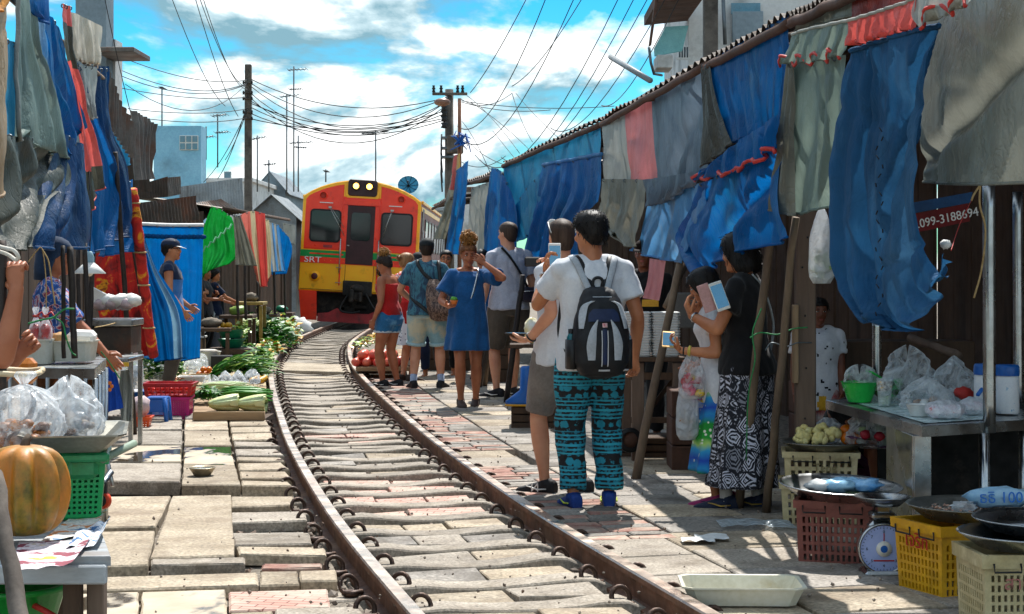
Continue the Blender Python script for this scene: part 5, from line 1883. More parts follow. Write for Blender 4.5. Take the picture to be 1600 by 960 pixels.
  if not bucket:
   b=MB()
   sg=1 if brim=='front' else-1
   top,bot=[],[]
   for i in range(9):
    a=math.pi*(i/8)
    top.append((math.cos(a)*.082,sg*(.085+math.sin(a)*.085),.036-.018*math.sin(a)))
   base=[(math.cos(math.pi*i/8)*.080,sg*(.04+math.sin(math.pi*i/8)*.06),.040)for i in range(9)]
   vs=[s.Hf(p)for p in top]+[s.Hf(p)for p in base]+[s.Hf((p[0],p[1],p[2]-.006))for p in top]+[s.Hf((p[0],p[1],p[2]-.006))for p in base]
   fs=[]
   for i in range(8):
    fs+=[[i,i+1,i+10,i+9],[i+18,i+27,i+28,i+19],[i,i+18,i+19,i+1]]
   b.add(vs,fs)
   s.put(b,'brim',[mat2 or mat],o)
  return o
 def w(s,p):
  return ROOT[s.t.name]@(Vector(p)*s.k)
 def strap(s,pts,r,mat,name='strap',flat=2.2):
  b=MB();b.tube([cat([Vector(p)for p in pts],i/20)for i in range(21)],r,6,0,True,flat)
  return s.put(b,name,[mat])
 def bangle(s,i,mat,t=.06,r=.032,th=.006,name='bracelet'):
  d=(s.el[i]-s.wr[i]).normalized();c=s.wr[i]+d*t
  u=d.orthogonal().normalized();v=d.cross(u)
  b=MB();b.tube([c+(u*math.cos(a)+v*math.sin(a))*r for a in[2*math.pi*q/16 for q in range(17)]],th,5)
  return s.put(b,name,[mat])
def gl(x,y):return G(x,y)
m_sil=M('silver_metal','#c9cacb',rough=.25,metal=.95,bump=0)
m_scr=M('phone_screen','#22394a','#0e1a22',scale=30,rough=.08,spec=.8,bump=0,emit='#3d6580',estr=.35,rvar=0)
m_gold=M('gold_case','#b3905a','#94733f',rough=.3,metal=.6,bump=0)
m_rose=M('rose_case','#c79a96','#ad7f7c',rough=.35,metal=.3,bump=0)
def phone(label,o,up,face,w_,h_,mc,ms=m_scr,th=.008,cat_='phone'):
 up=Vector(up).normalized();f=Vector(face);f=(f-up*f.dot(up)).normalized();x=up.cross(f)
 t=thing('phone',label,cat_,o)
 Rm=basis(x,up,f)
 b=MB();b.box(o,(w_,h_,th),Rm,0,.003);b.build('case',mc,t)
 b=MB();b.box(o+f*(th/2+.0006),(w_*.88,h_*.8,.0012),Rm);b.build('screen',ms,t)
 b=MB();b.box(o-f*(th/2+.0008)+up*h_*.4+x*w_*.3,(.016,.009,.002),Rm);b.build('lens',m_blk,t)
 return t
def bag_body(s,label,name,secs,mat,cat_='bag',nn=22,pw=.7):
 t=thing(name,label,cat_,s.w((secs[0][1],secs[0][2],secs[0][0])))
 b=MB();b.loft([ering(Vector((xc,yc,z)),hw,hd,nn,pw=pw)for z,xc,yc,hw,hd in secs])
 r=remesh(b,.012,2);wrinkle(r,.006,9,secs[0][0]*7)
 r.v=[s.w(p)for p in r.v]
 r.build('body',mat,t)
 return t
def bpart(s,t,name,mat,b):
 b.v=[s.w(p)for p in b.v]
 return b.build(name,mat,t)
p=Person('young man in white T-shirt and teal elephant print trousers raising a phone, backpack on',gl(925,796),1.66,R(10),skin=sk_mid,head=(22,-2,0),legs={'L':(-.115,-.02,.085),'R':(.105,.02,.085)},feet_rz=(8,-12),arms={'L':{'w':(-.205,.30,1.36),'pole':(-.5,.3,-1),'d':(.08,.05,1),'n':(.75,-.65,0),'curl':.5},'R':{'w':(.262,.03,.875),'d':(-.02,.1,-1),'n':(-.8,-.6,0),'curl':.55}})
p.top([c_white],.62,.80,.030,'shirt',slw=.026,seed=1.3)
p.pants([c_eleph],1.93,.024,'trousers',.98,2.2,.014,wr=.012)
p.shoes(M('blue_runner','#17408f','#123273',rough=.7,bump=.3,bscale=200),M('grey_orange_sole','#c0b4ab','#b06a4c',scale=9,rough=.7),accent=M('lime_mark','#b9c93a',rough=.6))
p.hair(h_black,'short',.019,2.0,420,.026,.006)
p.bangle(0,m_sil,.03,.033,.006)
hw_=p.wr[0]+Vector((.045,-.005,.10))
phone('white framed phone held up by the backpack man',p.w(hw_),(0,.05,1),(.05,-1,0),.072,.148,m_white)
bk=bag_body(p,'black and navy backpack with pale grey panels on the young man','backpack',[(.765,0,-.20,.06,.05),(.785,0,-.205,.12,.085),(.86,0,-.215,.165,.105),(.98,0,-.215,.168,.11),(1.10,0,-.205,.150,.10),(1.20,0,-.19,.118,.085),(1.265,0,-.175,.085,.06),(1.285,0,-.165,.05,.04)],M('black_nylon','#15171c','#0c0e12',scale=8,rough=.6,bump=.3,bscale=150),'backpack')
m_bgrey=M('pale_grey_nylon','#b4b9bf','#9aa0a6',scale=6,rough=.6,bump=.2,bscale=150)
m_bnavy=M('navy_nylon','#182a50','#101d3a',scale=6,rough=.6,bump=.2,bscale=150)
def bsurf(x,z):
 tab=[(.785,.12,.085,-.205),(.86,.165,.105,-.215),(.98,.168,.11,-.215),(1.10,.150,.10,-.205),(1.20,.118,.085,-.19),(1.265,.085,.06,-.175)]
 hw=interp([(a[0],a[1])for a in tab],z);hd=interp([(a[0],a[2])for a in tab],z);yc=interp([(a[0],a[3])for a in tab],z)
 q=min(.98,abs(x)/hw)**(1/.7)
 return yc-hd*(max(0,1-q*q)**.5)**.7-.006
def bpanel(name,mat,cl_,wid,off=.006):
 b=MB()
 n=16
 pts=[(cat([Vector((x,z,0))for x,z in cl_],i/n),cat([Vector((q,0,0))for q in wid],i/n).x)for i in range(n+1)]
 def fn(u,v):
  c,w_=pts[int(round(v*n))]
  x=c.x+(u-.5)*2*w_
  return Vector((x,bsurf(x,c.y)-off+.004*(2*u-1)**2,c.y))
 b.grid(fn,6,n)
 return bpart(p,bk,name,mat,b)
for sx in(-1,1):
 bpanel('grey_panel',m_bgrey,[(sx*.075,.875),(sx*.077,.96),(sx*.064,1.04),(sx*.038,1.10)],[.020,.026,.018,.004],.010)
 bpanel('outer_panel',m_bgrey,[(sx*.128,1.05),(sx*.118,1.12),(sx*.098,1.18),(sx*.055,1.205)],[.012,.018,.016,.012],.008)
 bpanel('piping',M('white_piping','#d8dade',rough=.6),[(sx*.017,.84),(sx*.017,.95),(sx*.017,1.04)],[.0028,.0028,.0028],.012)
 b=MB();b.loft([[Vector((sx*x,y,z))for x,y in((.14,-.12),(.185,-.13),(.19,-.20),(.165,-.26),(.14,-.22))]for z in(.82,.90,.985)]);bpart(p,bk,'mesh_pocket',m_blk,b)
 sp_=[Vector((sx*.03,-.16,1.25)),Vector((sx*.06,-.12,1.33)),Vector((sx*.095,-.07,1.425)),Vector((sx*.11,.0,1.452)),Vector((sx*.12,.09,1.38)),Vector((sx*.14,.14,1.2)),Vector((sx*.165,.1,1.0)),Vector((sx*.16,-.1,.90))]
 b=MB();b.tube([cat(sp_,i/30)for i in range(31)],.009,8,0,True,3.0,(0,-1,.3));bpart(p,bk,'shoulder_strap',m_blk,b)
 sp2=[q+Vector((sx*.018,-.004,.004))for q in sp_[:4]]
 b=MB();b.tube([cat(sp2,i/16)for i in range(17)],.008,8,0,True,2.6,(0,-1,.3));bpart(p,bk,'strap_pad',m_bgrey,b)
bpanel('navy_band',m_bnavy,[(0,.85),(0,.95),(0,1.05)],[.012,.013,.013],.009)
bpanel('navy_flap',m_bnavy,[(0,1.09),(0,1.13),(0,1.16)],[.09,.085,.06],.008)
bpanel('zip_line',m_bgrey,[(0,1.225),(0,1.229)],[.055,.055],.006)
bpanel('badge',M('badge_white','#d8d5d8','#b5474a',scale=60,rough=.5),[(0,1.058),(0,1.082)],[.014,.014],.016)
bpanel('name_tag',m_bgrey,[(0,.812),(0,.822)],[.032,.032],.008)
b=MB();b.tube([cat([Vector(q)for q in((-.03,-.15,1.27),(-.026,-.15,1.32),(0,-.15,1.335),(.026,-.15,1.32),(.03,-.15,1.27))],i/16)for i in range(17)],.009,7);bpart(p,bk,'carry_loop',m_blk,b)
for sx,c1 in((-1,'#1c8f9c'),(1,'#a9c6d8')):
 bt=thing('bottle','teal bottle in the left side pocket of the backpack' if sx<0 else 'clear pale blue bottle in the right side pocket of the backpack','bottle',p.w((sx*.165,-.18,.93)))
 b=MB();b.lathe([(0,.84),(.024,.84),(.026,.95),(.024,1.0),(.014,1.02)],12,(sx*.163,-.185,0));bpart(p,bt,'bottle_body',M('bottle_'+c1,c1,rough=.15,transm=.5,bump=0),b)
 b=MB();b.lathe([(.016,1.02),(.016,1.045),(0,1.047)],12,(sx*.163,-.185,0));bpart(p,bt,'cap',m_white if sx>0 else m_blk,b)
p=Person('shaved headed man in white shirt and grey shorts with sunglasses pushed up',gl(877,773),1.64,R(50),skin=sk_fair,head=(-34,4,0),legs={'L':(-.10,.05,.085),'R':(.09,-.10,.085)},feet_rz=(10,-10),arms={'R':{'w':(.10,.22,1.36),'pole':(.6,.9,-.9),'d':(-.1,-.1,1),'n':(-.9,-.2,0),'curl':.6},'L':{'w':(-.25,.05,.97),'pole':(-.3,-1,-.2),'d':(.1,1,-.15),'n':(.2,.0,1),'curl':.3}})
p.top([c_white],.55,.80,.026,'shirt',seed=2.3)
p.pants([c_shorts],.93,.032,'shorts',1.0,3.1)
p.shoes(M('black_runner','#26262a','#17171a',rough=.75,bump=.3,bscale=200),accent=m_white)
f=p.footf(0)
text('N',.075,m_white,frame(p.w(f(Vector((-.049,.045,-.035)))),(p.w(f(Vector((-.05,.045,0))))-p.w(f(Vector((-.05,.145,0)))))*-1,(0,0,1)),p.t,'letter',.001)
p.hair(h_buzz,'buzz',.004,3.0,0,.01,.0015)
b=MB()
for sx in(-1,1):
 b.merge(MB().ball((sx*.034,.092,.088),(.030,.008,.022),12,6).xf_f(p.Hf));b.tube([p.Hf((sx*.064,.085,.09)),p.Hf((sx*.082,.0,.062)),p.Hf((sx*.08,-.04,.03))],.0035,5)
p.put(b,'sunglasses',[m_white])
p.strap([(-.09,-.115,1.42),(-.02,-.145,1.2),(.1,-.14,1.0),(.16,-.06,.86)],.010,m_blk)
p.bangle(1,m_sil,.03,.032,.008,'watch');p.bangle(0,m_blk,.02,.032,.005)
cmr=thing('camera','small dark camera in the raised hand of the shaved headed man','camera',p.w(p.wr[1]+Vector((-.06,.03,.09))))
b=MB();b.box(p.w(p.wr[1]+Vector((-.05,.05,.085))),(.1,.045,.06),None,0,.008);b.build('body',m_blk,cmr)
b=MB();b.lathe([(0,0),(.024,0),(.026,.03),(0,.032)],12);b.xf(Matrix.Translation(p.w(p.wr[1]+Vector((-.05,.05,.085))))@Matrix.Rotation(R(50),4,'Z')@Matrix.Rotation(R(-90),4,'X'));b.build('lens',m_blk,cmr)
c0=p.w(p.wr[0]+Vector((0,.1,.02)))
phone('black phone lying in the low hand of the shaved headed man',c0+Vector((0,0,.012)),(-.7,.7,0),(0,0,1),.07,.14,m_blk)
p=Person('woman in white T-shirt and blue green floral skirt looking at a gold phone',gl(1126,793),1.36,R(82),True,skin=sk_mid,lean=.12,head=(0,-28,0),legs={'L':(-.07,.03,.085),'R':(.08,-.05,.085)},arms={'L':{'w':(-.22,.27,1.12),'pole':(-.3,-.4,-1),'d':(.1,.9,.7),'n':(.3,-.5,.8),'curl':.5},'R':{'w':(.14,.18,1.0),'pole':(.3,-.6,-1)}})
p.top([c_white],.5,.74,.024,'shirt',seed=4.0)
p.skirt([c_floral],.26,.98,.03,.09,seed=4,y1=.02)
p.shoes(M('magenta_runner','#a82a6b','#8c1f57',rough=.7,bump=.3,bscale=200),accent=c_navy,sock=None)
p.hair(h_black,'long',.016,4,160,.05)
p.bangle(0,m_blk,.02,.026,.006)
p.bangle(0,M('yellow_cloth_band','#d8c25a',rough=.8,bump=.3),.06,.03,.012,'scrunchie')
phone('gold phone in the hand of the woman in floral skirt',p.w(p.wr[0]+Vector((.02,.09,.075))),(.1,.8,.6),(0,-.6,.8),.07,.14,m_gold)
hang=p.w(p.wr[0]+(p.el[0]-p.wr[0]).normalized()*.1)
def hanging_bag(label,top,h,w_,mat,fill=None,fmat=None,cat_='plastic bag',yaw=0,thick=.55,seed=1,n=12):
 t=thing('plastic_bag',label,cat_,top-Vector((0,0,h)))
 b=MB()
 rg=[]
 for q in range(13):
  v=q/12
  wd=w_*(.10+.90*min(1,v/.45)**.7)*(1 if v<.9 else 1-(v-.9)*3.4)
  ring=[]
  for j in range(24):
   a=2*math.pi*j/24
   k=1+.12*nz((math.cos(a)*2,math.sin(a)*2+seed,v*3))+.06*nz((math.cos(a)*6,math.sin(a)*6,v*4+seed))
   ring.append(top+Matrix.Rotation(yaw,3,'Z')@Vector((math.cos(a)*wd/2*k,math.sin(a)*wd/2*thick*k,-h*v)))
  rg.append(ring)
 b.loft(rg)
 b.build('bag_film',mat,t)
 if fill:
  f=MB()
  for q in range(n):
   c=top+Matrix.Rotation(yaw,3,'Z')@Vector((rnd(-.3,.3)*w_,rnd(-.2,.2)*w_*thick,-h*rnd(.55,.93)))
   f.ball(c,(rnd(.14,.24)*w_,rnd(.14,.22)*w_*.8,rnd(.10,.2)*w_),8,6,q%len(fmat),.3,2,q)
  f.build('contents',fmat,t)
 return t
mb_clear=bag_mat('clear_bag','#eef4f8',.62)
mb_white=bag_mat('milky_bag','#e6eaee',.25,.3)
hanging_bag('clear bag of pink and yellow snacks hanging from her wrist',hang+Vector((-.02,0,0)),.26,.15,mb_clear,True,[M('pink_snack','#d9607a',rough=.6),M('red_snack','#b8323a',rough=.6),M('yellow_snack','#e3c04a',rough=.6)],seed=3)
hanging_bag('large milky shopping bag hanging below the snack bag',hang+Vector((-.035,.09,-.14)),.36,.13,mb_white,True,[M('grey_filling','#8d8f92',rough=.7),M('amber_jar','#9a6a34',rough=.5)],seed=5,n=8)
hanging_bag('small bag of magenta flowers and a blue packet behind the snack bag',hang+Vector((.04,.10,-.08)),.24,.10,mb_clear,True,[M('magenta_petal','#d63a9a',rough=.6),M('blue_packet','#2a6fc4',rough=.4),M('yellow_snack','#e3c04a',rough=.6)],seed=6)
p=Person('black haired woman in black top and navy white print skirt filming with a phone',gl(1166,799),1.545,R(62),True,skin=sk_mid,lean=.03,head=(6,-10,4),legs={'L':(-.08,.10,.085),'R':(.08,-.05,.085)},feet_rz=(18,6),chub=1.04,arms={'L':{'w':(-.15,.30,1.20),'pole':(-.5,-.2,-1),'d':(.1,.5,1),'n':(.5,-.5,.2),'curl':.55},'R':{'w':(.03,.30,1.16),'pole':(.6,-.1,-1),'d':(-.1,.4,1),'n':(-.6,-.5,.2),'curl':.5}})
p.top([c_black],.55,.84,.034,'blouse',seed=5.0,slw=.04)
p.skirt([c_geo],.16,1.0,.035,.08,seed=5,y1=.02,folds=7,amp=.02)
p.shoes(M('navy_runner','#202b47','#151d33',rough=.7,bump=.3,bscale=200),accent=M('gold_mark','#c9a24a',rough=.4),sock=M('white_sock','#cfc7c0',rough=.9,bump=.2))
p.hair(h_black,'bob',.022,5,260,.07,.004)
p.bangle(0,m_sil,.035,.028,.008)
p.strap([(-.06,-.06,1.455),(0,-.115,1.36),(.1,-.14,1.15),(.17,-.09,.95)],.005,M('pale_cord','#aeb7bb',rough=.6))
hh=p.w(p.wr[0].lerp(p.wr[1],.35)+Vector((.0,.07,.14)))
hh=P(1124,463,9.35)
phone('large phone with a lit screen held up by the woman in black',hh,(-.36,.1,1),(.25,-1,.15),.078,.16,m_white)
cov=thing('phone_cover','open rose pink flip cover beside the large lit phone','phone cover',hh+Vector((-.075,.0,-.015)))
b=MB();b.box(hh+Vector((-.07,-.002,-.01)),(.068,.005,.155),Euler((0,R(-20),R(14))).to_matrix(),0,.002);b.build('flap',m_rose,cov)
p=Person('tall man in pale grey T-shirt and dark khaki shorts with a waist bag',gl(795,623),1.82,R(24),skin=sk_fair,head=(16,0,0),legs={'L':(-.12,.02,.085),'R':(.1,.1,.085)},feet_rz=(40,20),arms={'L':{'w':(-.285,.02,.855),'n':(.6,-.6,0),'curl':.4},'R':{'w':(.22,.2,.95)}})
p.top([c_grey],.62,.86,.022,'shirt',seed=6.0)
p.pants([c_khaki],.97,.035,'shorts',1.0,6.2,.01)
p.shoes(M('black_runner','#26262a','#17171a',rough=.75,bump=.3,bscale=200),accent=m_white)
p.hair(h_buzz,'buzz',.005,6.0,0,.01,.002)
p.strap([(-.10,-.06,1.46),(-.03,-.115,1.36),(.07,-.14,1.2),(.16,-.12,1.04),(.2,-.02,.98)],.012,c_black)
p.bangle(0,m_blk,.02,.034,.009,'watch')
wb=bag_body(p,'dark violet waist bag at the back of the man in pale grey','waist_bag',[(.93,.15,-.17,.05,.03),(.955,.15,-.175,.11,.05),(1.03,.14,-.175,.125,.055),(1.08,.13,-.17,.09,.04)],M('violet_black_nylon','#2b2638','#1a1724',rough=.6,bump=.2))
b=MB();b.tube([Vector((.05,-.235,1.04)),Vector((.15,-.24,1.045)),Vector((.24,-.225,1.04))],.004,5);bpart(p,wb,'zip',m_sil,b)
p=Person('woman in loose royal blue dress walking forward, hand on her forehead',gl(731,638),1.585,R(183),True,skin=sk_tan,head=(6,-12,0),legs={'R':(.075,.07,.09),'L':(-.085,-.08,.085),'pole':(0,1,.1)},feet_rz=(-8,8),chub=1.02,arms={'R':{'w':(.20,.27,1.06),'pole':(.6,-.8,-.4),'d':(-.4,1,.1),'n':(-.3,.2,1),'curl':.5},'L':{'w':(-.165,.15,1.50),'pole':(-1,.5,-.6),'d':(.75,.12,.55),'n':(.1,-1,-.2),'curl':.35}})
b=MB()
rg=[]
for q in range(17):
 t=q/16
 z=lerp(1.36,.60,t)
 ring=[]
 for j in range(40):
  a=2*math.pi*j/40
  w_=lerp(.165,.235,t**1.1);d_=lerp(.125,.215,t)
  f_=.018*t*math.sin(7*a+t*2)
  ring.append(p.T(Vector(((w_+f_)*math.cos(a),(d_+f_)*math.sin(a),z))))
 rg.append(ring)
rg.insert(0,[p.T(Vector((.12*math.cos(2*math.pi*j/40),.085*math.sin(2*math.pi*j/40)-.005,1.415)))for j in range(40)])
b.loft(rg)
for i in(0,1):
 b.ball(p.sh[i],.072,10,7)
 d=p.el[i]-p.sh[i]
 b.tube([p.nb.lerp(p.sh[i],.6),p.sh[i],p.sh[i]+d*.35,p.sh[i]+d*.72],[.06,.072,.085,.10],16)
p.garment('dress',[c_blue],b,.008,6,7.0)
p.shoes(M('brown_sandal','#4a3a33','#33271f',rough=.7,bump=.2),M('dark_sole','#2e2825',rough=.8))
p.hair(h_ginger,'tied',.012,7,140,.02,.006)
p.bun(h_blond,(0,-.02,.165),.085,240,7)
p.strap([(.02,.135,1.0),(-.05,.14,1.2),(-.10,.09,1.40),(-.11,.0,1.455)],.005,m_sil)
fd=thing('snack_cup','cup of orange and green snack in her lowered hand','snack',p.w(p.wr[1]+Vector((-.06,.1,.03))))
b=MB();c=p.w(p.wr[1]+Vector((-.05,.10,.045)));b.lathe([(0,-.02),(.025,-.02),(.04,.02),(.036,.02),(.02,-.012)],12,c);b.build('cup',M('orange_cup','#e07a30',rough=.5),fd)
b=MB();b.ball(c+Vector((0,0,.03)),(.035,.035,.022),10,6,0,.4,3);b.build('filling',M('green_filling','#5fae3a',rough=.6),fd)
p=Person('man in marbled dark teal T-shirt and pale denim shorts wearing a black cap',gl(667,609),1.67,R(-4),skin=sk_fair,head=(6,0,0),legs={'L':(-.15,-.03,.085),'R':(.16,.02,.085)},feet_rz=(24,-16),chub=1.05,arms={'L':{'w':(-.19,.22,1.0),'pole':(-1,-.6,-.3),'d':(.5,.8,.3),'curl':.6},'R':{'w':(.22,.22,1.0),'pole':(1,-.6,-.3)}})
p.top([c_marble],.68,.84,.030,'shirt',seed=8.0,slw=.03)
p.pants([c_ldenim],.88,.036,'shorts',.98,8.2,.008)
b=MB()
for i in(0,1):
 a=p.hip[i].lerp(p.knee[i],.84);c=p.hip[i].lerp(p.knee[i],.93)
 b.tube([a,c],[.112,.112],18)
p.put(b,'cuff',[cl('pale_cuff','#a9c6cc','#8fb0b8')])
p.shoes(M('black_runner','#26262a','#17171a',rough=.75,bump=.3,bscale=200),sock=M('blue_sock','#a8b6d0',rough=.9))
p.hair(h_dbrown,'short',.008,8,60,.012)
p.cap(M('black_cap','#1b2226','#11171a',rough=.8,bump=.2,bscale=120),'front')
bb_=bag_body(p,'brown leaf print backpack slung on the man in teal','backpack',[(.78,.19,-.20,.06,.05),(.80,.19,-.21,.125,.08),(.92,.18,-.225,.15,.10),(1.06,.155,-.22,.14,.09),(1.18,.12,-.19,.10,.06),(1.25,.10,-.16,.05,.03)],c_camo,'backpack')
for pts in([(.07,-.15,1.24),(-.02,-.14,1.32),(-.09,-.10,1.42),(-.105,-.02,1.465),(-.12,.1,1.36)],[(.17,-.15,1.22),(.15,-.10,1.38),(.13,-.02,1.455),(.13,.1,1.36)],[(.07,-.2,.86),(-.05,-.16,.95),(-.16,-.08,1.04),(-.19,.06,1.15)]):
 b=MB();b.tube([cat([Vector(q)for q in pts],i/18)for i in range(19)],.009,6,0,True,2.6,(0,-1,.3));bpart(p,bb_,'strap',m_blk,b)
b=MB();b.loft([ering(Vector((xc,yc,z)),hw,hd,16,pw=.7)for z,xc,yc,hw,hd in((.83,.19,-.29,.08,.03),(.9,.19,-.315,.1,.035),(1.0,.175,-.305,.085,.03))]);bpart(p,bb_,'front_pocket',c_camo,b)
p=Person('woman in red tank top and denim shorts with a curly blond bun',gl(608,606),1.50,R(62),True,skin=sk_tan,head=(-4,-22,0),legs={'L':(-.06,.06,.085),'R':(.10,-.06,.085)},feet_rz=(10,0),chub=1.14,lean=.05,arms={'L':{'w':(-.235,.08,.87),'n':(1,0,0),'curl':.4},'R':{'w':(.2,.2,.95)}})
p.top([c_red],0,.93,.014,'tank_top',seed=9.0,strap=True,upto=1.33)
p.pants([c_denim],.40,.016,'denim_shorts',.99,9.2,.012)
b=MB()
for i in(0,1):
 c=p.hip[i].lerp(p.knee[i],.40);b.tube([c+Vector((0,0,.012)),c-Vector((0,0,.014))],[.118,.118],18)
p.put(b,'frayed_hem',[cl('white_fray','#c9cfd6','#aab4be')])
p.shoes(M('black_runner','#26262a','#17171a',rough=.75,bump=.3,bscale=200),accent=m_white)
p.hair(h_dbrown,'tied',.012,9,120,.02,.006)
p.bun(h_blond,(0,-.05,.13),.075,170,9)
p=Person('woman in red print blouse and white dotted skirt holding a phone to her face',gl(634,598),1.52,R(-52),True,skin=sk_fair,head=(0,-4,0),legs={'L':(-.07,0,.085),'R':(.08,.04,.085)},arms={'R':{'w':(.10,.28,1.40),'pole':(.8,.1,-1),'d':(-.1,-.1,1),'n':(-.9,.1,0),'curl':.6},'L':{'w':(-.16,.26,1.1)}})
p.top([c_redp,c_red],.4,.78,.03,'blouse',seed=10.0,matf=lambda q:0 if q.z>1.06 else 1)
p.skirt([c_dots],.50,1.0,.03,.06,seed=10)
p.shoes(M('brown_sandal','#4a3a33','#33271f',rough=.7,bump=.2),M('dark_sole','#2e2825',rough=.8))
p.hair(h_light,'tied',.010,10,120,.02,.004)
p.bun(h_light,(0,-.125,.05),.04,60,10)
b=MB()
for sx in(-1,1):
 b.merge(MB().ball((sx*.034,.098,.010),(.030,.010,.020),12,6).xf_f(p.Hf));b.tube([p.Hf((sx*.06,.09,.014)),p.Hf((sx*.08,.0,.01))],.004,5)
b.tube([p.Hf((-.01,.104,.014)),p.Hf((.01,.104,.014))],.004,5)
p.put(b,'sunglasses',[m_blk])
phone('black phone held before the face of the woman in red blouse',p.w(p.wr[1]+Vector((-.03,.03,.08))),(0,0,1),(-.3,-1,0),.07,.14,m_blk)
p=Person('person in a dark bucket hat standing behind the man in teal',Vector((-1.16,21.3,0)),1.53,R(170),skin=sk_mid,face=True)
p.top([c_black],.6,.8,.02,seed=11);p.pants([c_navy],1.9,.025,seed=11);p.cap(M('bucket_hat','#20262b','#151a1e',rough=.85,bump=.2),bucket=True)
p=Person('man with glasses partly hidden behind the woman in blue dress',Vector((-.82,21.6,0)),1.56,R(178),skin=sk_mid)
p.top([cl('leaf_green','#4f8a3c','#3f702f')],.6,.8,.02,seed=12);p.pants([c_black],1.9,.025,seed=12);p.hair(h_black,'short',.012,12,60,.02)
b=MB()
for sx in(-1,1):
 b.tube([p.Hf(Vector((sx*.032+.024*math.cos(a),.103,.010+.018*math.sin(a))))for a in[2*math.pi*q/12 for q in range(13)]],.0022,4)
p.put(b,'glasses',[m_blk])
p=Person('vendor in dark clothes deep in the shade under the olive cloth',Vector((1.02,13.3,0)),1.56,R(165),skin=sk_dark)
p.top([c_black],.6,.8,.02,seed=13);p.pants([c_black],1.9,.025,seed=13);p.cap(M('maroon_cap','#2b1d1b',rough=.85),'front')
p=Person('person in white shorts half hidden behind the blue dress',Vector((-.36,20.6,0)),1.56,R(10),skin=sk_tan)
p.top([c_blue],.6,.84,.02,seed=14);p.pants([c_white],.75,.03,'shorts',seed=14);p.hair(h_black,'short',.012,14,60,.02);p.shoes(M('black_runner','#26262a','#17171a',rough=.75))
p=Person('child in white T-shirt with a yellow print standing behind the thick post',Vector((1.895,10.7,0)),1.16,R(176),skin=sk_dark,head=(8,-6,0),chub=1.02,arms={'R':{'w':(.22,.12,.86),'curl':.6},'L':{'w':(-.2,.12,.86)}})
p.top([c_white,M('yellow_print','#d9a92a','#c08a1e',rough=.8),c_black],.6,.70,.035,'shirt',seed=15,matf=lambda q:1 if(q.y>0 and abs(q.x+.028)<.04+.012*math.sin(q.z*60)and .52<q.z<.84)else(2 if q.y>0 and noise.noise(q*24)>.52 else 0))
p.pants([cl('red_shorts','#a9262a','#d0cdc8',scale=12)],.85,.03,'shorts',seed=15)
p.hair(h_black,'short',.014,15,120,.03)
p=Person('seated vendor whose bare knees show beside the steel counter',Vector((1.99,9.95,0)),1.40,R(172),True,skin=sk_tan,lean=.95,sit=.28,head=(0,-35,0),legs={'L':(-.12,.42,.085),'R':(.13,.42,.085),'pole':(0,.6,1)},chub=1.15,voxel=.01,arms={'R':{'w':(.12,.42,.62)},'L':{'w':(-.12,.42,.62)}})
p.top([c_black],.6,.84,.02,seed=16);p.pants([M('violet_cloth','#6a3560','#52284a',rough=.85,bump=.2)],.55,.03,'shorts',seed=16)
p.hair(h_black,'bob',.014,16,60,.03);p.shoes(M('brown_sandal','#4a3a33'))
p=Person('man in sleeveless blue shirt, navy cap and glasses among the left tarps',Vector((-3.76,19.0,0)),1.66,R(-82),skin=sk_mid,head=(0,-2,0),arms={'R':{'w':(.24,.16,.9)},'L':{'w':(-.2,.2,.95)}},chub=1.03)
p.top([cl('sky_blue','#3f7fc4','#2f69a8'),c_navy],0.12,.8,.02,'vest',seed=17,matf=lambda q:1 if q.z>1.26 else 0);p.pants([c_khaki],1.9,.03,seed=17);p.hair(h_black,'short',.008,17,40,.015)
p.cap(M('navy_cap','#1d2a44','#141d30',rough=.8,bump=.2),'front',m_white)
b=MB();b.tube([p.Hf((.078,-.01,.012)),p.Hf((.062,.085,.014)),p.Hf((.03,.108,.012)),p.Hf((-.03,.108,.012)),p.Hf((-.062,.085,.014))],.004,5);p.put(b,'glasses',[m_blk])
pw=P(313,450,20.4)
p=Person('woman in pink holding the wooden pole of the green tarp',Vector((-4.82,25.5,0)),1.42,R(-70),True,skin=sk_mid,arms={'R':{'w':(.06,.34,1.18),'pole':(1,-.3,-1),'curl':.9},'L':{'w':(.0,.34,1.04),'pole':(-1,-.3,-1),'curl':.9}})
p.top([c_pinkt],.5,.8,.02,seed=18);p.pants([c_black],1.9,.03,seed=18);p.hair(h_black,'tied',.012,18,60,.02)
p=Person('person in charcoal clothes behind the wooden pole of the green tarp',Vector((-4.62,26.0,0)),1.36,R(-100),True,skin=sk_tan,arms={'L':{'w':(-.1,.2,1.2),'pole':(-1,-.3,-1),'curl':.9},'R':{'w':(.1,.3,1.1),'curl':.9}})
p.top([cl('charcoal','#3a3a40','#2b2b30')],.6,.8,.02,seed=19);p.pants([c_black],1.9,.03,seed=19);p.hair(h_black,'tied',.012,19,60,.02)
p=Person('vendor in navy shirt and pale blue apron right of the green tarp',Vector((-4.55,26.4,0)),1.32,R(-62),True,skin=sk_mid,head=(0,0,0),chub=1.1,arms={'R':{'w':(.16,.38,1.08),'pole':(1,-.3,-1),'curl':.9},'L':{'w':(-.1,.36,1.05),'curl':.9}})
p.top([c_navy],.7,.8,.02,seed=20);p.pants([cl('grey_trousers','#8e94a0','#787e8a')],1.9,.04,seed=20);p.hair(h_black,'short',.022,20,120,.03)
b=MB();b.grid(lambda u,v:p.T(Vector((lerp(-.17,.17,u)*(1-.25*(1-v)),.135+.03*math.sin(u*math.pi)+.03*v,lerp(1.32,.62,v)))),10,14)
p.put(b,'apron',[c_apron])
p=Person('woman in dark head scarf, glasses and blue print blouse behind the left bars',Vector((-2.62,9.85,0)),1.52,R(-76),True,skin=sk_tan,head=(-6,-4,0),arms={'R':{'w':(.12,.34,.95)},'L':{'w':(-.12,.34,.95)}})
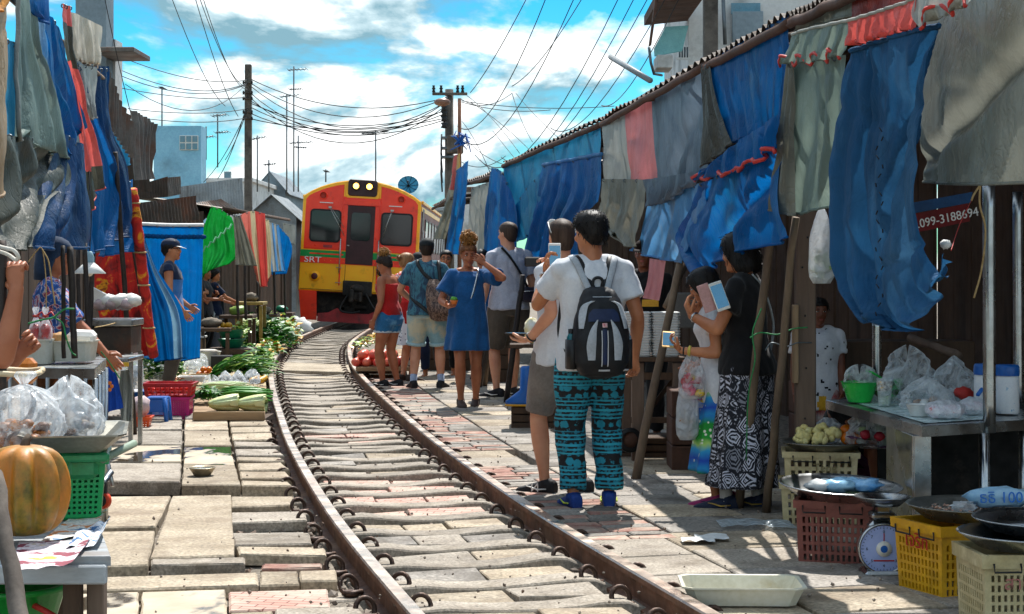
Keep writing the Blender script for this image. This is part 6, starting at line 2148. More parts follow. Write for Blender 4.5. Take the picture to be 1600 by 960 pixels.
p.top([c_blouse],.9,.8,.03,'blouse',seed=21);p.pants([c_navy],1.9,.03,seed=21)
b=MB();b.loft([[p.Hf(q)for q in ering(Vector((0,yy,z)),hx,f,22,fb=bk)]for z,hx,f,bk,yy in((-.16,.10,-.02,.12,0),(-.08,.095,-.01,.125,0),(-.02,.088,.02,.122,0),(.03,.088,.10,.12,0),(.07,.084,.10,.112,0),(.10,.066,.078,.088,0),(.122,.03,.035,.04,0),(.126,.003,.003,.003,0))]);p.put(b,'head_scarf',[cl('dark_blue_scarf','#28405e','#1b2c44')])
b=MB();b.tube([p.Hf((.08,-.01,.012)),p.Hf((.064,.085,.016)),p.Hf((.055,.098,.02)),p.Hf((.012,.108,.02)),p.Hf((-.05,.1,.02))],.003,5)
for sx in(-1,1):b.tube([p.Hf(Vector((sx*.033+.026*math.cos(a),.102,.006+.02*math.sin(a))))for a in[2*math.pi*q/12 for q in range(13)]],.003,4)
p.put(b,'glasses',[m_blk])
p=Person('vendor at the left edge whose raised bare forearm grips a rope',Vector((-1.96,6.12,0)),1.62,R(-90),skin=sk_tan,sit=.70,legs={'L':(-.1,-.35,.085),'R':(.1,-.35,.085),'pole':(0,.6,-1)},voxel=.008,chub=1.1,arms={'R':{'w':(.245,.285,1.345),'pole':(.3,.9,-1),'d':(-.1,-.12,1),'n':(-1,.3,0),'curl':.75},'L':{'w':(-.1,.2,1.1),'curl':.8}})
p.top([M('cloth_printed_tee','#b9c4cb','#7b8a98',scale=22,rough=.85,dirt='#3b5a86',dscale=18,damt=(.5,.55))],.55,.7,.03,seed=22);p.pants([c_black],1.9,.03,seed=22);p.hair(h_black,'short',.014,22,40,.03)
LEFT_HAND=p.w(p.wr[1]+Vector((0,0,.08)))
# ========== left hand stalls: tarps, poles, bars
t_navyd=tarp('#0c4478','#08325c','dark_navy',.35,'#1a2c40',damt=(.46,.7))
def YT(x):return 7.4+.03*x
def PL(x,y,off=0.0):return P(x,y,YT(x)+off)
def TL(label,rs,m,name='tarp',**k):
 return T(label,rs,m,name,f=PL,**k)
TL('beige cloth strip at the very left edge',[[(-22,-20),(8,-20)],[(-20,120),(10,120)],[(-20,330),(6,300)]],tarp('#b59a7c','#97805f','beige'),nu=14,folds=(1.5,.03),seed=30,off=-.5)
TL('orange cloth tip in the top left corner',[[(-20,-20),(22,-12)],[(-20,4),(16,6)],[(-20,20),(4,18)]],tarp('#e59a1e','#c97f10','orange'),nu=12,nv=10,folds=(1,.02),seed=31,off=-.7)
TL('cyan blue sheet showing behind the grey cloth',[[(6,60),(30,70)],[(8,180),(32,200)],[(-4,300),(24,270)]],t_teal,nu=14,folds=(1,.02),seed=32,off=.2)
o,e=TL('thick grey green cloth with a puckered left hem',[[(26,-22),(52,-22)],[(26,60),(58,70)],[(25,140),(84,152)],[(24,206),(98,232)],[(34,218),(101,250)]],t_green,folds=(2,.05),seed=33,off=-.1)
hem(o,e.side0,.012,t_grey)
TL('olive draped fold sagging under the grey green cloth',[[(-14,212),(40,215),(100,232)],[(-14,262),(48,262),(104,282)],[(-14,330),(40,330),(72,312)],[(-14,396),(20,392),(36,386)]],t_drab,folds=(2.5,.07),seed=34,off=-.2,ridges=[((.9,.1),(.2,.8),.09,.06)])
TL('pale translucent blue sheet between the grey and the blue cloth',[[(44,-20),(72,-20)],[(46,60),(78,66)],[(60,140),(84,158)]],t_lblue,nu=20,folds=(2,.03),seed=35,off=.15)
TL('bright blue sheet with a pointed lower corner at the upper left',[[(40,-22),(76,-22)],[(46,10),(72,20)],[(56,24),(70,38)]],t_blue,nu=18,nv=14,folds=(1.5,.03),seed=36,off=-.3)
TL('long blue tarp slanting down from the top left',[[(70,14),(92,44)],[(78,90),(108,110)],[(86,170),(133,190)],[(96,226),(132,204)],[(100,242),(110,238)]],t_blue2,folds=(2,.05),seed=37,off=.1,ridges=[((.1,.1),(.9,.8),.05,.08)])
o,e=TL('wide deep blue cloth with a straight bottom hem over the scarfed vendor',[[(92,206),(132,226)],[(78,280),(136,290)],[(50,340),(139,350)],[(36,384),(90,390),(141,386)]],t_navyd,folds=(3,.05),seed=38,off=-.15,ridges=[((.75,.1),(.45,1),.05,.06)])
hem(o,e.edge,.010,t_blue2)
TL('coral and olive striped cloth strip on the left',[[(96,6),(110,10)],[(100,60),(116,80)],[(114,150),(132,160)],[(126,230),(150,234)],[(138,330),(160,290)]],[tarp('#ee6f68','#d9574f','salmon',.34),t_drab],nu=16,nv=40,folds=(1.2,.04),seed=39,off=.25,vstripes=[(.12,0),(.34,1),(.84,0),(1,1)])
TL('cream cloth with a ragged fringe under the grey house wall',[[(110,18),(134,28),(160,42)],[(112,60),(136,66),(160,74)],[(114,96),(138,104),(158,106)]],tarp('#d9cdb8','#bfb197','cream',.3,'#8a7a64'),folds=(3,.02),seed=40,off=.3,scallop=(9,.05),nv=16)
TL('white striped cloth hanging below the cream fringe',[[(120,100),(152,106)],[(126,150),(150,150)],[(140,188),(148,184)]],t_lgrey,nu=20,folds=(4,.02),seed=41,off=.45)
TL('second long blue tarp with pale piping behind the coral strip',[[(112,84),(124,108)],[(132,170),(150,190)],[(148,250),(176,262)],[(140,330),(178,330)],[(138,398),(170,384)]],t_blue2,folds=(2,.05),seed=42,off=.55)
TL('blue tarp bunched around the slanting iron pole',[[(150,104),(168,104)],[(150,190),(174,190)],[(164,270),(198,262)],[(172,330),(206,336)],[(168,378),(204,366)]],t_navyd,folds=(2,.06),seed=43,off=.9)
TL('blue cloth hanging low in front of the patterned red cloth',[[(172,300),(208,280)],[(164,360),(210,356)],[(158,402),(206,392)]],t_blue,folds=(2.5,.05),seed=44,off=1.3)
TL('small cyan cloth by the curled iron sheet',[[(178,196),(198,200)],[(180,225),(202,226)],[(184,262),(204,258)]],t_teal,nu=14,nv=14,folds=(2,.03),seed=45,off=3.0)
PF=lambda x,y,off=0.0:P(x,y,20+off)
def patt_mat():
 t=NT('red_gold_patterned_cloth')
 v=t.co((1,1,.7))
 c=t.ramp(t.noise(4.2,4,.6,v,1.2),[(.36,'#5d1410'),(.47,'#b3201a'),(.55,'#c9281c'),(.6,'#e0a020'),(.66,'#7d1a14')])
 t.set(Base_Color=c,Roughness=.8)
 t.bump(t.noise(40,3),.2,.003)
 return t.mat
m_patt=patt_mat()
b=MB()
pts=[P(206,296,14.5),P(213,345,14.6),P(222,420,14.8),P(231,500,15),P(240,556,15.2)]
b.tube([cat(pts,i/24)+Vector((nz((i,1,2))*.012,0,0))for i in range(25)],[.045+.012*nz((i*.9,3,3))for i in range(25)],10)
o=tag(b.build('rolled_cloth',m_patt),'rolled red and gold patterned cloth leaning beside the blue curtain','rolled cloth')
for q in(.12,.42,.58,.8):
 c=cat(pts,q);b=MB();b.tube([c+Vector((.05*math.cos(a),.05*math.sin(a),0))for a in[2*math.pi*k/10 for k in range(11)]],.008,5);b.build('tie',m_rope,o)
T('wide red and gold patterned cloth hanging behind the lamp',[[(150,396),(212,384)],[(150,470),(220,466)],[(178,560),(240,556)]],m_patt,f=lambda x,y,off=0:P(x,y,15.6),folds=(3,.05),seed=46,cat_='cloth',name='cloth')
o,e=T('bright blue curtain with a white scalloped top hem behind the man in cap',[[(216,350),(266,352),(318,352)],[(218,430),(268,432),(316,432)],[(222,560),(270,566),(312,560)]],t_blue,f=PF,folds=(5,.03),seed=47,off=.4)
hem(o,e.top,.022,m_white,'top_hem')
b=MB()
for q in range(16):
 a=e.top[int(q/15*(len(e.top)-1))];b.ball(a+Vector((0,-.05,-.14)),(.045,.02,.03),6,4)
b.build('scallop_trim',t_blue2,o)
o,e=T('blue and white tarp slanting in front of the man in cap',[[(218,356),(222,360)],[(224,420),(246,420)],[(234,490),(286,486)],[(242,566),(292,560)]],[t_blue2,tarp('#86b2cc',None,'blue_white',.4)],f=lambda x,y,off=0:P(x,y,17.8),folds=(2,.06),seed=48,stripes=[(.62,0),(.82,1),(1,0)])
o,e=T('bright green tarp lifted on a wooden pole',[[(330,322),(346,328),(362,340)],[(316,362),(340,356),(366,356)],[(308,398),(344,394),(371,398)],[(312,442),(326,424),(360,412)]],tarp('#15a33c','#0e8a30','green',.36,'#3fc068'),f=PF,off=5.3,folds=(2.4,.06),seed=49)
hem(o,[P(lerp(313,362,q/12),lerp(394,352,q/12)+(3 if q%2 else-2),25.0)for q in range(13)],.014,M('mint_lace','#7fd0a0',rough=.8),'lace_edge')
T('drab olive tarp right of the green one',[[(364,336),(376,338)],[(366,370),(388,372)],[(368,414),(402,416)]],t_olive,f=PF,folds=(2,.05),seed=50,off=3)
T('coral tarp hanging in folds near the train',[[(374,336),(394,330),(414,334)],[(380,380),(398,376),(416,372)],[(398,420),(406,446),(418,448)]],[tarp('#e07a6c',None,'soft_coral',.4),tarp('#d8c8a0',None,'sand'),tarp('#d0504a',None,'faded_red',.4)],f=PF,folds=(3,.06),seed=51,off=5,stripes=[(.4,0),(.62,1),(1,2)])
T('red and cream cloth draped right of the coral tarp',[[(404,338),(420,344)],[(410,380),(424,384)],[(412,450),(424,430)]],[tarp('#d0504a',None,'faded_red',.4),tarp('#d8c8a0',None,'sand')],f=PF,nu=18,folds=(2,.05),seed=52,off=6,stripes=[(.5,0),(1,1)])
T('pale blue striped tarp close to the train front',[[(416,346),(436,352)],[(418,380),(440,384)],[(422,426),(446,424)]],[t_lblue,t_lgrey],f=PF,nu=24,folds=(3,.05),seed=53,off=8,stripes=[(.2,0),(.4,1),(.6,0),(.75,1),(1,0)])
T('pointed blue tarp touching the left side of the train',[[(434,352),(452,372)],[(428,390),(456,392)],[(424,430),(448,428)]],t_blue,f=PF,nu=20,folds=(2,.06),seed=54,off=9.5)
T('grey sheet on the side wall of the gable house',[[(442,348),(462,352)],[(444,366),(462,372)],[(450,378),(462,384)]],t_grey,f=PF,nu=14,nv=12,folds=(2,.03),seed=55,off=15)
def lroof(label,a,c,back,waves,m):
 t=thing('tin_roof',label,'roof',a.lerp(c,.5))
 b=MB();corr_sheet(b,a,c,a+back,c+back,waves,.016,0,5,.02);b.build('sheet',m,t)
 b=MB();b.tube([a,c],.03,6);b.build('eave_beam',m_timber,t)
 return t
lroof('dark tin roof over the far left stalls near the train',P(350,326,26),P(452,344,37),Vector((-3.5,.5,.5)),40,m_corr)
wall_boards('dark board wall behind the left stalls',[Vector((-3.9,5.5,0)),Vector((-4.4,9,0)),Vector((-5.2,14,0)),Vector((-5.7,19,0)),Vector((-5.8,24,0)),Vector((-5.75,27,0)),Vector((-5.55,31,0)),Vector((-5.2,37,0)),Vector((-5.1,40,0))],-.05,2.15,m_timber,.35)
for lb,x0,y0,Ya,x1,y1,Yb,r in[('black iron pole at the left, nearest the white bins',99,560,8.4,99,384,8.4,.011),('thicker brown iron pole right of the nearest one',116,560,8.3,110,386,8.3,.016),('thin iron pole just left of the lamp',124,560,12.2,122,384,12.2,.014),('iron pole passing in front of the lamp',140,560,11.0,132,380,11.0,.016),('iron pole behind the lamp, right of its shade',138,560,12.6,146,392,12.6,.018),('slanting iron pole standing on the slab by the orange basket',211,686,13.72,180,238,13.2,.020),('iron pole leaning against the red patterned cloth',236,560,15.6,198,320,15.2,.018),('dark pole at the very left edge',3,640,5.9,1,376,5.9,.02)]:
 stick(lb,P(x0,y0,Ya),P(x1,y1,Yb),r,r,m_dpole,'iron_pole','pole',8,.008)
stick('wooden pole carrying the green tarp',P(318,560,25.2),P(311,352,25.0),.026,.022,m_bamb,'prop_pole')
for i,(lb,x,y1,y0,Y)in enumerate([('thin pole left of the far coral tarp',372,500,400,24),('thin pole between the far olive and coral tarps',384,500,410,25),('thin pole under the far red and cream cloth',404,500,440,27),('thin pole under the far striped tarp',430,500,420,29),('thin pole beside the train skirt',446,505,400,31)]):
 stick(lb,P(x,y1,Y),P(x-2,y0,Y),.022,.02,m_dpole,'iron_pole','pole',6,.01)
stick('grey wooden pole leaning at the lower left corner',P(38,1010,4.5),P(-8,740,4.9),.026,.022,M('grey_weathered_stick','#6f655c','#453d37',rough=.85,bump=.3),'prop_pole')
rp=cord('white rope knotted round the dark pole at the left edge',[P(-6,384,5.85),P(8,388,5.8),P(22,392,5.78),P(29,402,5.78),P(24,406,5.8),P(12,398,5.82),P(-4,392,5.86)],.007,M('white_rope','#d6d0c4',rough=.9,bump=.5,bscale=300))
cord('thin strings hanging before the scarfed vendor',[P(44,410,8.6),P(56,394,8.6),P(66,390,8.6),P(72,440,8.6),P(72,482,8.6)],.003,m_rope)
cord('second pale string hanging before the scarfed vendor',[P(66,390,8.55),P(76,410,8.55),P(82,450,8.55),P(86,476,8.55)],.004,m_rope)
cord('green cord tied between the left poles',[P(44,506,8.2),P(66,500,8.2),P(84,496,8.2),P(100,484,8.2),P(116,483,8.2)],.005,m_grope)
cord('green string trailing down from the cord knot',[P(84,496,8.2),P(98,506,8.2),P(104,530,8.2),P(112,550,8.25),P(119,556,8.25)],.004,m_grope)
cord('thin green string from the steel table towards the slanting pole',[P(158,550,9.2),P(172,568,9.4),P(182,584,9.5),P(188,592,9.5)],.004,m_grope)
cord('pale twine tied between a bag and the slanting pole',[P(148,512,12),P(165,509,12.2),P(180,505,12.6),P(188,503,13)],.004,m_rope)
lp=thing('hanging_lamp','white enamel lamp shade hanging among the left poles','lamp',P(140,430,11.6))
c=P(140,428,11.6)
b=MB();b.lathe([(.105,0),(.108,.004),(.055,.055),(.030,.075),(.028,.078),(.05,.054),(.10,.002)],24,c);b.build('shade',m_white,lp)
b=MB();b.lathe([(.030,.07),(.032,.11),(.022,.135),(.016,.15),(0,.152)],14,c);b.build('socket',M('blue_grey_socket','#8fb0bd',rough=.5),lp)
b=MB();b.tube([c+Vector((0,0,.14)),c+Vector((.01,0,.4)),c+Vector((-.01,0,.8))],.005,5);b.build('cord',m_blk,lp)
b=MB();b.ball(c+Vector((0,0,.02)),(.03,.03,.038),10,7);b.build('bulb',m_white,lp)
cb=thing('steel_stall','steel table with a row of vertical bars at the left','table',P(100,700,8.8))
ta,tb,tc2,td2=P(10,574,8.5),P(148,578,8.35),P(166,556,9.3),P(40,556,9.4)
zt=.872
def fz(p,z):return Vector((p.x,p.y,z))
b=MB();b.prism([fz(ta,zt),fz(tb,zt),fz(tc2,zt),fz(td2,zt)],.055,0,.004);b.build('table_top',m_steel,cb)
for i in range(7):
 p=fz(ta,0).lerp(fz(tb,0),(i+.3)/7)
 b=MB();b.tube([fz(p,.0),fz(p,zt-.05)],.011,8);b.build('bar',m_steel,cb)
for i in range(4):
 p=fz(tb,0).lerp(fz(tc2,0),(i+.1)/3.3)
 b=MB();b.tube([fz(p,.0),fz(p,zt-.05)],.014,8);b.build('bar',m_steel,cb)
b=MB();b.grid(lambda u,v:fz(td2.lerp(tc2,u),lerp(zt-.06,.05,v)),4,4);b.build('back_cloth',M('floral_back_cloth','#7d4a2a','#3f2a1c',scale=22,rough=.9,dirt='#b86a3a',dscale=20),cb)
st_=thing('steel_stand','steel stand with a deep tray behind the slanting pole','table',P(180,640,12.9))
c=P(178,497,12.8)
b=MB();b.box(c+Vector((0,0,-.03)),(.36,.4,.05),None,0,.006);b.build('tray',m_steel,st_)
b=MB();b.box(c+Vector((0,0,-.16)),(.33,.36,.2),None,0,.006);b.build('box',m_corrd,st_)
for sx in(-.16,.16):
 for sy in(-.16,.16):
  b=MB();b.box(Vector((c.x+sx,c.y+sy,(c.z-.25)/2)),(.03,.03,c.z-.25));b.build('leg',m_steel,st_)
c2_=P(185,560,12.3)
b=MB();b.box(c2_,(.26,.5,.03),None,0,.005);b.build('shelf',m_steel,st_)
b=MB();b.box(c2_+Vector((0,-.255,-.03)),(.26,.014,.03),None,0,.003);b.build('yellow_edge',M('yellow_edge','#d9a92a',rough=.5),st_)
for q in range(6):
 t=tag(MB().ball(P(160+q*9,474-4*(q%2),12.8),(.075,.08,.05),10,6,0,.5,2,q).build('wrapped_food',m_white if q%2 else M('pinkish_wrap','#c9b2b4',rough=.6)),None)
 tag(t,['white wrapped food parcel, leftmost on the deep tray','pinkish wrapped parcel, second from the left on the deep tray','white parcel, third from the left on the deep tray','pinkish parcel, fourth from the left on the deep tray','white parcel near the right end of the deep tray','pinkish parcel at the right end of the deep tray'][q],'food parcel','food parcels on the deep steel tray')
pl_=MB();pl_.box(P(152,464,12.75),(.14,.02,.1),Euler((.2,.5,.3)).to_matrix(),0,.004);tag(pl_.build('white_board',m_white),'white plastic slab leaning among the food parcels','board')
def bin_(label,c,w_,d_,h,m,cat_='bin',name='plastic_bin'):
 t=thing(name,label,cat_,c)
 b=MB()
 o_,i_=[],[]
 def rr(w2,d2,z):return[c+Vector((x,y,z))for x,y in((-w2,-d2*.8),(-w2*.8,-d2),(w2*.8,-d2),(w2,-d2*.8),(w2,d2*.8),(w2*.8,d2),(-w2*.8,d2),(-w2,d2*.8))]
 w2,d2=w_/2,d_/2
 b.loft([rr(w2*.86,d2*.86,0),rr(w2*.98,d2*.98,h*.92),rr(w2*1.05,d2*1.05,h*.93),rr(w2*1.05,d2*1.05,h),rr(w2*.95,d2*.95,h),rr(w2*.82,d2*.82,.012)],0,True,False)
 b.build('body',m,t)
 return t
m_cream=M('cream_plastic','#e2ded0','#cfc9b8',rough=.5,bump=.04,dirt='#a79c82',dscale=3,damt=(.58,.8))
bin_('white plastic bin holding the red bags',P(64,568,8.7),.125,.2,.125,m_cream)
bin_('long cream plastic bin on the steel bar table',P(116,564,8.8),.21,.2,.105,m_cream)
def lumpy(label,name,cat_,c,r,m,amp=.35,ns=2.2,seed=1,group=None,nu=14,nv=9):
 return tag(MB().ball(c,r,nu,nv,0,amp,ns,seed).build(name,m),label,cat_,group)
m_redfood=M('red_food','#c9302a','#a52019',scale=18,rough=.35,bump=.2)
for x,lb,sd in((56,'left one of two clear bags of red food with red ties',60),(71,'right one of two clear bags of red food with red ties',61)):
 t=thing('food_bag',lb,'food bag',P(x,532,8.65))
 b=MB();b.ball(P(x,522,8.65),(.028,.04,.05),12,8,0,.3,2,sd);b.build('contents',m_redfood,t)
 b=MB();b.lathe([(.030,0),(.036,.04),(.032,.08),(.013,.12),(.006,.135),(.018,.17),(.014,.18)],14,P(x,536,8.65),sx=1,sy=1.2);b.build('bag_film',mb_clear,t)
 b=MB()
 c=P(x,494,8.65)
 b.tube([c+Vector((.012*math.cos(a),.012*math.sin(a),0))for a in[2*math.pi*k/10 for k in range(11)]],.006,5);b.tube([c,c+Vector((.03,0,.02)),c+Vector((.05,0,-.01))],.005,4);b.build('tie',t_redtrim,t)
lumpy('brown paper packet in the long cream bin','packet','packet',P(92,530,8.75),(.04,.04,.035),M('brown_paper','#c9a06c','#a8804f',rough=.8),seed=62)
tag(MB().box(P(128,526,8.8),(.14,.12,.06),Euler((.1,.05,.1)).to_matrix(),0,.02).build('white_packet',m_white),'white packet standing out of the long cream bin','packet')
o,e=T('royal blue towel with an orange flower hanging under the steel stand',[[(166,574),(178,570)],[(168,610),(188,608)],[(168,644),(192,638)]],[M('towel_blue','#1450b8','#0e3f98',rough=.95,bump=.4,bscale=200)],f=lambda x,y,off=0:P(x,y,11.9),nu=20,nv=20,folds=(2,.02),seed=63,cat_='towel',name='towel')
b=MB()
for q in range(5):
 a=2*math.pi*q/5;b.ball(P(170,604,11.84)+Vector((.02*math.cos(a),0,.024*math.sin(a))),(.014,.004,.014),8,5)
b.build('flower',M('orange_print','#e07a2a',rough=.9),o)
T('grey cloth hanging beside the slanting pole',[[(188,580),(200,578)],[(186,610),(204,612)],[(190,660),(202,660)]],t_grey,f=lambda x,y,off=0:P(x,y,12.6),nu=16,nv=16,folds=(2,.02),seed=64,cat_='cloth',name='cloth')
hanging_bag('clear bag with white goods hanging right of the slanting pole',P(206,532,13.4),.40,.17,mb_clear,True,[M('white_goods','#d9dde2',rough=.5),M('pale_goods','#b9c6d2',rough=.5)],seed=65)
hb_=thing('metal_bucket','dented dark metal bucket below the blue towel','bucket',P(184,690,12.9))
c=P(183,668,12.9)
b=MB();b.lathe([(.05,-.03),(.075,.09),(.08,.09),(.055,-.025),(0,-.025)],14,c);b.build('body',m_corr,hb_)
b=MB();b.tube([c+Vector((.078*math.cos(a),0,.09+.05*math.sin(a)))for a in[math.pi*k/8 for k in range(9)]],.005,5);b.build('handle',m_alu,hb_)
tz=.52
near=thing('wooden_table','low whitewashed wooden table in the lower left corner','table',Vector((-1.6,5.4,0)))
q=[Vector((-2.3,4.98,tz)),Vector((-1.165,5.02,tz)),Vector((-1.46,6.02,tz)),Vector((-2.6,6.02,tz))]
m_wtab=M('worn_white_timber','#b9bec2','#8d9396',scale=3,rough=.8,bump=.35,dirt='#6e5a48',dscale=3,damt=(.52,.7),stretch=(.3,1,1))
for i in range(4):
 a0,a1=q[0].lerp(q[3],i/4+.004),q[0].lerp(q[3],(i+1)/4-.004);b0,b1=q[1].lerp(q[2],i/4+.004),q[1].lerp(q[2],(i+1)/4-.004)
 b=MB();b.prism([a0,b0,b1,a1],.028,0,.004);b.build('plank',m_wtab,near)
b=MB();b.box((-1.735,5.01,tz-.05),(1.12,.03,.055),None,0,.005);b.build('apron',m_wtab,near)
for x,y,m in((-1.285,5.06,m_timber),(-1.225,5.10,m_post),(-2.2,5.1,m_post),(-1.55,5.95,m_timber),(-2.45,5.95,m_timber)):
 b=MB();b.box((x,y,(tz-.03)/2),(.05,.05,tz-.03),None,0,.004);b.build('leg',m,near)
pk_=thing('pumpkin','ribbed orange green pumpkin on the near table','pumpkin',P(38,842,5.25))
t=NT('pumpkin_skin')
t.set(Base_Color=t.mix(t.ramp(t.noise(5,6,.7,t.co((1,1,.6))),[(.40,0.0),(.62,1.0)]),'#bf7622',t.ramp(t.noise(26,5,.7),[(.35,'#4f4a14'),(.65,'#8a7420')])),Roughness=.5)
t.bump(t.noise(40,4),.25,.004)
c=P(38,766,5.25)
rg=[]
for i in range(19):
 th=math.pi*(i+.3)/18.6
 ring=[]
 for j in range(72):
  a=2*math.pi*j/72
  rb=1-.30*(abs(math.cos(a*4+.6))**4)*math.sin(th)
  r=.138*math.sin(th)**.8*rb
  ring.append(c+Vector((r*math.cos(a),r*math.sin(a),-.155*math.cos(th)*(1-.12*(abs(math.cos(th))**4)))))
 rg.append(ring)
b=MB();b.loft(rg);b.build('flesh',t.mat,pk_)
b=MB();b.tube([c+Vector((0,0,.12)),c+Vector((.004,.01,.15)),c+Vector((.012,.02,.162))],[.02,.013,.013],7);b.build('stalk',m_bamb,pk_)
def news_mat(name,a,b_,c_,s=9):
 t=NT(name)
 t.set(Base_Color=t.mix(t.ramp(t.noise(90,2,.5,t.co((1,3,1))),[(.5,0.0),(.56,.5)]),t.ramp(t.noise(s,3,.5,t.co((1,1.6,1)),.6),[(.38,a),(.44,b_),(.56,b_),(.60,c_)],'CONSTANT'),'#5a5f6a'),Roughness=.8)
 return t.mat
def sheet(label,qd,m,z,curl=.01,seed=1):
 b=MB()
 p4=[Vector((p.x,p.y,z))for p in(G(x,y,tz)for x,y in qd)]
 b.grid(lambda u,v:p4[0].lerp(p4[1],u).lerp(p4[3].lerp(p4[2],u),v)+Vector((0,0,.002+curl*abs(nz((u*2.3,v*2.3,seed)))+curl*1.5*max(0,u-.8)*3)),14,10)
 return tag(b.build('newspaper',m),label,'newspaper')
sheet('folded newspaper with orange and white print under the pumpkin',[(60,852),(140,838),(168,806),(110,812)],news_mat('newsprint_a','#d9853a','#e6e2da','#3f78a8'),tz+.004,.012,1)
sheet('pink and white newspaper with a red band at the table edge',[(16,900),(112,892),(142,852),(30,852)],news_mat('newsprint_b','#8c3040','#e0cfd2','#d8b43a',7),tz+.010,.010,4)
sheet('crumpled blue and white paper at the table corner',[(100,866),(158,858),(172,828),(128,834)],news_mat('newsprint_c','#2f6fa8','#dfe4ea','#8fb4d2',12),tz+.008,.03,7)
def holes_panel(b,p00,p10,p01,p11,nx,nz_,fx=.6,fz_=.6,depth=.008,m=0,mx=.06,mz=.08):
 nrm=(p10-p00).cross(p01-p00).normalized()
 def S(u,v):return p00.lerp(p10,u).lerp(p01.lerp(p11,u),v)
 us,vs_=[0.0],[0.0]
 for i in range(nx):
  a=mx+(1-2*mx)*(i+.5-fx/2)/nx;us+=[a,a+(1-2*mx)*fx/nx]
 us.append(1.0)
 for i in range(nz_):
  a=mz+(1-2*mz)*(i+.5-fz_/2)/nz_;vs_+=[a,a+(1-2*mz)*fz_/nz_]
 vs_.append(1.0)
 W_=len(us)
 V=[S(u,v)for v in vs_ for u in us]
 V2=[p-nrm*depth for p in V]
 n=len(V)
 fs=[]
 for j in range(len(vs_)-1):
  for i in range(W_-1):
   a=j*W_+i
   qd=[a,a+1,a+W_+1,a+W_]
   if i%2==1 and j%2==1:
    for k in range(4):
     x,y=qd[k],qd[(k+1)%4]
     fs.append([y,x,x+n,y+n])
   else:
    fs.append(qd);fs.append([x+n for x in qd[::-1]])
 b.add(V+V2,fs,m,False)
def crate(label,c,w_,d_,h,rz,m,cells=(7,5),taper=.92,rim=.035,name='plastic_crate',cat_='crate',fx=.55,fz_=.62,solid_top=.16,hm=None,txt=None):
 t=thing(name,label,cat_,c,rz)
 Rm=Matrix.Rotation(rz,3,'Z')
 def q(x,y,z):return Vector(c)+Rm@Vector((x,y,z))
 w2,d2=w_/2,d_/2
 def ring(z,g=0.0):
  k=lerp(taper,1,z/h)
  return[q(-w2*k-g,-d2*k-g,z),q(w2*k+g,-d2*k-g,z),q(w2*k+g,d2*k+g,z),q(-w2*k-g,d2*k+g,z)]
 hz=h*(1-solid_top)
 lo,hi=ring(0),ring(hz)
 for i in range(4):
  j=(i+1)%4
  b=MB()
  n_=cells[0]if i%2==0 else max(2,int(cells[0]*d_/w_))
  holes_panel(b,lo[i],lo[j],hi[i],hi[j],n_,cells[1],fx,fz_)
  b.build('side',m,t)
 b=MB()
 b.loft([ring(hz),ring(h-rim),ring(h-rim,.012),ring(h,.012),ring(h,-.008),ring(hz,-.008)],0,False,False);b.build('rim',m,t)
 b=MB();b.loft([ring(.0),ring(.008)],0,True,False);b.build('bottom',m,t)
 if hm:
  for sx in(-1,1):
   b=MB();a=q(sx*w2*.5-.05,-d2-.016,h-rim*.6);e_=q(sx*w2*.5+.05,-d2-.016,h-rim*.6)
   b.tube([a,a+Vector((0,-.01,-.03)),e_+Vector((0,-.01,-.03)),e_],.004,5);b.build('wire_handle',hm,t)
 if txt:
  body,mat_,size,u,v=txt
  x_ax=Rm@Vector((1,0,0))
  k=lerp(taper,1,v)
  text(body,size,mat_,frame(q(u*w2,-d2*k-.008,v*h),x_ax,Vector((0,0,1))+Rm@Vector((0,-(1-taper)*d2/h,0))),t,'lettering',.001)
 return t
m_gpl=M('green_plastic','#12a25a','#0d8a4a',scale=3,rough=.4,bump=.04,coat=.1,fine=.05)
crate('green plastic basket with square holes on the near table',P(118,806,5.82),.205,.24,.215,R(12),m_gpl,(9,8),.82,.03,'plastic_basket','basket',.5,.5,.22)
tr_=thing('scale_tray','wide metal tray on a green scale frame above the basket','tray',P(118,720,5.5))
def rrect3(c,w2,d2,z,yaw=0.0):return[Vector(c)+Matrix.Rotation(yaw,3,'Z')@Vector((x,y,z))for x,y in((-w2,-d2*.8),(-w2*.85,-d2),(w2*.85,-d2),(w2,-d2*.8),(w2,d2*.8),(w2*.85,d2),(-w2*.85,d2),(-w2,d2*.8))]
c=P(118,698,5.82)
b=MB();b.loft([rrect3(c,.10,.20,0,.2),rrect3(c,.165,.27,.055,.2),rrect3(c,.172,.277,.057,.2),rrect3(c,.172,.277,.062,.2),rrect3(c,.16,.265,.06,.2),rrect3(c,.098,.195,.008,.2)],0,True,False);b.build('pan',M('galvanised_tray','#a9a79c','#84827a',scale=4,rough=.38,metal=.85,bump=.08,dirt='#7d7566'),tr_)
b=MB();b.box(c+Vector((.02,-.02,-.02)),(.2,.3,.03),Matrix.Rotation(.2,3,'Z'),0,.008);b.box(c+Vector((.04,-.05,-.06)),(.1,.16,.07),Matrix.Rotation(.2,3,'Z'),0,.015);b.build('scale_frame',M('green_enamel','#2f9a64','#22804f',rough=.35,coat=.2),tr_)
b=MB();b.tube([c+Vector((.12,-.12,-.03)),c+Vector((.175,.1,.0))],.014,8);b.build('side_roll',M('sage_plastic','#8fa08c',rough=.5),tr_)
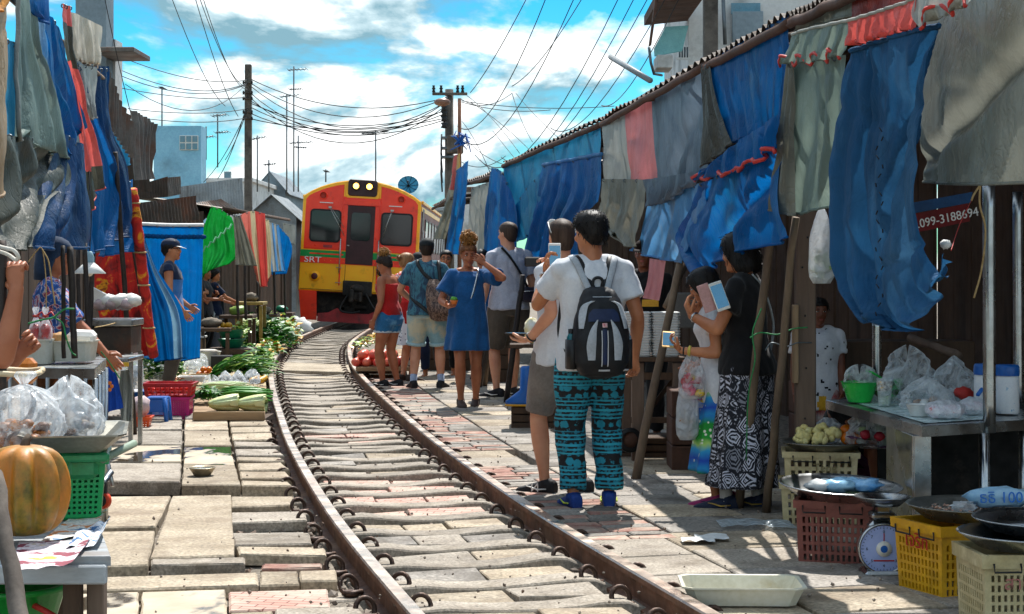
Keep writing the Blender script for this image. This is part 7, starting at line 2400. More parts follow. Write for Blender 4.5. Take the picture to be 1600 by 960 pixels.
def tied_bag(label,c,r,h,fm,seed,knot=True,n=30,tilt=(0,0)):
 t=thing('food_bag',label,'food bag',c)
 b=MB()
 rg=[]
 prof_=[(.55,0),(.9,.06),(1.0,.25),(.97,.5),(.82,.75),(.5,.92),(.14,1.0),(.10,1.03),(.26,1.14),(.20,1.2)]if knot else[(.55,0),(.95,.08),(1.0,.3),(.95,.55),(.85,.75),(.7,.9),(.4,1.0),(.1,1.04)]
 prof_=[tuple(cat([Vector((x,y,0))for x,y in prof_],i/26)[:2])for i in range(27)]
 for k,(rr_,z)in enumerate(prof_):
  ring=[]
  for j in range(60):
   a=2*math.pi*j/60
   w_=1+.20*nz((math.cos(a)*1.8,math.sin(a)*1.8+seed,z*2.2))+.06*math.sin(a*9+seed+z*3)*(.3+z)+.42*(.25-abs(nz((math.cos(a)*2.6+seed,math.sin(a)*2.6,z*3.2))))+.16*(.25-abs(nz((math.cos(a)*6+seed,math.sin(a)*6,z*7))))
   ring.append(Vector(c)+Vector((rr_*r*w_*math.cos(a)+tilt[0]*z*h,rr_*r*w_*math.sin(a)*(1 if knot else .85)+tilt[1]*z*h,z*h*(1 if knot else 1+.22*z*math.cos(2*a+seed)))))
  rg.append(ring)
 b.loft(rg,0,False);b.build('bag_film',mb_clear,t)
 f=MB()
 for q in range(n):
  a=rnd(0,6.28);rr_=r*.72*rnd(0,1)**.5
  f.ball(Vector(c)+Vector((rr_*math.cos(a),rr_*math.sin(a),h*rnd(.10,.42))),(r*rnd(.12,.22),r*rnd(.12,.2),r*rnd(.09,.16)),7,5,q%len(fm),.4,2,q)
 f.build('contents',fm,t)
 return t
m_f1,m_f2,m_f3=M('fried_orange','#c47a30','#8f4f1c',scale=30,rough=.5,bump=.4),M('fried_brown','#7d4a22','#4d2c14',scale=30,rough=.5,bump=.4),M('pale_cracker','#d9c3a4','#b8977a',scale=20,rough=.6)
tied_bag('big clear bag of fried orange snacks tied with a white knot, at the left edge',P(24,706,5.78),.135,.225,[m_f1,m_f2,m_f1],71,True,46,(.15,-.1))
tied_bag('clear bag of pale crackers lying on the metal tray',P(108,684,5.98),.105,.17,[m_f3,M('silver_grey_food','#a9a4a2',rough=.4),m_f2],73,False,30)
b=MB();c=P(22,582,5.9)
b.tube([c+Vector((.088*math.cos(a),.16*math.sin(a),.004*math.sin(3*a)))for a in[2*math.pi*k/32 for k in range(33)]],.010,7)
tag(b.build('rattan_hoop',M('pale_rattan','#d6c3a2','#b59c76',scale=30,rough=.6,bump=.3)),'pale rattan hoop handle above the big snack bag','basket handle')
b=MB();b.box(P(40,580,6.6),(.08,.08,.1),None,0,.02);tag(b.build('orange_jar',M('orange_jar','#c9772a',rough=.3)),'orange jar behind the rattan hoop','jar')
tro=thing('hand_trolley','folded steel trolley with one orange rimmed wheel','trolley',P(160,800,6.2))
b=MB();b.tube([P(148,690,6.3),P(158,742,6.25),P(150,768,6.2)],.012,7);b.tube([P(174,738,6.3),P(150,770,6.2)],.012,7);b.tube([P(162,690,6.4),P(176,760,6.3)],.008,6);b.build('frame',m_steel,tro)
wc=P(161,782,6.25)
mw=Matrix.Translation(wc)@Matrix.Rotation(R(-25),4,'Z')@Matrix.Rotation(R(90),4,'X')
b=MB();b.lathe([(.020,-.010),(.031,-.010),(.031,.010),(.020,.010)],24);b.xf(mw);b.build('tyre',M('orange_rubber','#d8441e',rough=.5),tro)
b=MB();b.lathe([(.004,-.012),(.022,-.011),(.022,.011),(.004,.012)],16);b.xf(mw);b.build('hub',m_blk,tro)
b=MB();b.box(wc+Vector((0,0,.045)),(.03,.03,.05),None,0,.005);b.build('fork',m_blk,tro)
bs=thing('plastic_basin','green plastic basin standing under the near table','basin',Vector((-1.52,5.25,.0)))
b=MB();b.lathe([(.09,.16),(.16,.38),(.175,.385),(.175,.40),(.155,.40),(.085,.17),(0,.165)],24,(-1.52,5.25,0));b.build('bowl',M('grass_green_plastic','#1f9a3a','#17842f',rough=.4,coat=.1),bs)
b=MB();b.lathe([(.10,0),(.09,.16),(0,.16)],16,(-1.52,5.25,0));b.build('foot',m_gpl,bs)
b=MB();b.tube([Vector((-1.44,5.15,.36)),Vector((-1.38,5.12,.34)),Vector((-1.3,5.1,.30))],.010,6);tag(b.build('kitchen_tool',t_redtrim),'red handle lying beside the green basin','handle')
stick('thin bamboo rail carrying the tops of the left tarps',Vector((-2.45,6.6,2.86)),Vector((-3.12,13.2,2.80)),.020,.018,m_bamb,'bamboo_rail','rail')
for y,lb in((7.6,'bamboo upright behind the nearest left tarps'),(12.9,'bamboo upright behind the farther left tarps')):
 x=lerp(-2.45,-3.12,(y-6.6)/6.6)-.12
 stick(lb,Vector((x,y,0)),Vector((x+.1,y,2.9)),.024,.02,m_bamb,'bamboo_post','post')
# ========== goods on the ground at the left
m_leaf=M('leaf_green','#4f8f2f','#2f6a1e',scale=14,rough=.5,transl=.25,bump=.2,rand=.12)
m_leaf2=M('dark_leaf','#2f6a2a','#1c4a1a',scale=14,rough=.5,transl=.2,bump=.2,rand=.12)
m_leaf3=M('pale_leaf','#a9c06a','#7fa044',scale=10,rough=.5,transl=.25,bump=.2)
m_stem=M('pale_stem','#cfd9b0','#b0c486',scale=10,rough=.5)
m_cab=M('cabbage_green','#e2e2b0','#c4cf80',scale=8,rough=.5,transl=.15,bump=.25)
m_tom=M('tomato_red','#cf3018','#b02010',scale=5,rough=.25,bump=.02,coat=.2,fine=.04)
m_orange=M('orange_fruit','#e07a14','#cc6408',scale=6,rough=.4,bump=.15,bscale=150)
m_lime=M('lime_green','#8fae2a','#6f9420',scale=6,rough=.4,bump=.1)
m_yel=M('yellow_fruit','#dca524','#c08a16',scale=6,rough=.4,bump=.1)
m_wtray=M('white_foam','#e2e2de','#cfcfca',rough=.7,bump=.1)
m_ttray=M('teal_green_tray','#0f7d5c','#0b6549',rough=.4,coat=.1)
m_wood=M('board_wood','#a98e6c','#86694a',scale=3,rough=.8,bump=.3,stretch=(.15,1,1),dirt='#5f4a36')
def leaf(b,p,d,up,L,W,m=0,droop=.4,fold=.25):
 d=d.normalized();s=d.cross(up).normalized();up=s.cross(d)
 vs=[]
 n=4
 for i in range(n+1):
  t=i/n
  c=p+d*(L*t)+up*(L*(.35*t-droop*t*t))
  w_=W*math.sin(math.pi*(.12+.86*t))**.8
  vs+=[c-s*w_+up*fold*w_,c,c+s*w_+up*fold*w_]
 fs=[]
 for i in range(n):
  for k in(0,1):
   a=i*3+k;fs.append([a,a+1,a+4,a+3])
 b.add(vs,fs,m,True)
def leafy(label,c,w_,d_,h,n,mats,L=.12,W=.03,name='leafy_vegetables',cat_='vegetables',group=None,dirn=None,seed=0):
 b=MB()
 for q in range(n):
  x,y=rnd(-1,1),rnd(-1,1)
  z=h*max(0,1-.6*(x*x+y*y))*rnd(.25,1)
  a=rnd(0,6.28)
  d=Vector((math.cos(a),math.sin(a),rnd(-.1,.5)))if dirn is None else(Vector(dirn)+Vector((rnd(-.4,.4),rnd(-.4,.4),rnd(-.1,.3))))
  leaf(b,Vector(c)+Vector((x*w_/2,y*d_/2,z+.004)),d,Vector((rnd(-.2,.2),rnd(-.2,.2),1)),L*rnd(.6,1.2),W*rnd(.6,1.2),random.choice(range(len(mats))),rnd(.2,.7))
 return tag(b.build(name,mats),label,cat_,group)
def tray(label,c,w_,d_,h,m,yaw=0,name='tray',cat_='tray'):
 t=thing(name,label,cat_,c)
 b=MB();b.loft([rrect3(c,w_/2*.9,d_/2*.9,0,yaw),rrect3(c,w_/2,d_/2,h,yaw),rrect3(c,w_/2*1.03,d_/2*1.03,h,yaw),rrect3(c,w_/2*1.03,d_/2*1.03,h+.008,yaw),rrect3(c,w_/2*.96,d_/2*.96,h+.006,yaw),rrect3(c,w_/2*.86,d_/2*.86,.01,yaw)],0,True,False)
 b.build('body',m,t)
 return t
def fruits(label,c,w_,d_,rows_,r,m,name='tomato',cat_='tomato',group=None,lab2=None,jit=.25,layers=1,cap=60):
 k=0
 me=MB().ball((0,0,0),(r,r,r*.86),10,7).mesh(name,m)
 nx,ny=max(1,int(w_/(2*r))),max(1,int(d_/(2*r)))
 for l in range(layers):
  for i in range(nx-l):
   for j in range(max(1,ny-l)):
    if k>=cap:return
    o=bpy.data.objects.new(name,me)
    o.location=Vector(c)+Vector((-w_/2+r*(1+l)+i*2*r+rnd(-jit,jit)*r,-d_/2+r*(1+l)+j*2*r+rnd(-jit,jit)*r,r*.86+l*r*1.45))
    o.rotation_euler=(rnd(0,.5),rnd(0,.5),rnd(0,6))
    COL.objects.link(o)
    tag(o,label,cat_,group)
    k+=1
m_pinkp=M('pink_plastic','#d8257d','#b91a68',rough=.4,coat=.1,fine=.05)
m_redp=M('red_plastic','#c01f22','#a01618',rough=.4,coat=.1,fine=.05)
m_blup=M('blue_plastic','#1568c0','#0f54a0',rough=.4,coat=.1,fine=.05)
m_orp=M('orange_plastic','#ea5a1a','#cc4810',rough=.4,coat=.1,fine=.05)
c=G(266,654);
pc=crate('pink plastic crate under the tomato basket',c,.38,.30,.20,R(4),m_pinkp,(16,9),.96,.02,fx=.5,fz_=.5,solid_top=.1)
b=MB();b.box(c+Vector((-.10,-.156,.10)),(.13,.004,.11),Matrix.Rotation(R(4),3,'Z'));b.build('sticker',M('blue_sticker','#3f5fc0','#a9b4d8',scale=30,rough=.5),pc)
ctop=c+Vector((0,.0,.205))
crate('red plastic basket full of tomatoes on the pink crate',ctop,.44,.32,.12,R(2),m_redp,(9,2),.9,.02,'plastic_basket','basket',.8,.8,.2)
fruits('ripe red tomato in the red basket',ctop+Vector((0,-.01,.03)),.37,.26,0,.036,m_tom,'tomato','tomato','tomatoes in the red basket')
stl=thing('plastic_stool','small blue plastic stool left of the pink crate','stool',G(245,665))
c=G(245,665)
b=MB();b.box(c+Vector((0,.05,.235)),(.17,.17,.02),None,0,.008);b.build('seat',m_blup,stl)
for sx in(-1,1):
 for sy in(-1,1):
  b=MB();b.tube([c+Vector((sx*.095,.05+sy*.095,0)),c+Vector((sx*.07,.05+sy*.07,.235))],[.018,.024],6);b.build('leg',m_blup,stl)
for sx in(-1,1):
 b=MB();b.box(c+Vector((sx*.08,.05,.17)),(.014,.13,.11),None,0,.004);b.build('side_panel',m_blup,stl)
b=MB();b.box(c+Vector((0,-.03,.17)),(.13,.014,.11),None,0,.004);b.build('front_panel',m_blup,stl)
crate('orange plastic basket beside the slanting pole',G(216,673),.22,.2,.12,R(5),m_orp,(8,4),.78,.02,'plastic_basket','basket',.5,.6,.2)
lumpy('white and pink plastic bundle stuffed in the orange basket','bundle','bundle',G(216,673)+Vector((.02,.0,.20)),(.08,.08,.09),M('pinkish_wrap','#c9b2b4'),seed=80)
bw=thing('plastic_basin','blue plastic basin behind the small blue stool','basin',G(222,650))
b=MB();b.lathe([(.09,.10),(.15,.22),(.16,.225),(.16,.235),(.14,.235),(.08,.11),(0,.11)],20,G(222,650));b.lathe([(.1,0),(.09,.1)],12,G(222,650));b.build('bowl',m_blup,bw)
bd_=thing('display_board','low wooden board of vegetables nearest the rail','board',G(356,650))
q=[G(302,650,.08),G(414,650,.08),G(416,604,.08),G(305,604,.08)]
n_=6
for i in range(n_):
 b=MB();b.prism([q[0].lerp(q[3],i/n_+.004),q[1].lerp(q[2],i/n_+.004),q[1].lerp(q[2],(i+1)/n_-.004),q[0].lerp(q[3],(i+1)/n_-.004)],.03,0,.004);b.build('plank',m_wood,bd_)
b=MB();b.box((q[0]+q[1])/2+Vector((0,-.02,.0)),((q[1]-q[0]).length,.02,.075),None,0,.004);b.build('front_edge',m_wood,bd_)
for i in(0.06,.94):
 b=MB();b.box(q[0].lerp(q[1],i)+Vector((0,.3,-.055)),(.06,.6,.05));b.build('support',m_timber,bd_)
stick('peeling stick lying in front of the vegetable board',G(328,653,.03),G(404,651,.03),.016,.014,M('peeling_bark','#9c928a','#6f5a50',scale=14,rough=.9),'stick','stick')
def cabbage(label,c,r,L,yaw,group=None):
 t=thing('cabbage',label,'cabbage',c)
 b=MB()
 Rz=Matrix.Rotation(yaw,3,'Z')
 b.ball(c+Rz@Vector((-L*.12,0,0))+Vector((0,0,r*.8)),(L*.92,r*.86,r*.78),14,9,0,.2,2,yaw*3,Rz);b.build('heart',m_cab,t)
 for k in range(7):
  b=MB()
  a0=k*2*math.pi/7
  def fn(u,v):
   x=lerp(-.98,1.12-.12*(k%2),v)*L
   rr_=r*(.98+.22*v*v)*math.sqrt(max(.10,1-(lerp(-.98,.62,v))**2))
   a=a0+(u-.5)*1.25
   return c+Rz@Vector((x,rr_*math.cos(a)*1.02,r*.8+rr_*math.sin(a)*.9+(.004+.024*v*v)*math.sin(u*13+k*2)))
  b.grid(fn,7,7);b.build('leaf',m_cab if k%3 else m_stem,t)
 return t
cabbage('chinese cabbage lying left of its twin on the vegetable board',G(348,641,.085),.070,.125,.3)
cabbage('chinese cabbage at the right front corner of the vegetable board',G(391,641,.085),.070,.13,-.1)
def beans(label,c,w_,n,L,m,seed=0,yaw=0.0,r=.008,name='green_bean_bundle'):
 t=thing(name,label,'vegetables',c)
 for q in range(n):
  y=rnd(-w_/2,w_/2);z=rnd(.0,.10)
  b=MB()
  p0=Vector(c)+Matrix.Rotation(yaw,3,'Z')@Vector((-L/2+rnd(-.05,.05),y,z+r));p1=Vector(c)+Matrix.Rotation(yaw+rnd(-.08,.08),3,'Z')@Vector((L/2+rnd(-.05,.05),y,z+r))
  b.tube([p0,p0.lerp(p1,.3)+Vector((0,rnd(-.02,.02),.015)),p0.lerp(p1,.7)+Vector((0,rnd(-.02,.02),.012)),p1],[r*.5,r,r,r*.4],6);b.build('bean',m,t)
 return t
beans('bundle of long green beans behind the cabbages',G(386,628,.10),.34,44,.40,M('bean_green','#4f9a2c','#3a7d20',rough=.4,rand=.15),yaw=.12,r=.014)
beans('bundle of pale spring onions behind the green beans',G(352,617,.10),.26,30,.42,m_stem,yaw=-.12,r=.009,name='spring_onion_bundle')
leafy('dark leafy greens wrapped in film at the left of the board',G(322,628,.10),.24,.36,.14,120,[m_leaf2,m_leaf],.13,.022)
tied_bag('clear bag of pale greens on the vegetable board',G(330,615,.09),.085,.15,[m_leaf3,m_stem,m_wtray],82,False,16)
for i,(x,y,lb)in enumerate([(352,603,'white filled clear bag at the back left of the board'),(372,602,'white filled clear bag at the back middle of the board'),(394,600,'white filled clear bag at the back right of the board')]):
 tied_bag(lb,G(x,y,.08),.085,.13,[m_wtray,M('white_goods','#d9dde2')],84+i,False,14)
mt=thing('ground_mat','woven mat under the second row of vegetables','mat',G(340,580))
b=MB();q=[G(238,603,.03),G(416,603,.03),G(412,570,.03),G(300,570,.03)];b.prism(q,.03,0,.006);b.build('sheet',M('woven_mat','#b8a888','#978664',scale=40,rough=.9,bump=.4),mt)
leafy('heap of long dark green vegetables in the middle of the mat',G(366,590,.04),.55,.9,.24,260,[m_leaf2,m_leaf,m_leaf3],.26,.034,dirn=(1,-.15,.25))
leafy('pale green herbs behind the white bags',G(268,577,.04),.40,.7,.24,170,[m_leaf,m_leaf3],.12,.03)
leafy('tall green herb heap in front of the man in cap',G(256,594,.04),.40,.5,.36,200,[m_leaf2,m_leaf,m_leaf3],.13,.03)
leafy('dark herbs beside the blue curtain foot',G(236,574,.04),.45,.9,.26,150,[m_leaf2,m_leaf],.12,.028)
leafy('pale cut greens at the right of the long dark heap',G(394,588,.04),.30,.7,.2,120,[m_leaf3,m_leaf],.14,.03)
for i,(x,y,lb,m)in enumerate([(254,594,'white clear bag at the left end of the mat',m_wtray),(244,584,'small white bag behind the left end of the mat',m_wtray),(300,584,'white clear bag in the middle of the mat',m_wtray),(312,580,'pale bag right of the middle white bag',m_stem)]):
 tied_bag(lb,G(x,y,.03),.11,.18,[m,M('white_goods','#d9dde2')],90+i,False,12)
ft=tray('flat basket of red chillies on the mat',G(285,601,.02),.36,.3,.04,M('basket_weave','#b59a6a','#8f744a',scale=40,rough=.8,bump=.4),.1,'flat_basket','basket')
for q in range(40):
 pass
b=MB()
for q in range(70):
 a=rnd(0,6.28);p_=G(285,598,.07)+Vector((rnd(-.15,.15),rnd(-.1,.1),rnd(0,.05)))
 b.tube([p_,p_+Vector((math.cos(a)*.03,math.sin(a)*.03,.01)),p_+Vector((math.cos(a)*.055,math.sin(a)*.055,0))],[.007,.008,.002],5)
tag(b.build('chillies',M('chilli_red','#b8321e','#d0701e',scale=5,rough=.3)),'heap of small red chillies in the flat basket','chillies',None,'stuff')
fruits('small orange fruit heaped on the middle of the mat',G(322,588,.04),.22,.22,0,.036,m_orange,'orange_fruit','fruit','orange fruits on the mat',layers=2,cap=24)
tray('pale wooden tray of cut vegetables below the orange fruits',G(318,594,.02),.34,.18,.06,M('tan_tray','#c9a878',rough=.7),0)
fruits('small yellow fruit spread by the rail',G(407,598,.03),.20,.66,0,.040,m_yel,'yellow_fruit','fruit','yellow fruits beside the rail',cap=24)
cc_=thing('cucumbers','row of pale green cucumbers on the flat basket edge','vegetables',G(298,605,.03))
for q in range(7):
 a=G(262+q*7,604-q,.05);b=MB();b.tube([a+Vector((-.09,0,.02)),a+Vector((0,0,.03)),a+Vector((.09,.03,.02))],[.012,.022,.012],7);b.build('cucumber',m_lime if q%2 else m_leaf3,cc_)
db_=thing('display_box','dark wooden box under the stacked teal basins','box',G(354,573))
for i in range(3):
 b=MB();b.box(G(354,573)+Vector((0,.4,.04+i*.08)),(.62,.6,.074),None,0,.006);b.build('board',m_timber,db_)
bk_=thing('white_bucket','white plastic bucket beside the black box','bucket',G(324,578))
b=MB();c=G(324,578);b.lathe([(.10,0),(.16,.16),(.18,.24),(.185,.245),(.17,.24),(.1,.02),(0,.02)],20,c);b.build('body',m_wtray,bk_)
b=MB();b.lathe([(.13,.235),(.16,.25),(.10,.27),(0,.275)],16,c);b.build('contents',M('pale_food','#d9cfc0',rough=.7,bump=.3),bk_)
tag(MB().box(G(345,580)+Vector((0,.1,.10)),(.26,.2,.2),None,0,.01).build('black_box',m_blk),'black box in front of the dark wooden box','box')
tag(MB().box(G(300,565)+Vector((0,.3,.16)),(.24,.3,.32),None,0,.01).build('wooden_box',m_wood),'brown wooden box at the foot of the blue curtain','box')
tag(MB().box(G(300,565)+Vector((0,.3,.345)),(.28,.34,.03),None,0,.006).build('shallow_tray',m_wtray),'grey white tray lid on the brown wooden box','lid')
lumpy('big white plastic bag tied on the tray lid','plastic_bag','plastic bag',G(300,565)+Vector((0,.3,.52)),(.17,.16,.18),mb_white,.3,2.5,93)
lumpy('lilac white bag bulging above the tied white bag','plastic_bag','plastic bag',G(303,562)+Vector((.05,.6,.62)),(.15,.14,.2),mb_white,.3,2.5,94)
crate('red plastic crate lying beside the rail in the middle distance',G(396,566),.40,.34,.12,0,m_redp,(8,2),.97,.02,fx=.6,fz_=.6)
tray('teal green tray of white green vegetables on the red crate',G(388,566)+Vector((0,.1,.125)),.48,.34,.08,m_ttray,0)
leafy('small pale vegetables heaped in the teal tray',G(388,566)+Vector((0,.1,.18)),.44,.3,.07,60,[m_leaf3,m_stem,m_leaf],.07,.02)
for i,(x,y,lb)in enumerate([(352,549,'upper teal basin of limes in the middle distance'),(354,549,'lower teal basin under the lime basin')]):
 t=thing('plastic_basin',lb,'basin',G(x,y))
 b=MB();c=G(354,573)+Vector((0,.4,.245+.13*(1-i)));b.lathe([(.13,0),(.19,.11),(.20,.12),(.17,.12),(.12,.02),(0,.02)],20,c);b.build('bowl',m_ttray,t)
fruits('yellow orange fruit piled in the upper teal basin',G(354,573)+Vector((-.05,.4,.46)),.30,.3,0,.042,m_yel,'yellow_fruit','fruit','fruits piled in the upper teal basin',layers=2,cap=30)
leafy('leafy limes at the right of the upper teal basin',G(354,573)+Vector((.12,.4,.46)),.2,.3,.14,40,[m_lime,m_leaf3],.08,.03)
fs_=thing('display_board','long low stand of far vegetables reaching to the train','board',G(425,545))
q=[G(372,552,.10),G(442,548,.10),G(462,520,.10),G(396,524,.10)]
for i in range(5):
 b=MB();b.prism([q[0].lerp(q[3],i/5+.006),q[1].lerp(q[2],i/5+.006),q[1].lerp(q[2],(i+1)/5-.006),q[0].lerp(q[3],(i+1)/5-.006)],.05,0,.006);b.build('plank',m_wood,fs_)
for i,(x,y,w_,lb,ms,L)in enumerate([(398,538,.55,'pale cabbages and greens at the left of the far stand',[m_cab,m_leaf3],.16),(424,540,.5,'dark greens at the front of the far stand',[m_leaf2,m_leaf],.18),(436,532,.5,'yellow green herbs at the right of the far stand',[m_leaf3,m_yel,m_leaf],.14),(418,528,.6,'pale heap at the back of the far stand',[m_stem,m_leaf3],.14)]):
 leafy(lb,G(x,y,.12),w_*1.25,1.3,.45,260,ms,L,.055)
for i,(x,y,lb)in enumerate([(452,518,'white bag nearest the train skirt'),(444,512,'pale bag left of the bag nearest the train'),(430,514,'white bag behind the far stand'),(460,508,'cream bag at the corner of the train'),(470,512,'grey bag under the train corner')]):
 lumpy(lb,'plastic_bag','plastic bag',G(x,y,.16),(.22,.22,.18),mb_white if i%2 else m_wtray,.35,2.3,100+i)
tray('teal tray on far crates near the train',G(436,506,.3),.6,.4,.08,m_ttray,0)
tag(MB().box(G(436,506)+Vector((0,.1,.14)),(.55,.4,.28),None,0,.01).build('wooden_box',m_wood),'wooden box carrying the far teal tray','box')
tag(MB().ball(G(436,504)+Vector((0,.1,.42)),(.22,.16,.06),12,6,0,.4,3,5).build('red_goods',m_redfood),'red food heaped in the far teal tray','food')
for i,(x,y1,w_,h,Y,lb,m)in enumerate([(372,505,.5,.62,26,'low dark stall table behind the vendor in apron',m_timber),(392,500,.45,.8,27,'yellowish crate stack behind the far poles',M('tan_crate','#a8904c','#86702f',rough=.6)),(412,500,.5,.55,29,'dark stall table under the coral tarp',m_timber),(440,500,.45,.5,32,'dark stall table next to the train corner',m_timber),(330,520,.6,.5,24,'dark stall table behind the person in charcoal',m_timber)]):
 t=thing('stall_table',lb,'table',Vector((P(x,0,Y).x,Y,0)))
 c=Vector((P(x,0,Y).x,Y,0))
 b=MB();b.box(c+Vector((0,0,h)),(w_,.5,.05),None,0,.006);b.build('top',m,t)
 for sx in(-1,1):
  for sy in(-1,1):
   b=MB();b.box(c+Vector((sx*(w_/2-.04),sy*.2,h/2-.02)),(.05,.05,h-.04));b.build('leg',m,t)
 lumpy(['bowl of yellow greens on the table behind the vendor in apron','dusty sack on the yellowish stack','dark sack on the table under the coral tarp','teal bag on the table next to the train corner','dark bundle on the table behind the person in charcoal'][i],'goods','goods',c+Vector((0,0,h+.09)),(w_*.26,.12,.07),[m_leaf3,m_dirt,m_dirt,m_ttray,m_dirt][i],.4,3,120+i)
bo=thing('metal_bowl','small tin bowl standing on the left slabs','bowl',G(316,743,.036))
b=MB();b.lathe([(.045,0),(.055,.004),(.082,.045),(.086,.05),(.083,.052),(.078,.046),(.05,.01),(0,.008)],24,G(316,743,.036));b.build('shell',M('tin_bowl','#b8aa90','#93866c',rough=.35,metal=.7),bo)
b=MB();b.lathe([(.074,.04),(0,.041)],24,G(316,743,.036));b.build('water',M('bowl_water','#7fa0b4',rough=.05,bump=0),bo)
for x,y,w_,d_,h,lb,ms,L in[(408,572,.3,.8,.22,'bright green herbs right of the red crate, beside the rail',[m_leaf,m_leaf3],.13),(378,540,.5,.8,.4,'tall pale greens behind the teal tray',[m_leaf3,m_stem,m_leaf],.16),(420,556,.3,1.0,.24,'yellow green leaves at the rail bend',[m_leaf3,m_yel,m_leaf],.13),(446,540,.3,1.0,.22,'mixed greens at the foot of the far stand',[m_leaf,m_leaf2,m_yel],.14),(404,520,.7,.8,.5,'high green heap under the far coral tarp',[m_leaf,m_leaf2],.2)]:
 leafy(lb,G(x,y,.05),w_,d_,h,170,ms,L,.04)
for x,y,lb in[(300,596,'foam tray of white goods left of the herbs'),(318,566,'foam tray beside the white bucket'),(384,530,'foam tray among the far heaps'),(412,512,'foam tray close to the train')]:
 tray(lb,G(x,y,.08),.3,.3,.05,m_wtray,.1,'foam_tray')
rb_=thing('display_board','low wooden board of fruit right of the rails, behind the woman in red','board',G(596,574))
q=[G(556,574,.16),G(640,574,.16),G(632,546,.16),G(560,546,.16)]
for i in range(5):
 b=MB();b.prism([q[0].lerp(q[3],i/5+.005),q[1].lerp(q[2],i/5+.005),q[1].lerp(q[2],(i+1)/5-.005),q[0].lerp(q[3],(i+1)/5-.005)],.05,0,.005);b.build('plank',m_wood,rb_)
for x in(562,600,634):
 b=MB();p_=G(x,571,0);b.box(p_+Vector((0,.2,.055)),(.06,.3,.11));b.build('support',m_timber,rb_)
fruits('pink red fruit in the front rows of the board right of the rails',(q[0]+q[1])/2+Vector((-.05,.35,.0)),.66,.6,0,.06,M('pink_fruit','#d23a3a','#e07a5a',scale=6,rough=.35),'pink_fruit','fruit','pink fruits right of the rails',layers=2,cap=40)
leafy('yellow and green heap behind the pink fruit',(q[2]+q[3])/2+Vector((-.05,-.35,.02)),.6,.8,.24,130,[m_yel,m_leaf3,m_lime],.1,.035)
tray('white foam tray at the right of the fruit board',q[1]+Vector((-.16,.5,.0)),.3,.5,.06,m_wtray,0,'foam_tray')
# ========== stalls and goods at the right
m_foam=M('foam_box','#dedfdd','#cbccca',rough=.75,bump=.1)
m_ctan=M('cream_crate','#cdbf98','#ab9a6e',scale=4,rough=.6,bump=.1,dirt='#7d6a45',dscale=3.5,damt=(.5,.72))
m_cbrn=M('maroon_crate','#94564a','#7b4238',scale=4,rough=.55,bump=.08,dirt='#5b3028',dscale=4)
m_cyel=M('yellow_crate','#dba512','#bb8608',scale=4,rough=.5,bump=.06,dirt='#8f6a14',dscale=3.5)
m_redink=M("red_ink","#b3201a",rough=.7,bump=0)
m_gbowl=M('bright_green_plastic','#1fc24a','#16a53c',rough=.3,coat=.2,fine=.03)
A,B_,C_,D_=P(1290,628,9.3),P(1441,671,7.75),P(1640,656,8.15),Vector((3.1,9.5,0))
zc=P(1441,666,7.75).z
ct=thing('steel_counter','stainless steel counter at the right, open and dark below','counter',Vector((B_.x+.4,8.5,0)))
b=MB();b.prism([fz(B_,zc),fz(C_,zc),fz(D_,zc),fz(A,zc)],.05,0,.004);b.build('counter_top',m_steel,ct)
def sheet_panel(a,c,z0,z1,m,name,th=.012):
 d=(c-a).normalized();n=Vector((d.y,-d.x,0))
 b=MB();b.box((a+c)/2*Vector((1,1,0)).length/Vector((1,1,0)).length if False else Vector(((a.x+c.x)/2,(a.y+c.y)/2,(z0+z1)/2)),((c-a).length,th,z1-z0),basis(d,Vector((-d.y,d.x,0)),(0,0,1)),0,.003)
 b.build(name,m,ct)
i1=fz(A.lerp(B_,.62),0);i2=fz(B_,0)+Vector((-.02,.08,0));i3=i2+Vector((.08,.0,0))
sheet_panel(i1+Vector((.03,0,0)),i2,.02,zc-.05,m_steel,'side_panel')
sheet_panel(i2,i3,.02,zc-.05,m_steel,'front_panel')
for p_ in(P(1538,0,7.95),P(1600,0,8.1)):
 b=MB();b.tube([Vector((p_.x,p_.y,0)),Vector((p_.x,p_.y,zc-.05))],.026,10);b.build('leg',m_steel,ct)
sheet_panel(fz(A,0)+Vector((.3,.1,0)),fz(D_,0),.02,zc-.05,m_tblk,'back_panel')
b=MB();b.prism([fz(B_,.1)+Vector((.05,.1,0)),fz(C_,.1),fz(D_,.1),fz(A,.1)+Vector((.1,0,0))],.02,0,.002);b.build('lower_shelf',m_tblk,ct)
b=MB();b.grid(lambda u,v:fz(A.lerp(B_,.15+.8*v).lerp(D_.lerp(C_,.1+.8*v),.06+.5*u),zc+.004+.002*nz((u*9,v*9,1))),10,10);tag(b.build('plastic_sheet',M('aqua_white_sheet','#c9dcdc','#b3cbcd',rough=.3)),'pale plastic sheet spread on the steel counter','sheet')
def on(x,y):
 return G(x,y,zc+.008)
def bowl(label,c,r,h,m,name='bowl',k=.62):
 t=thing(name,label,'bowl',c)
 b=MB();b.lathe([(r*k,0),(r*.95,h*.9),(r,h),(r*1.03,h),(r*.96,h*.97),(r*k*.95,.01),(0,.008)],26,c);b.build('shell',m,t)
 return t
g1=on(1343,628);bowl('bright green plastic bowl at the left end of the counter',g1,.098,.105,m_gbowl)
bowl('second bright green bowl behind the plastic cup',on(1388,622),.085,.10,m_gbowl)
tied_bag('clear bag of noodles in the left green bowl',g1+Vector((0,0,.05)),.085,.115,[M('noodles','#d9d2b8',rough=.6),M('herb','#8fa86a',rough=.6)],201,False,18)
b=MB();b.tube([g1+Vector((.03,-.02,.16)),g1+Vector((.06,-.03,.155)),g1+Vector((.11,-.03,.125))],.006,6);tag(b.build('straw',m_gbowl),'bent green straw above the green bowls','straw')
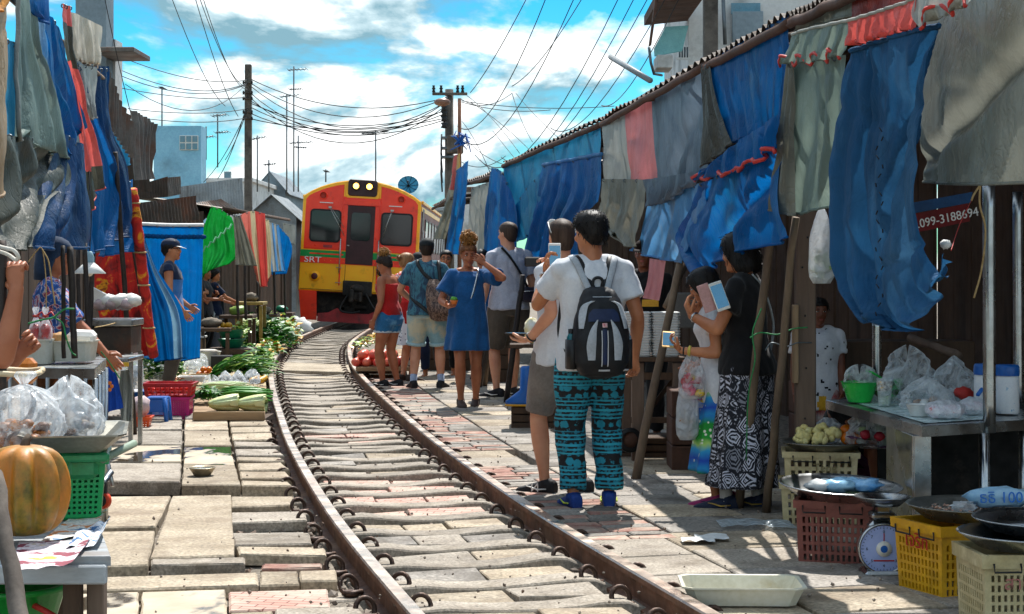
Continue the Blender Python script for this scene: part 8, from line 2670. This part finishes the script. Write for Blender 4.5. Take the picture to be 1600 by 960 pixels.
cu=thing('plastic_cup','clear plastic cup with a printed band in front of the bowls','cup',on(1382,634))
c=on(1382,634)
b=MB();b.lathe([(.030,0),(.040,.135),(.043,.137),(.039,.13),(.029,.004),(0,.004)],20,c);b.build('cup_wall',mb_clear,cu)
b=MB();b.lathe([(.0372,.075),(.0402,.125)],20,c);b.build('printed_band',M('cup_print','#e8e8e4','#2a2a2e',scale=60,rough=.4,dirt='#e0b020',dscale=50,damt=(.6,.65)),cu)
b=MB();b.lathe([(.028,.006),(.032,.05),(0,.05)],16,c);b.build('drink',M('pale_drink','#cfe0b8',rough=.1),cu)
for x,y,r,h,lb,fm,sd in[(1418,632,.13,.24,'tall clear bag standing open behind the cup',[M('pale_goods','#b9c6d2'),m_leaf2],203),(1448,640,.13,.13,'crumpled clear bag in the middle of the counter',[M('brown_goods','#a98e7c'),m_foam],204),(1490,634,.14,.20,'large crumpled clear bag at the back of the counter',[M('pale_goods','#b9c6d2'),m_foam],205)]:
 tied_bag(lb,on(x,y),r,h,fm,sd,False,12)
bowl('white foam bowl at the counter front',on(1436,650),.062,.055,m_foam,'foam_bowl')
for x,y,w_,lb,sd in[(1476,654,.17,'white wrapped pack with faint red print at the counter front',206),(1520,648,.12,'white wrapped pack right of the red printed one',207)]:
 t=thing('food_pack',lb,'food pack',on(x,y))
 b=MB();b.box(on(x,y)+Vector((0,0,.035)),(w_,.1,.06),None,0,.022);b.build('wrap',M('wrapped_white','#dcdde2','#b9a9b4',scale=30,rough=.3,dirt='#b85a5a',dscale=26,damt=(.6,.66)),t)
 b=MB();b.ball(on(x,y)+Vector((0,0,.04)),(w_*.56,.062,.045),14,8,0,.25,3,sd);b.build('film',mb_clear,t)
lumpy('small red topped packet on the counter','packet','packet',on(1506,640)+Vector((0,0,.08)),(.05,.04,.03),t_redtrim,seed=208)
for x,y,lb in((1540,644,'white bottle with a blue cap left of the steel pole'),(1574,646,'white printed bottle with a blue cap right of the steel pole')):
 t=thing('bottle',lb,'bottle',on(x,y));c=on(x,y)
 b=MB();b.lathe([(.052,0),(.056,.01),(.056,.17),(.05,.185),(0,.185)],20,c);b.build('bottle_body',M('printed_bottle','#e3e4e6','#d4d6da',scale=9,rough=.4,dirt='#4f9ac0',dscale=22,damt=(.62,.66)),t)
 b=MB();b.lathe([(.056,.182),(.058,.2),(.056,.225),(.05,.235),(0,.235)],20,c);b.build('cap',m_blup,t)
b=MB();b.tube([on(1526,646)+Vector((0,-.02,.09)),on(1540,642)+Vector((0,-.04,.15))],.010,6);tag(b.build('scoop_handle',m_blup),'blue handle leaning on the left white bottle','handle')
c1=G(1274,828)
crate('lower cream crate of the two stacked behind the brown crate',c1+Vector((.05,.18,0)),.40,.30,.24,R(-8),m_ctan,(11,4),.93,.035,fx=.5,fz_=.68,hm=m_blk)
crate('upper cream crate carrying the cauliflower tray',c1+Vector((.06,.2,.245)),.38,.28,.15,R(-8),m_ctan,(9,2),.96,.03,hm=m_blk,txt=('Teng',M('embossed_text','#8f8058',rough=.7,bump=0),.06,.1,.45))
def pan(label,c,r,h,m=m_steel,name='metal_tray',tilt=(0,0)):
 t=thing(name,label,'tray',c)
 b=MB();b.lathe([(0,0),(r*.72,0),(r*.97,h*.9),(r,h),(r*1.015,h+.003),(r*1.0,h+.007),(r*.955,h*.92),(r*.71,.006),(0,.006)],44)
 b.xf(Matrix.Translation(c)@Euler((tilt[0],tilt[1],0)).to_matrix().to_4x4());b.build('dish',m,t)
 return t
pc_=c1+Vector((.08,.2,.40));pan('dark round tray of cauliflower on the cream crates',pc_,.23,.035,M('dark_tin','#8a8a84','#6c6c66',rough=.35,metal=.8,bump=.05))
m_cauli=M('cauliflower','#e3d79c','#c9b872',scale=20,rough=.7,bump=.5,bscale=120)
for k,(x,y,z,r)in enumerate([(-.12,-.02,.05,.055),(-.05,.03,.06,.06),(-.03,-.06,.05,.05),(.05,.0,.06,.058),(.0,.06,.09,.045),(-.10,.06,.08,.045)]):
 b=MB()
 for q in range(26):
  d=Vector((rnd(-1,1),rnd(-1,1),rnd(-.2,1))).normalized();b.ball(pc_+Vector((x,y,z))+d*r*.62,r*rnd(.3,.42),6,4)
 tag(b.build('cauliflower',m_cauli),['cauliflower at the left edge of its dark tray','cauliflower in the middle of the tray, behind the front one','cauliflower at the front of the tray','cauliflower next to the oranges','topmost small cauliflower of the heap','small cauliflower at the back left of the heap'][k],'cauliflower','cauliflowers on the dark tray')
for k,(x,y,z)in enumerate([(.12,-.02,.055),(.16,.03,.05),(.13,.06,.09),(.17,-.04,.045)]):
 tag(MB().ball(pc_+Vector((x,y,z)),(.036,.036,.033),12,8).build('orange',m_orange),'bright orange beside the cauliflowers on the dark tray','orange','oranges on the dark tray')
lumpy('grey clear bag behind the cauliflowers','plastic_bag','plastic bag',pc_+Vector((.05,.14,.08)),(.09,.06,.07),mb_clear,seed=210)
tied_bag('clear bag of salad on the seated vendor lap',P(1366,700,9.1),.14,.22,[m_leaf3,m_wtray,m_stem],211,False,18)
b=MB();c=P(1356,690,9.0)
b.grid(lambda u,v:c+Vector((lerp(-.10,.12,u),lerp(-.08,.08,v),.02-.05*u+.012*math.sin(u*7))),10,6);tag(b.build('violet_cloth',M('violet_cloth','#6a3560')),'violet cloth on the knees of the seated vendor','cloth')
for x,y in((1352,680),(1374,682)):
 tag(MB().ball(P(x,y,8.95),(.03,.03,.025),9,6,0,.3,2,x).build('red_flower',M('dark_red_petal','#a02030',rough=.6)),'dark red flower head on the violet cloth','flower','red flower heads on the violet cloth')
cb_=crate('brown maroon plastic crate under the big steel tray',G(1306,878),.33,.32,.30,R(-16),m_cbrn,(11,5),.93,.035,fx=.5,fz_=.68,hm=m_blk)
p_=G(1306,878)+Vector((.02,0,.305));pan('big steel tray with blue bags on the brown crate',p_,.28,.05,tilt=(.05,.03))
for k,(x,y,m)in enumerate([(-.08,-.02,m_foam),(.03,.03,M('pale_blue_film','#a9cfe4','#7fb2d4',rough=.25)),(.11,-.02,M('blue_film','#3f8fd0','#a9d0ea',scale=10,rough=.25)),(-.02,-.05,M('pale_blue_film','#a9cfe4'))]):
 lumpy(['white packet at the left of the big steel tray','pale blue packet at the back of the big steel tray','bright blue bag at the right of the big steel tray','pale blue bag at the front of the big steel tray'][k],'packet','packet',p_+Vector((x,y,.05)),(.08,.06,.03),m,.5,3,215+k)
yc_=crate('yellow plastic crate with red lettering',G(1482,929),.33,.31,.31,R(-68),m_cyel,(11,6),.90,.04,fx=.5,fz_=.68,hm=m_blk,txt=('เจริก',m_redink,.085,.0,.74))
p_=G(1482,929)+Vector((.10,.02,.315));pan('wide dark tray of dried shrimp on the yellow crate',p_,.265,.055,M('dark_tin','#8a8a84'))
b=MB()
for q in range(420):
 a=rnd(0,6.28);r=.2*rnd(0,1)**.5;o_=p_+Vector((r*math.cos(a),r*math.sin(a),.014+rnd(0,.02)));d=Vector((rnd(-1,1),rnd(-1,1),rnd(-.3,.3))).normalized()*.012
 b.tube([o_-d,o_+Vector((0,0,.004)),o_+d],[.002,.0055,.003],4,q%3)
tag(b.build('dried_shrimp',[M('shrimp_grey','#a89a8c',rough=.5),M('shrimp_pink','#b98d78',rough=.5),M('shrimp_dark','#6f675f',rough=.5)]),'dried shrimp spread over the wide dark tray','shrimp',None,'stuff')
lumpy('clear crumpled film lying on the shrimp','film','film',p_+Vector((-.04,-.02,.05)),(.055,.04,.022),mb_clear,.5,3,220)
bl=thing('printed_bag','blue printed plastic bag on the rim of the shrimp tray','bag',p_+Vector((.1,.05,.04)))
b=MB();b.ball(p_+Vector((.12,.02,.085)),(.135,.05,.042),18,10,0,.4,3,221);b.build('film',M('blue_white_film','#bcdcee','#8fc0e2',rough=.2,transl=.2),bl)
text('ธธิ 100',.065,M('blue_ink','#1f6fc8',rough=.5,bump=0),frame(p_+Vector((.115,-.036,.088)),(1,.05,0),(0,.12,1)),bl,'lettering',.001)
cr4=crate('cream plastic crate in the lower right corner',G(1582,985),.33,.32,.31,R(4),m_ctan,(12,6),.93,.05,fx=.5,fz_=.68,hm=m_blk,txt=('สาเก',M('faded_red_ink','#b5746a',rough=.8,bump=0),.07,-.16,.66))
p_=G(1582,985)+Vector((.06,.0,.315));pan('front steel tray on the corner cream crate',p_,.26,.05)
pan('second steel tray resting behind the front one',p_+Vector((.10,.16,.035)),.26,.045)
lumpy('tan food heaped on the second steel tray','food','food',p_+Vector((.16,.14,.08)),(.13,.08,.03),M('tan_food','#c9ac84',rough=.6),.4,3,222)
s0=G(1381,905)
sc_=thing('weighing_scale','spring scale with a round pale blue dial between the crates','scale',s0,R(-4))
b=MB();b.box(s0+Vector((0,.03,.02)),(.18,.16,.04),None,0,.012);b.box(s0+Vector((0,.05,.14)),(.15,.10,.22),None,0,.02,.8);b.build('housing',m_steel,sc_)
mz=Matrix.Translation(s0+Vector((-.005,-.015,.135)))@Matrix.Rotation(R(90),4,'X')
b=MB();b.lathe([(0,-.03),(.108,-.03),(.112,0),(.112,.012),(.105,.016),(.103,.006),(0,.006)],40);b.xf(mz);b.build('dial_ring',m_steel,sc_)
b=MB();b.lathe([(.102,.008),(0,.0085)],40);b.xf(mz);dl=b.build('dial',M('pale_blue_dial','#a9b8e6','#98a8da',rough=.3,fine=0),sc_)
b=MB()
for k in range(40):
 a=2*math.pi*k/40;L=.014 if k%5==0 else .007
 b.box(s0+Vector((-.005+.092*math.sin(a),-.0245,.135+.092*math.cos(a))),(.0018,.001,L),Matrix.Rotation(a,3,'Y'))
b.build('tick_marks',m_blk,dl)
for k in range(8):
 a=2*math.pi*k/8
 text(str(k),.018,m_blk,frame(s0+Vector((-.005+.074*math.sin(a),-.0245,.135+.074*math.cos(a))),(1,0,0),(0,0,1)),dl,'numeral',.0005)
b=MB();b.lathe([(.034,.010),(.034,.014),(0,.015)],24);b.xf(mz);b.build('hub_disc',m_white,sc_)
b=MB();b.lathe([(.016,.016),(0,.017)],20);b.xf(mz);b.build('hub_emblem',m_blup,sc_)
b=MB();b.box(s0+Vector((-.005,-.0265,.178)),(.004,.002,.05));b.build('needle',m_redink,sc_)
b=MB();b.box(s0+Vector((-.005,-.0255,.084)),(.09,.001,.006));b.build('red_print',m_redink,dl)
b=MB();b.box(s0+Vector((0,.03,.275)),(.11,.10,.03),None,0,.01);b.box(s0+Vector((0,.03,.30)),(.05,.05,.05));b.build('cradle',m_steel,sc_)
b=MB();b.lathe([(0,.318),(.075,.318),(.12,.355),(.124,.36),(.118,.357),(.07,.324),(0,.324)],36,s0+Vector((0,.03,0)));b.build('pan',m_steel,sc_)
f0=G(1158,950)
t=thing('foam_tray','shallow white tray lying on the paving by the rail','tray',f0,0)
b=MB();b.loft([rrect3(f0,.205,.12,.03,-.03),rrect3(f0,.235,.15,.10,-.03),rrect3(f0,.245,.158,.10,-.03),rrect3(f0,.245,.158,.107,-.03),rrect3(f0,.23,.145,.105,-.03),rrect3(f0,.20,.115,.038,-.03)],0,True,False);b.build('body',M('stained_white_plastic','#d9d6c6','#c2bda6',scale=2.5,rough=.5,dirt='#a9945c',dscale=3,damt=(.55,.75)),t)
b=MB();c=G(1180,822,.025)
b.grid(lambda u,v:c+Vector((lerp(-.19,.19,u),lerp(-.13,.13,v)+.03*math.sin(u*5),.012+.03*abs(nz((u*3,v*3,4)))*(1 if 0<u<1 else .2))),22,12);tag(b.build('plastic_litter',bag_mat('litter_film','#d4e2ea',.35)),'flattened clear plastic bag lying on the paving by the crooked pole','litter')
for k,(x,y)in enumerate([(1090,846),(1112,842)]):
 b=MB();c=G(x,y,.028)
 b.grid(lambda u,v:c+Vector((lerp(-.08,.08,u),lerp(-.06,.06,v),.006+.02*abs(nz((u*2.5,v*2.5,k))))),12,8);tag(b.build('paper_scrap',m_foam),['crumpled white scrap, left of two on the sunny slab','crumpled white scrap, right of two on the sunny slab'][k],'litter')
wt=thing('wooden_stall','dark wooden stall table stacked with foam boxes','table',Vector((.85,12.2,0)))
a0,a1=P(985,566,12.0),P(1080,566,11.8);zt2=P(0,562,11.9).z
for i in range(3):
 b=MB();b.box(Vector(((a0.x+a1.x)/2+.1,12.0+i*.22,zt2)),(a1.x-a0.x+.3,.21,.03),None,0,.004);b.build('plank',m_timber,wt)
for x,y in((a1.x-.07,11.95),(a0.x+.05,12.0),(a1.x+.2,12.5),(a0.x,12.5)):
 b=MB();b.box((x,y,zt2/2-.01),(.085,.08,zt2-.03),None,0,.004);b.build('leg',m_post,wt)
b=MB();b.box(((a0.x+a1.x)/2,11.98,zt2-.12),(a1.x-a0.x,.03,.05),None,0,.003);b.build('rail',m_timber,wt);b=MB();b.box(((a0.x+a1.x)/2,12.0,.3),(a1.x-a0.x,.03,.04),None,0,.003);b.build('rail',m_timber,wt)
b=MB();b.box(((a0.x+a1.x)/2,12.2,.42),(.03,.03,.7),Euler((0,R(38),0)).to_matrix());b.build('brace',m_timber,wt)
me_f=MB().loft([rrect3((0,0,0),.085,.085,0),rrect3((0,0,0),.095,.095,.012),rrect3((0,0,0),.095,.095,.016),rrect3((0,0,0),.088,.088,.018)],0,True,False).mesh('foam_box',m_foam)
for k,x in enumerate((996,1041)):
 for i in range(17):
  o=bpy.data.objects.new('foam_box',me_f);pp=P(x,560,11.95);o.location=(pp.x+rnd(-.003,.003),12.02,zt2+.016+i*.0182);COL.objects.link(o)
  tag(o,'white foam box, %s from the bottom in the %s stack on the wooden stall'%('first second third fourth fifth sixth seventh eighth ninth tenth eleventh twelfth thirteenth fourteenth fifteenth sixteenth seventeenth'.split()[i],['left','right'][k]),'foam box',['left stack of foam boxes','right stack of foam boxes'][k])
o,e=T('pink towel hanging under the faded blue tarp',[[(1015,404),(1040,408)],[(1012,436),(1036,438)],[(1004,466),(1030,470)]],tarp('#eaa0a2',None,'baby_pink',.3,rough=.9),f=lambda x,y,off=0:P(x,y,12.1),nu=16,nv=18,folds=(2,.02),seed=230,cat_='towel',name='towel')
tag(MB().box(P(1078,485,12.9),(.28,.3,.26),None,0,.008).build('grey_box',M('grey_board','#6f6c68',rough=.8)),'grey box standing behind the leaning prop pole','box')
tag(MB().box(P(1016,474,12.6),(.12,.02,.05)).build('yellow_sign',m_yel),'small yellow sign in the shade behind the pink towel','sign')
wz=P(984,688,11.9)
b=MB();b.lathe([(.055,-.02),(.085,-.02),(.085,.02),(.055,.02)],24);b.xf(Matrix.Translation(wz)@Matrix.Rotation(R(80),4,'X')@Matrix.Rotation(.2,4,'Y'));t=tag(b.build('cart_wheel',m_blk),'dark cart wheel under the wooden stall','wheel')
b=MB();b.lathe([(.0,-.012),(.055,-.012),(.055,.012),(0,.012)],16);b.xf(Matrix.Translation(wz)@Matrix.Rotation(R(80),4,'X'));b.build('rim',m_brown,t)
for k,(x,w_,h,Y,m)in enumerate([(1085,.34,.55,11.6,m_brown),(1010,.5,.16,12.4,m_timber),(845,.5,.2,14.6,m_timber),(700,.6,.5,22.6,m_timber),(770,.5,.5,20.4,m_timber),(1300,.5,.62,11.2,m_brown),(1400,.9,.9,11.0,m_timber)]):
 t=thing('wooden_box',['brown wooden cabinet behind the floral skirt','low wooden box under the wooden stall','low wooden ledge behind the shaved headed man','dark box table behind the man in teal','dark box table left of the man in pale grey','brown cabinet behind the child','dark timber bench deep behind the steel counter'][k],'box',Vector((P(x,0,Y).x,Y,0)))
 c=Vector((P(x,0,Y).x,Y,0))
 for i in range(3):
  b=MB();b.box(c+Vector((0,0,h*(i+.5)/3)),(w_,.4,h/3-.008),None,0,.006);b.build('board',m,t)
bt_=thing('rubber_boots','pair of bright blue rubber boots on the wooden ledge','boots',Vector((P(830,0,14.5).x,14.5,.2)))
for k,x in enumerate((826,838)):
 c=Vector((P(x,0,14.45).x,14.45,.205))
 b=MB();b.loft([ering(c+Vector((-.02-.1*t_,-.02,z)),rx,ry,12)for z,t_,rx,ry in((0,.5,.12,.045),(.04,.5,.125,.047),(.085,.25,.09,.045),(.13,0,.055,.048),(.32,-.1,.058,.055),(.33,-.1,.05,.048))]);b.build('boot',m_blup,bt_)
 b=MB();b.loft([ering(c+Vector((-.07,-.02,z)),.128,.05,12)for z in(-.003,.014)]);b.build('sole',m_yel,bt_)
lumpy('yellow and white bag on the stall beside the low hand','plastic_bag','plastic bag',P(832,517,14.5),(.07,.06,.11),M('yellow_white_film','#e0c83a','#e6e6e0',scale=8,rough=.3),.3,3,240)
for k,(x,y)in enumerate([(828,540)]):
 tag(MB().box(P(x,y,14.6),(.34,.3,.03),None,0,.004).build('stall_shelf',m_timber),'dark shelf carrying the yellow bag','shelf')
hanging_bag('milky bag of greens hung on the thick grey post',P(1284,322,8.9),.40,.135,mb_white,True,[M('herb','#8fa86a'),m_wtray,m_leaf3],seed=7,n=10)
sg=thing('banner','red and blue banner with a white phone number in the dark stall','sign',P(1470,345,8.6))
q=[P(1420,366,8.7),P(1516,346,8.5),P(1512,318,8.5),P(1420,336,8.7)]
b=MB();b.prism(q[::-1],.01,0,.002,Vector((0,1,0)));b.build('panel',M('banner_red','#6f1a1e','#5c1518',rough=.7,bump=.1),sg)
q2=[P(1420,335,8.69),P(1516,317,8.49),P(1520,300,8.49),P(1420,318,8.69)]
b=MB();b.prism(q2[::-1],.01,0,.002,Vector((0,1,0)));b.build('blue_strip',M('banner_blue','#1d4a78','#163a60',rough=.7,bump=.1),sg)
text('15.099-3188694',.062,m_foam,frame(P(1472,343,8.55),q[1]-q[0],q[3]-q[0]),sg,'lettering',.002,False,.95)
cord('pale cord looping down beside the steel pole',[P(1534,286,7.9),P(1522,304,7.9),P(1518,314,7.9)],.005,m_rope)
cord('long pale rope end hanging left of the steel pole',[P(1532,286,7.9),P(1531,320,7.9),P(1540,360,7.9),P(1534,420,7.9),P(1522,466,7.9)],.005,m_rope)
lumpy('white knot of cloth on the tied corner','cloth_knot','cloth',P(1478,382,7.0),(.022,.02,.018),m_foam,.5,3,250)
cord('thin string from the banner to the cloth corner',[P(1518,314,7.9),P(1500,350,7.4),P(1486,392,7.0)],.002,t_redtrim)
sr=stick('slanting timber rail deep in the front stall',P(1422,528,10.4),P(1500,556,10.0),.025,.025,m_post,'timber_rail','rail')
bpy.data.scenes.remove(TMP)
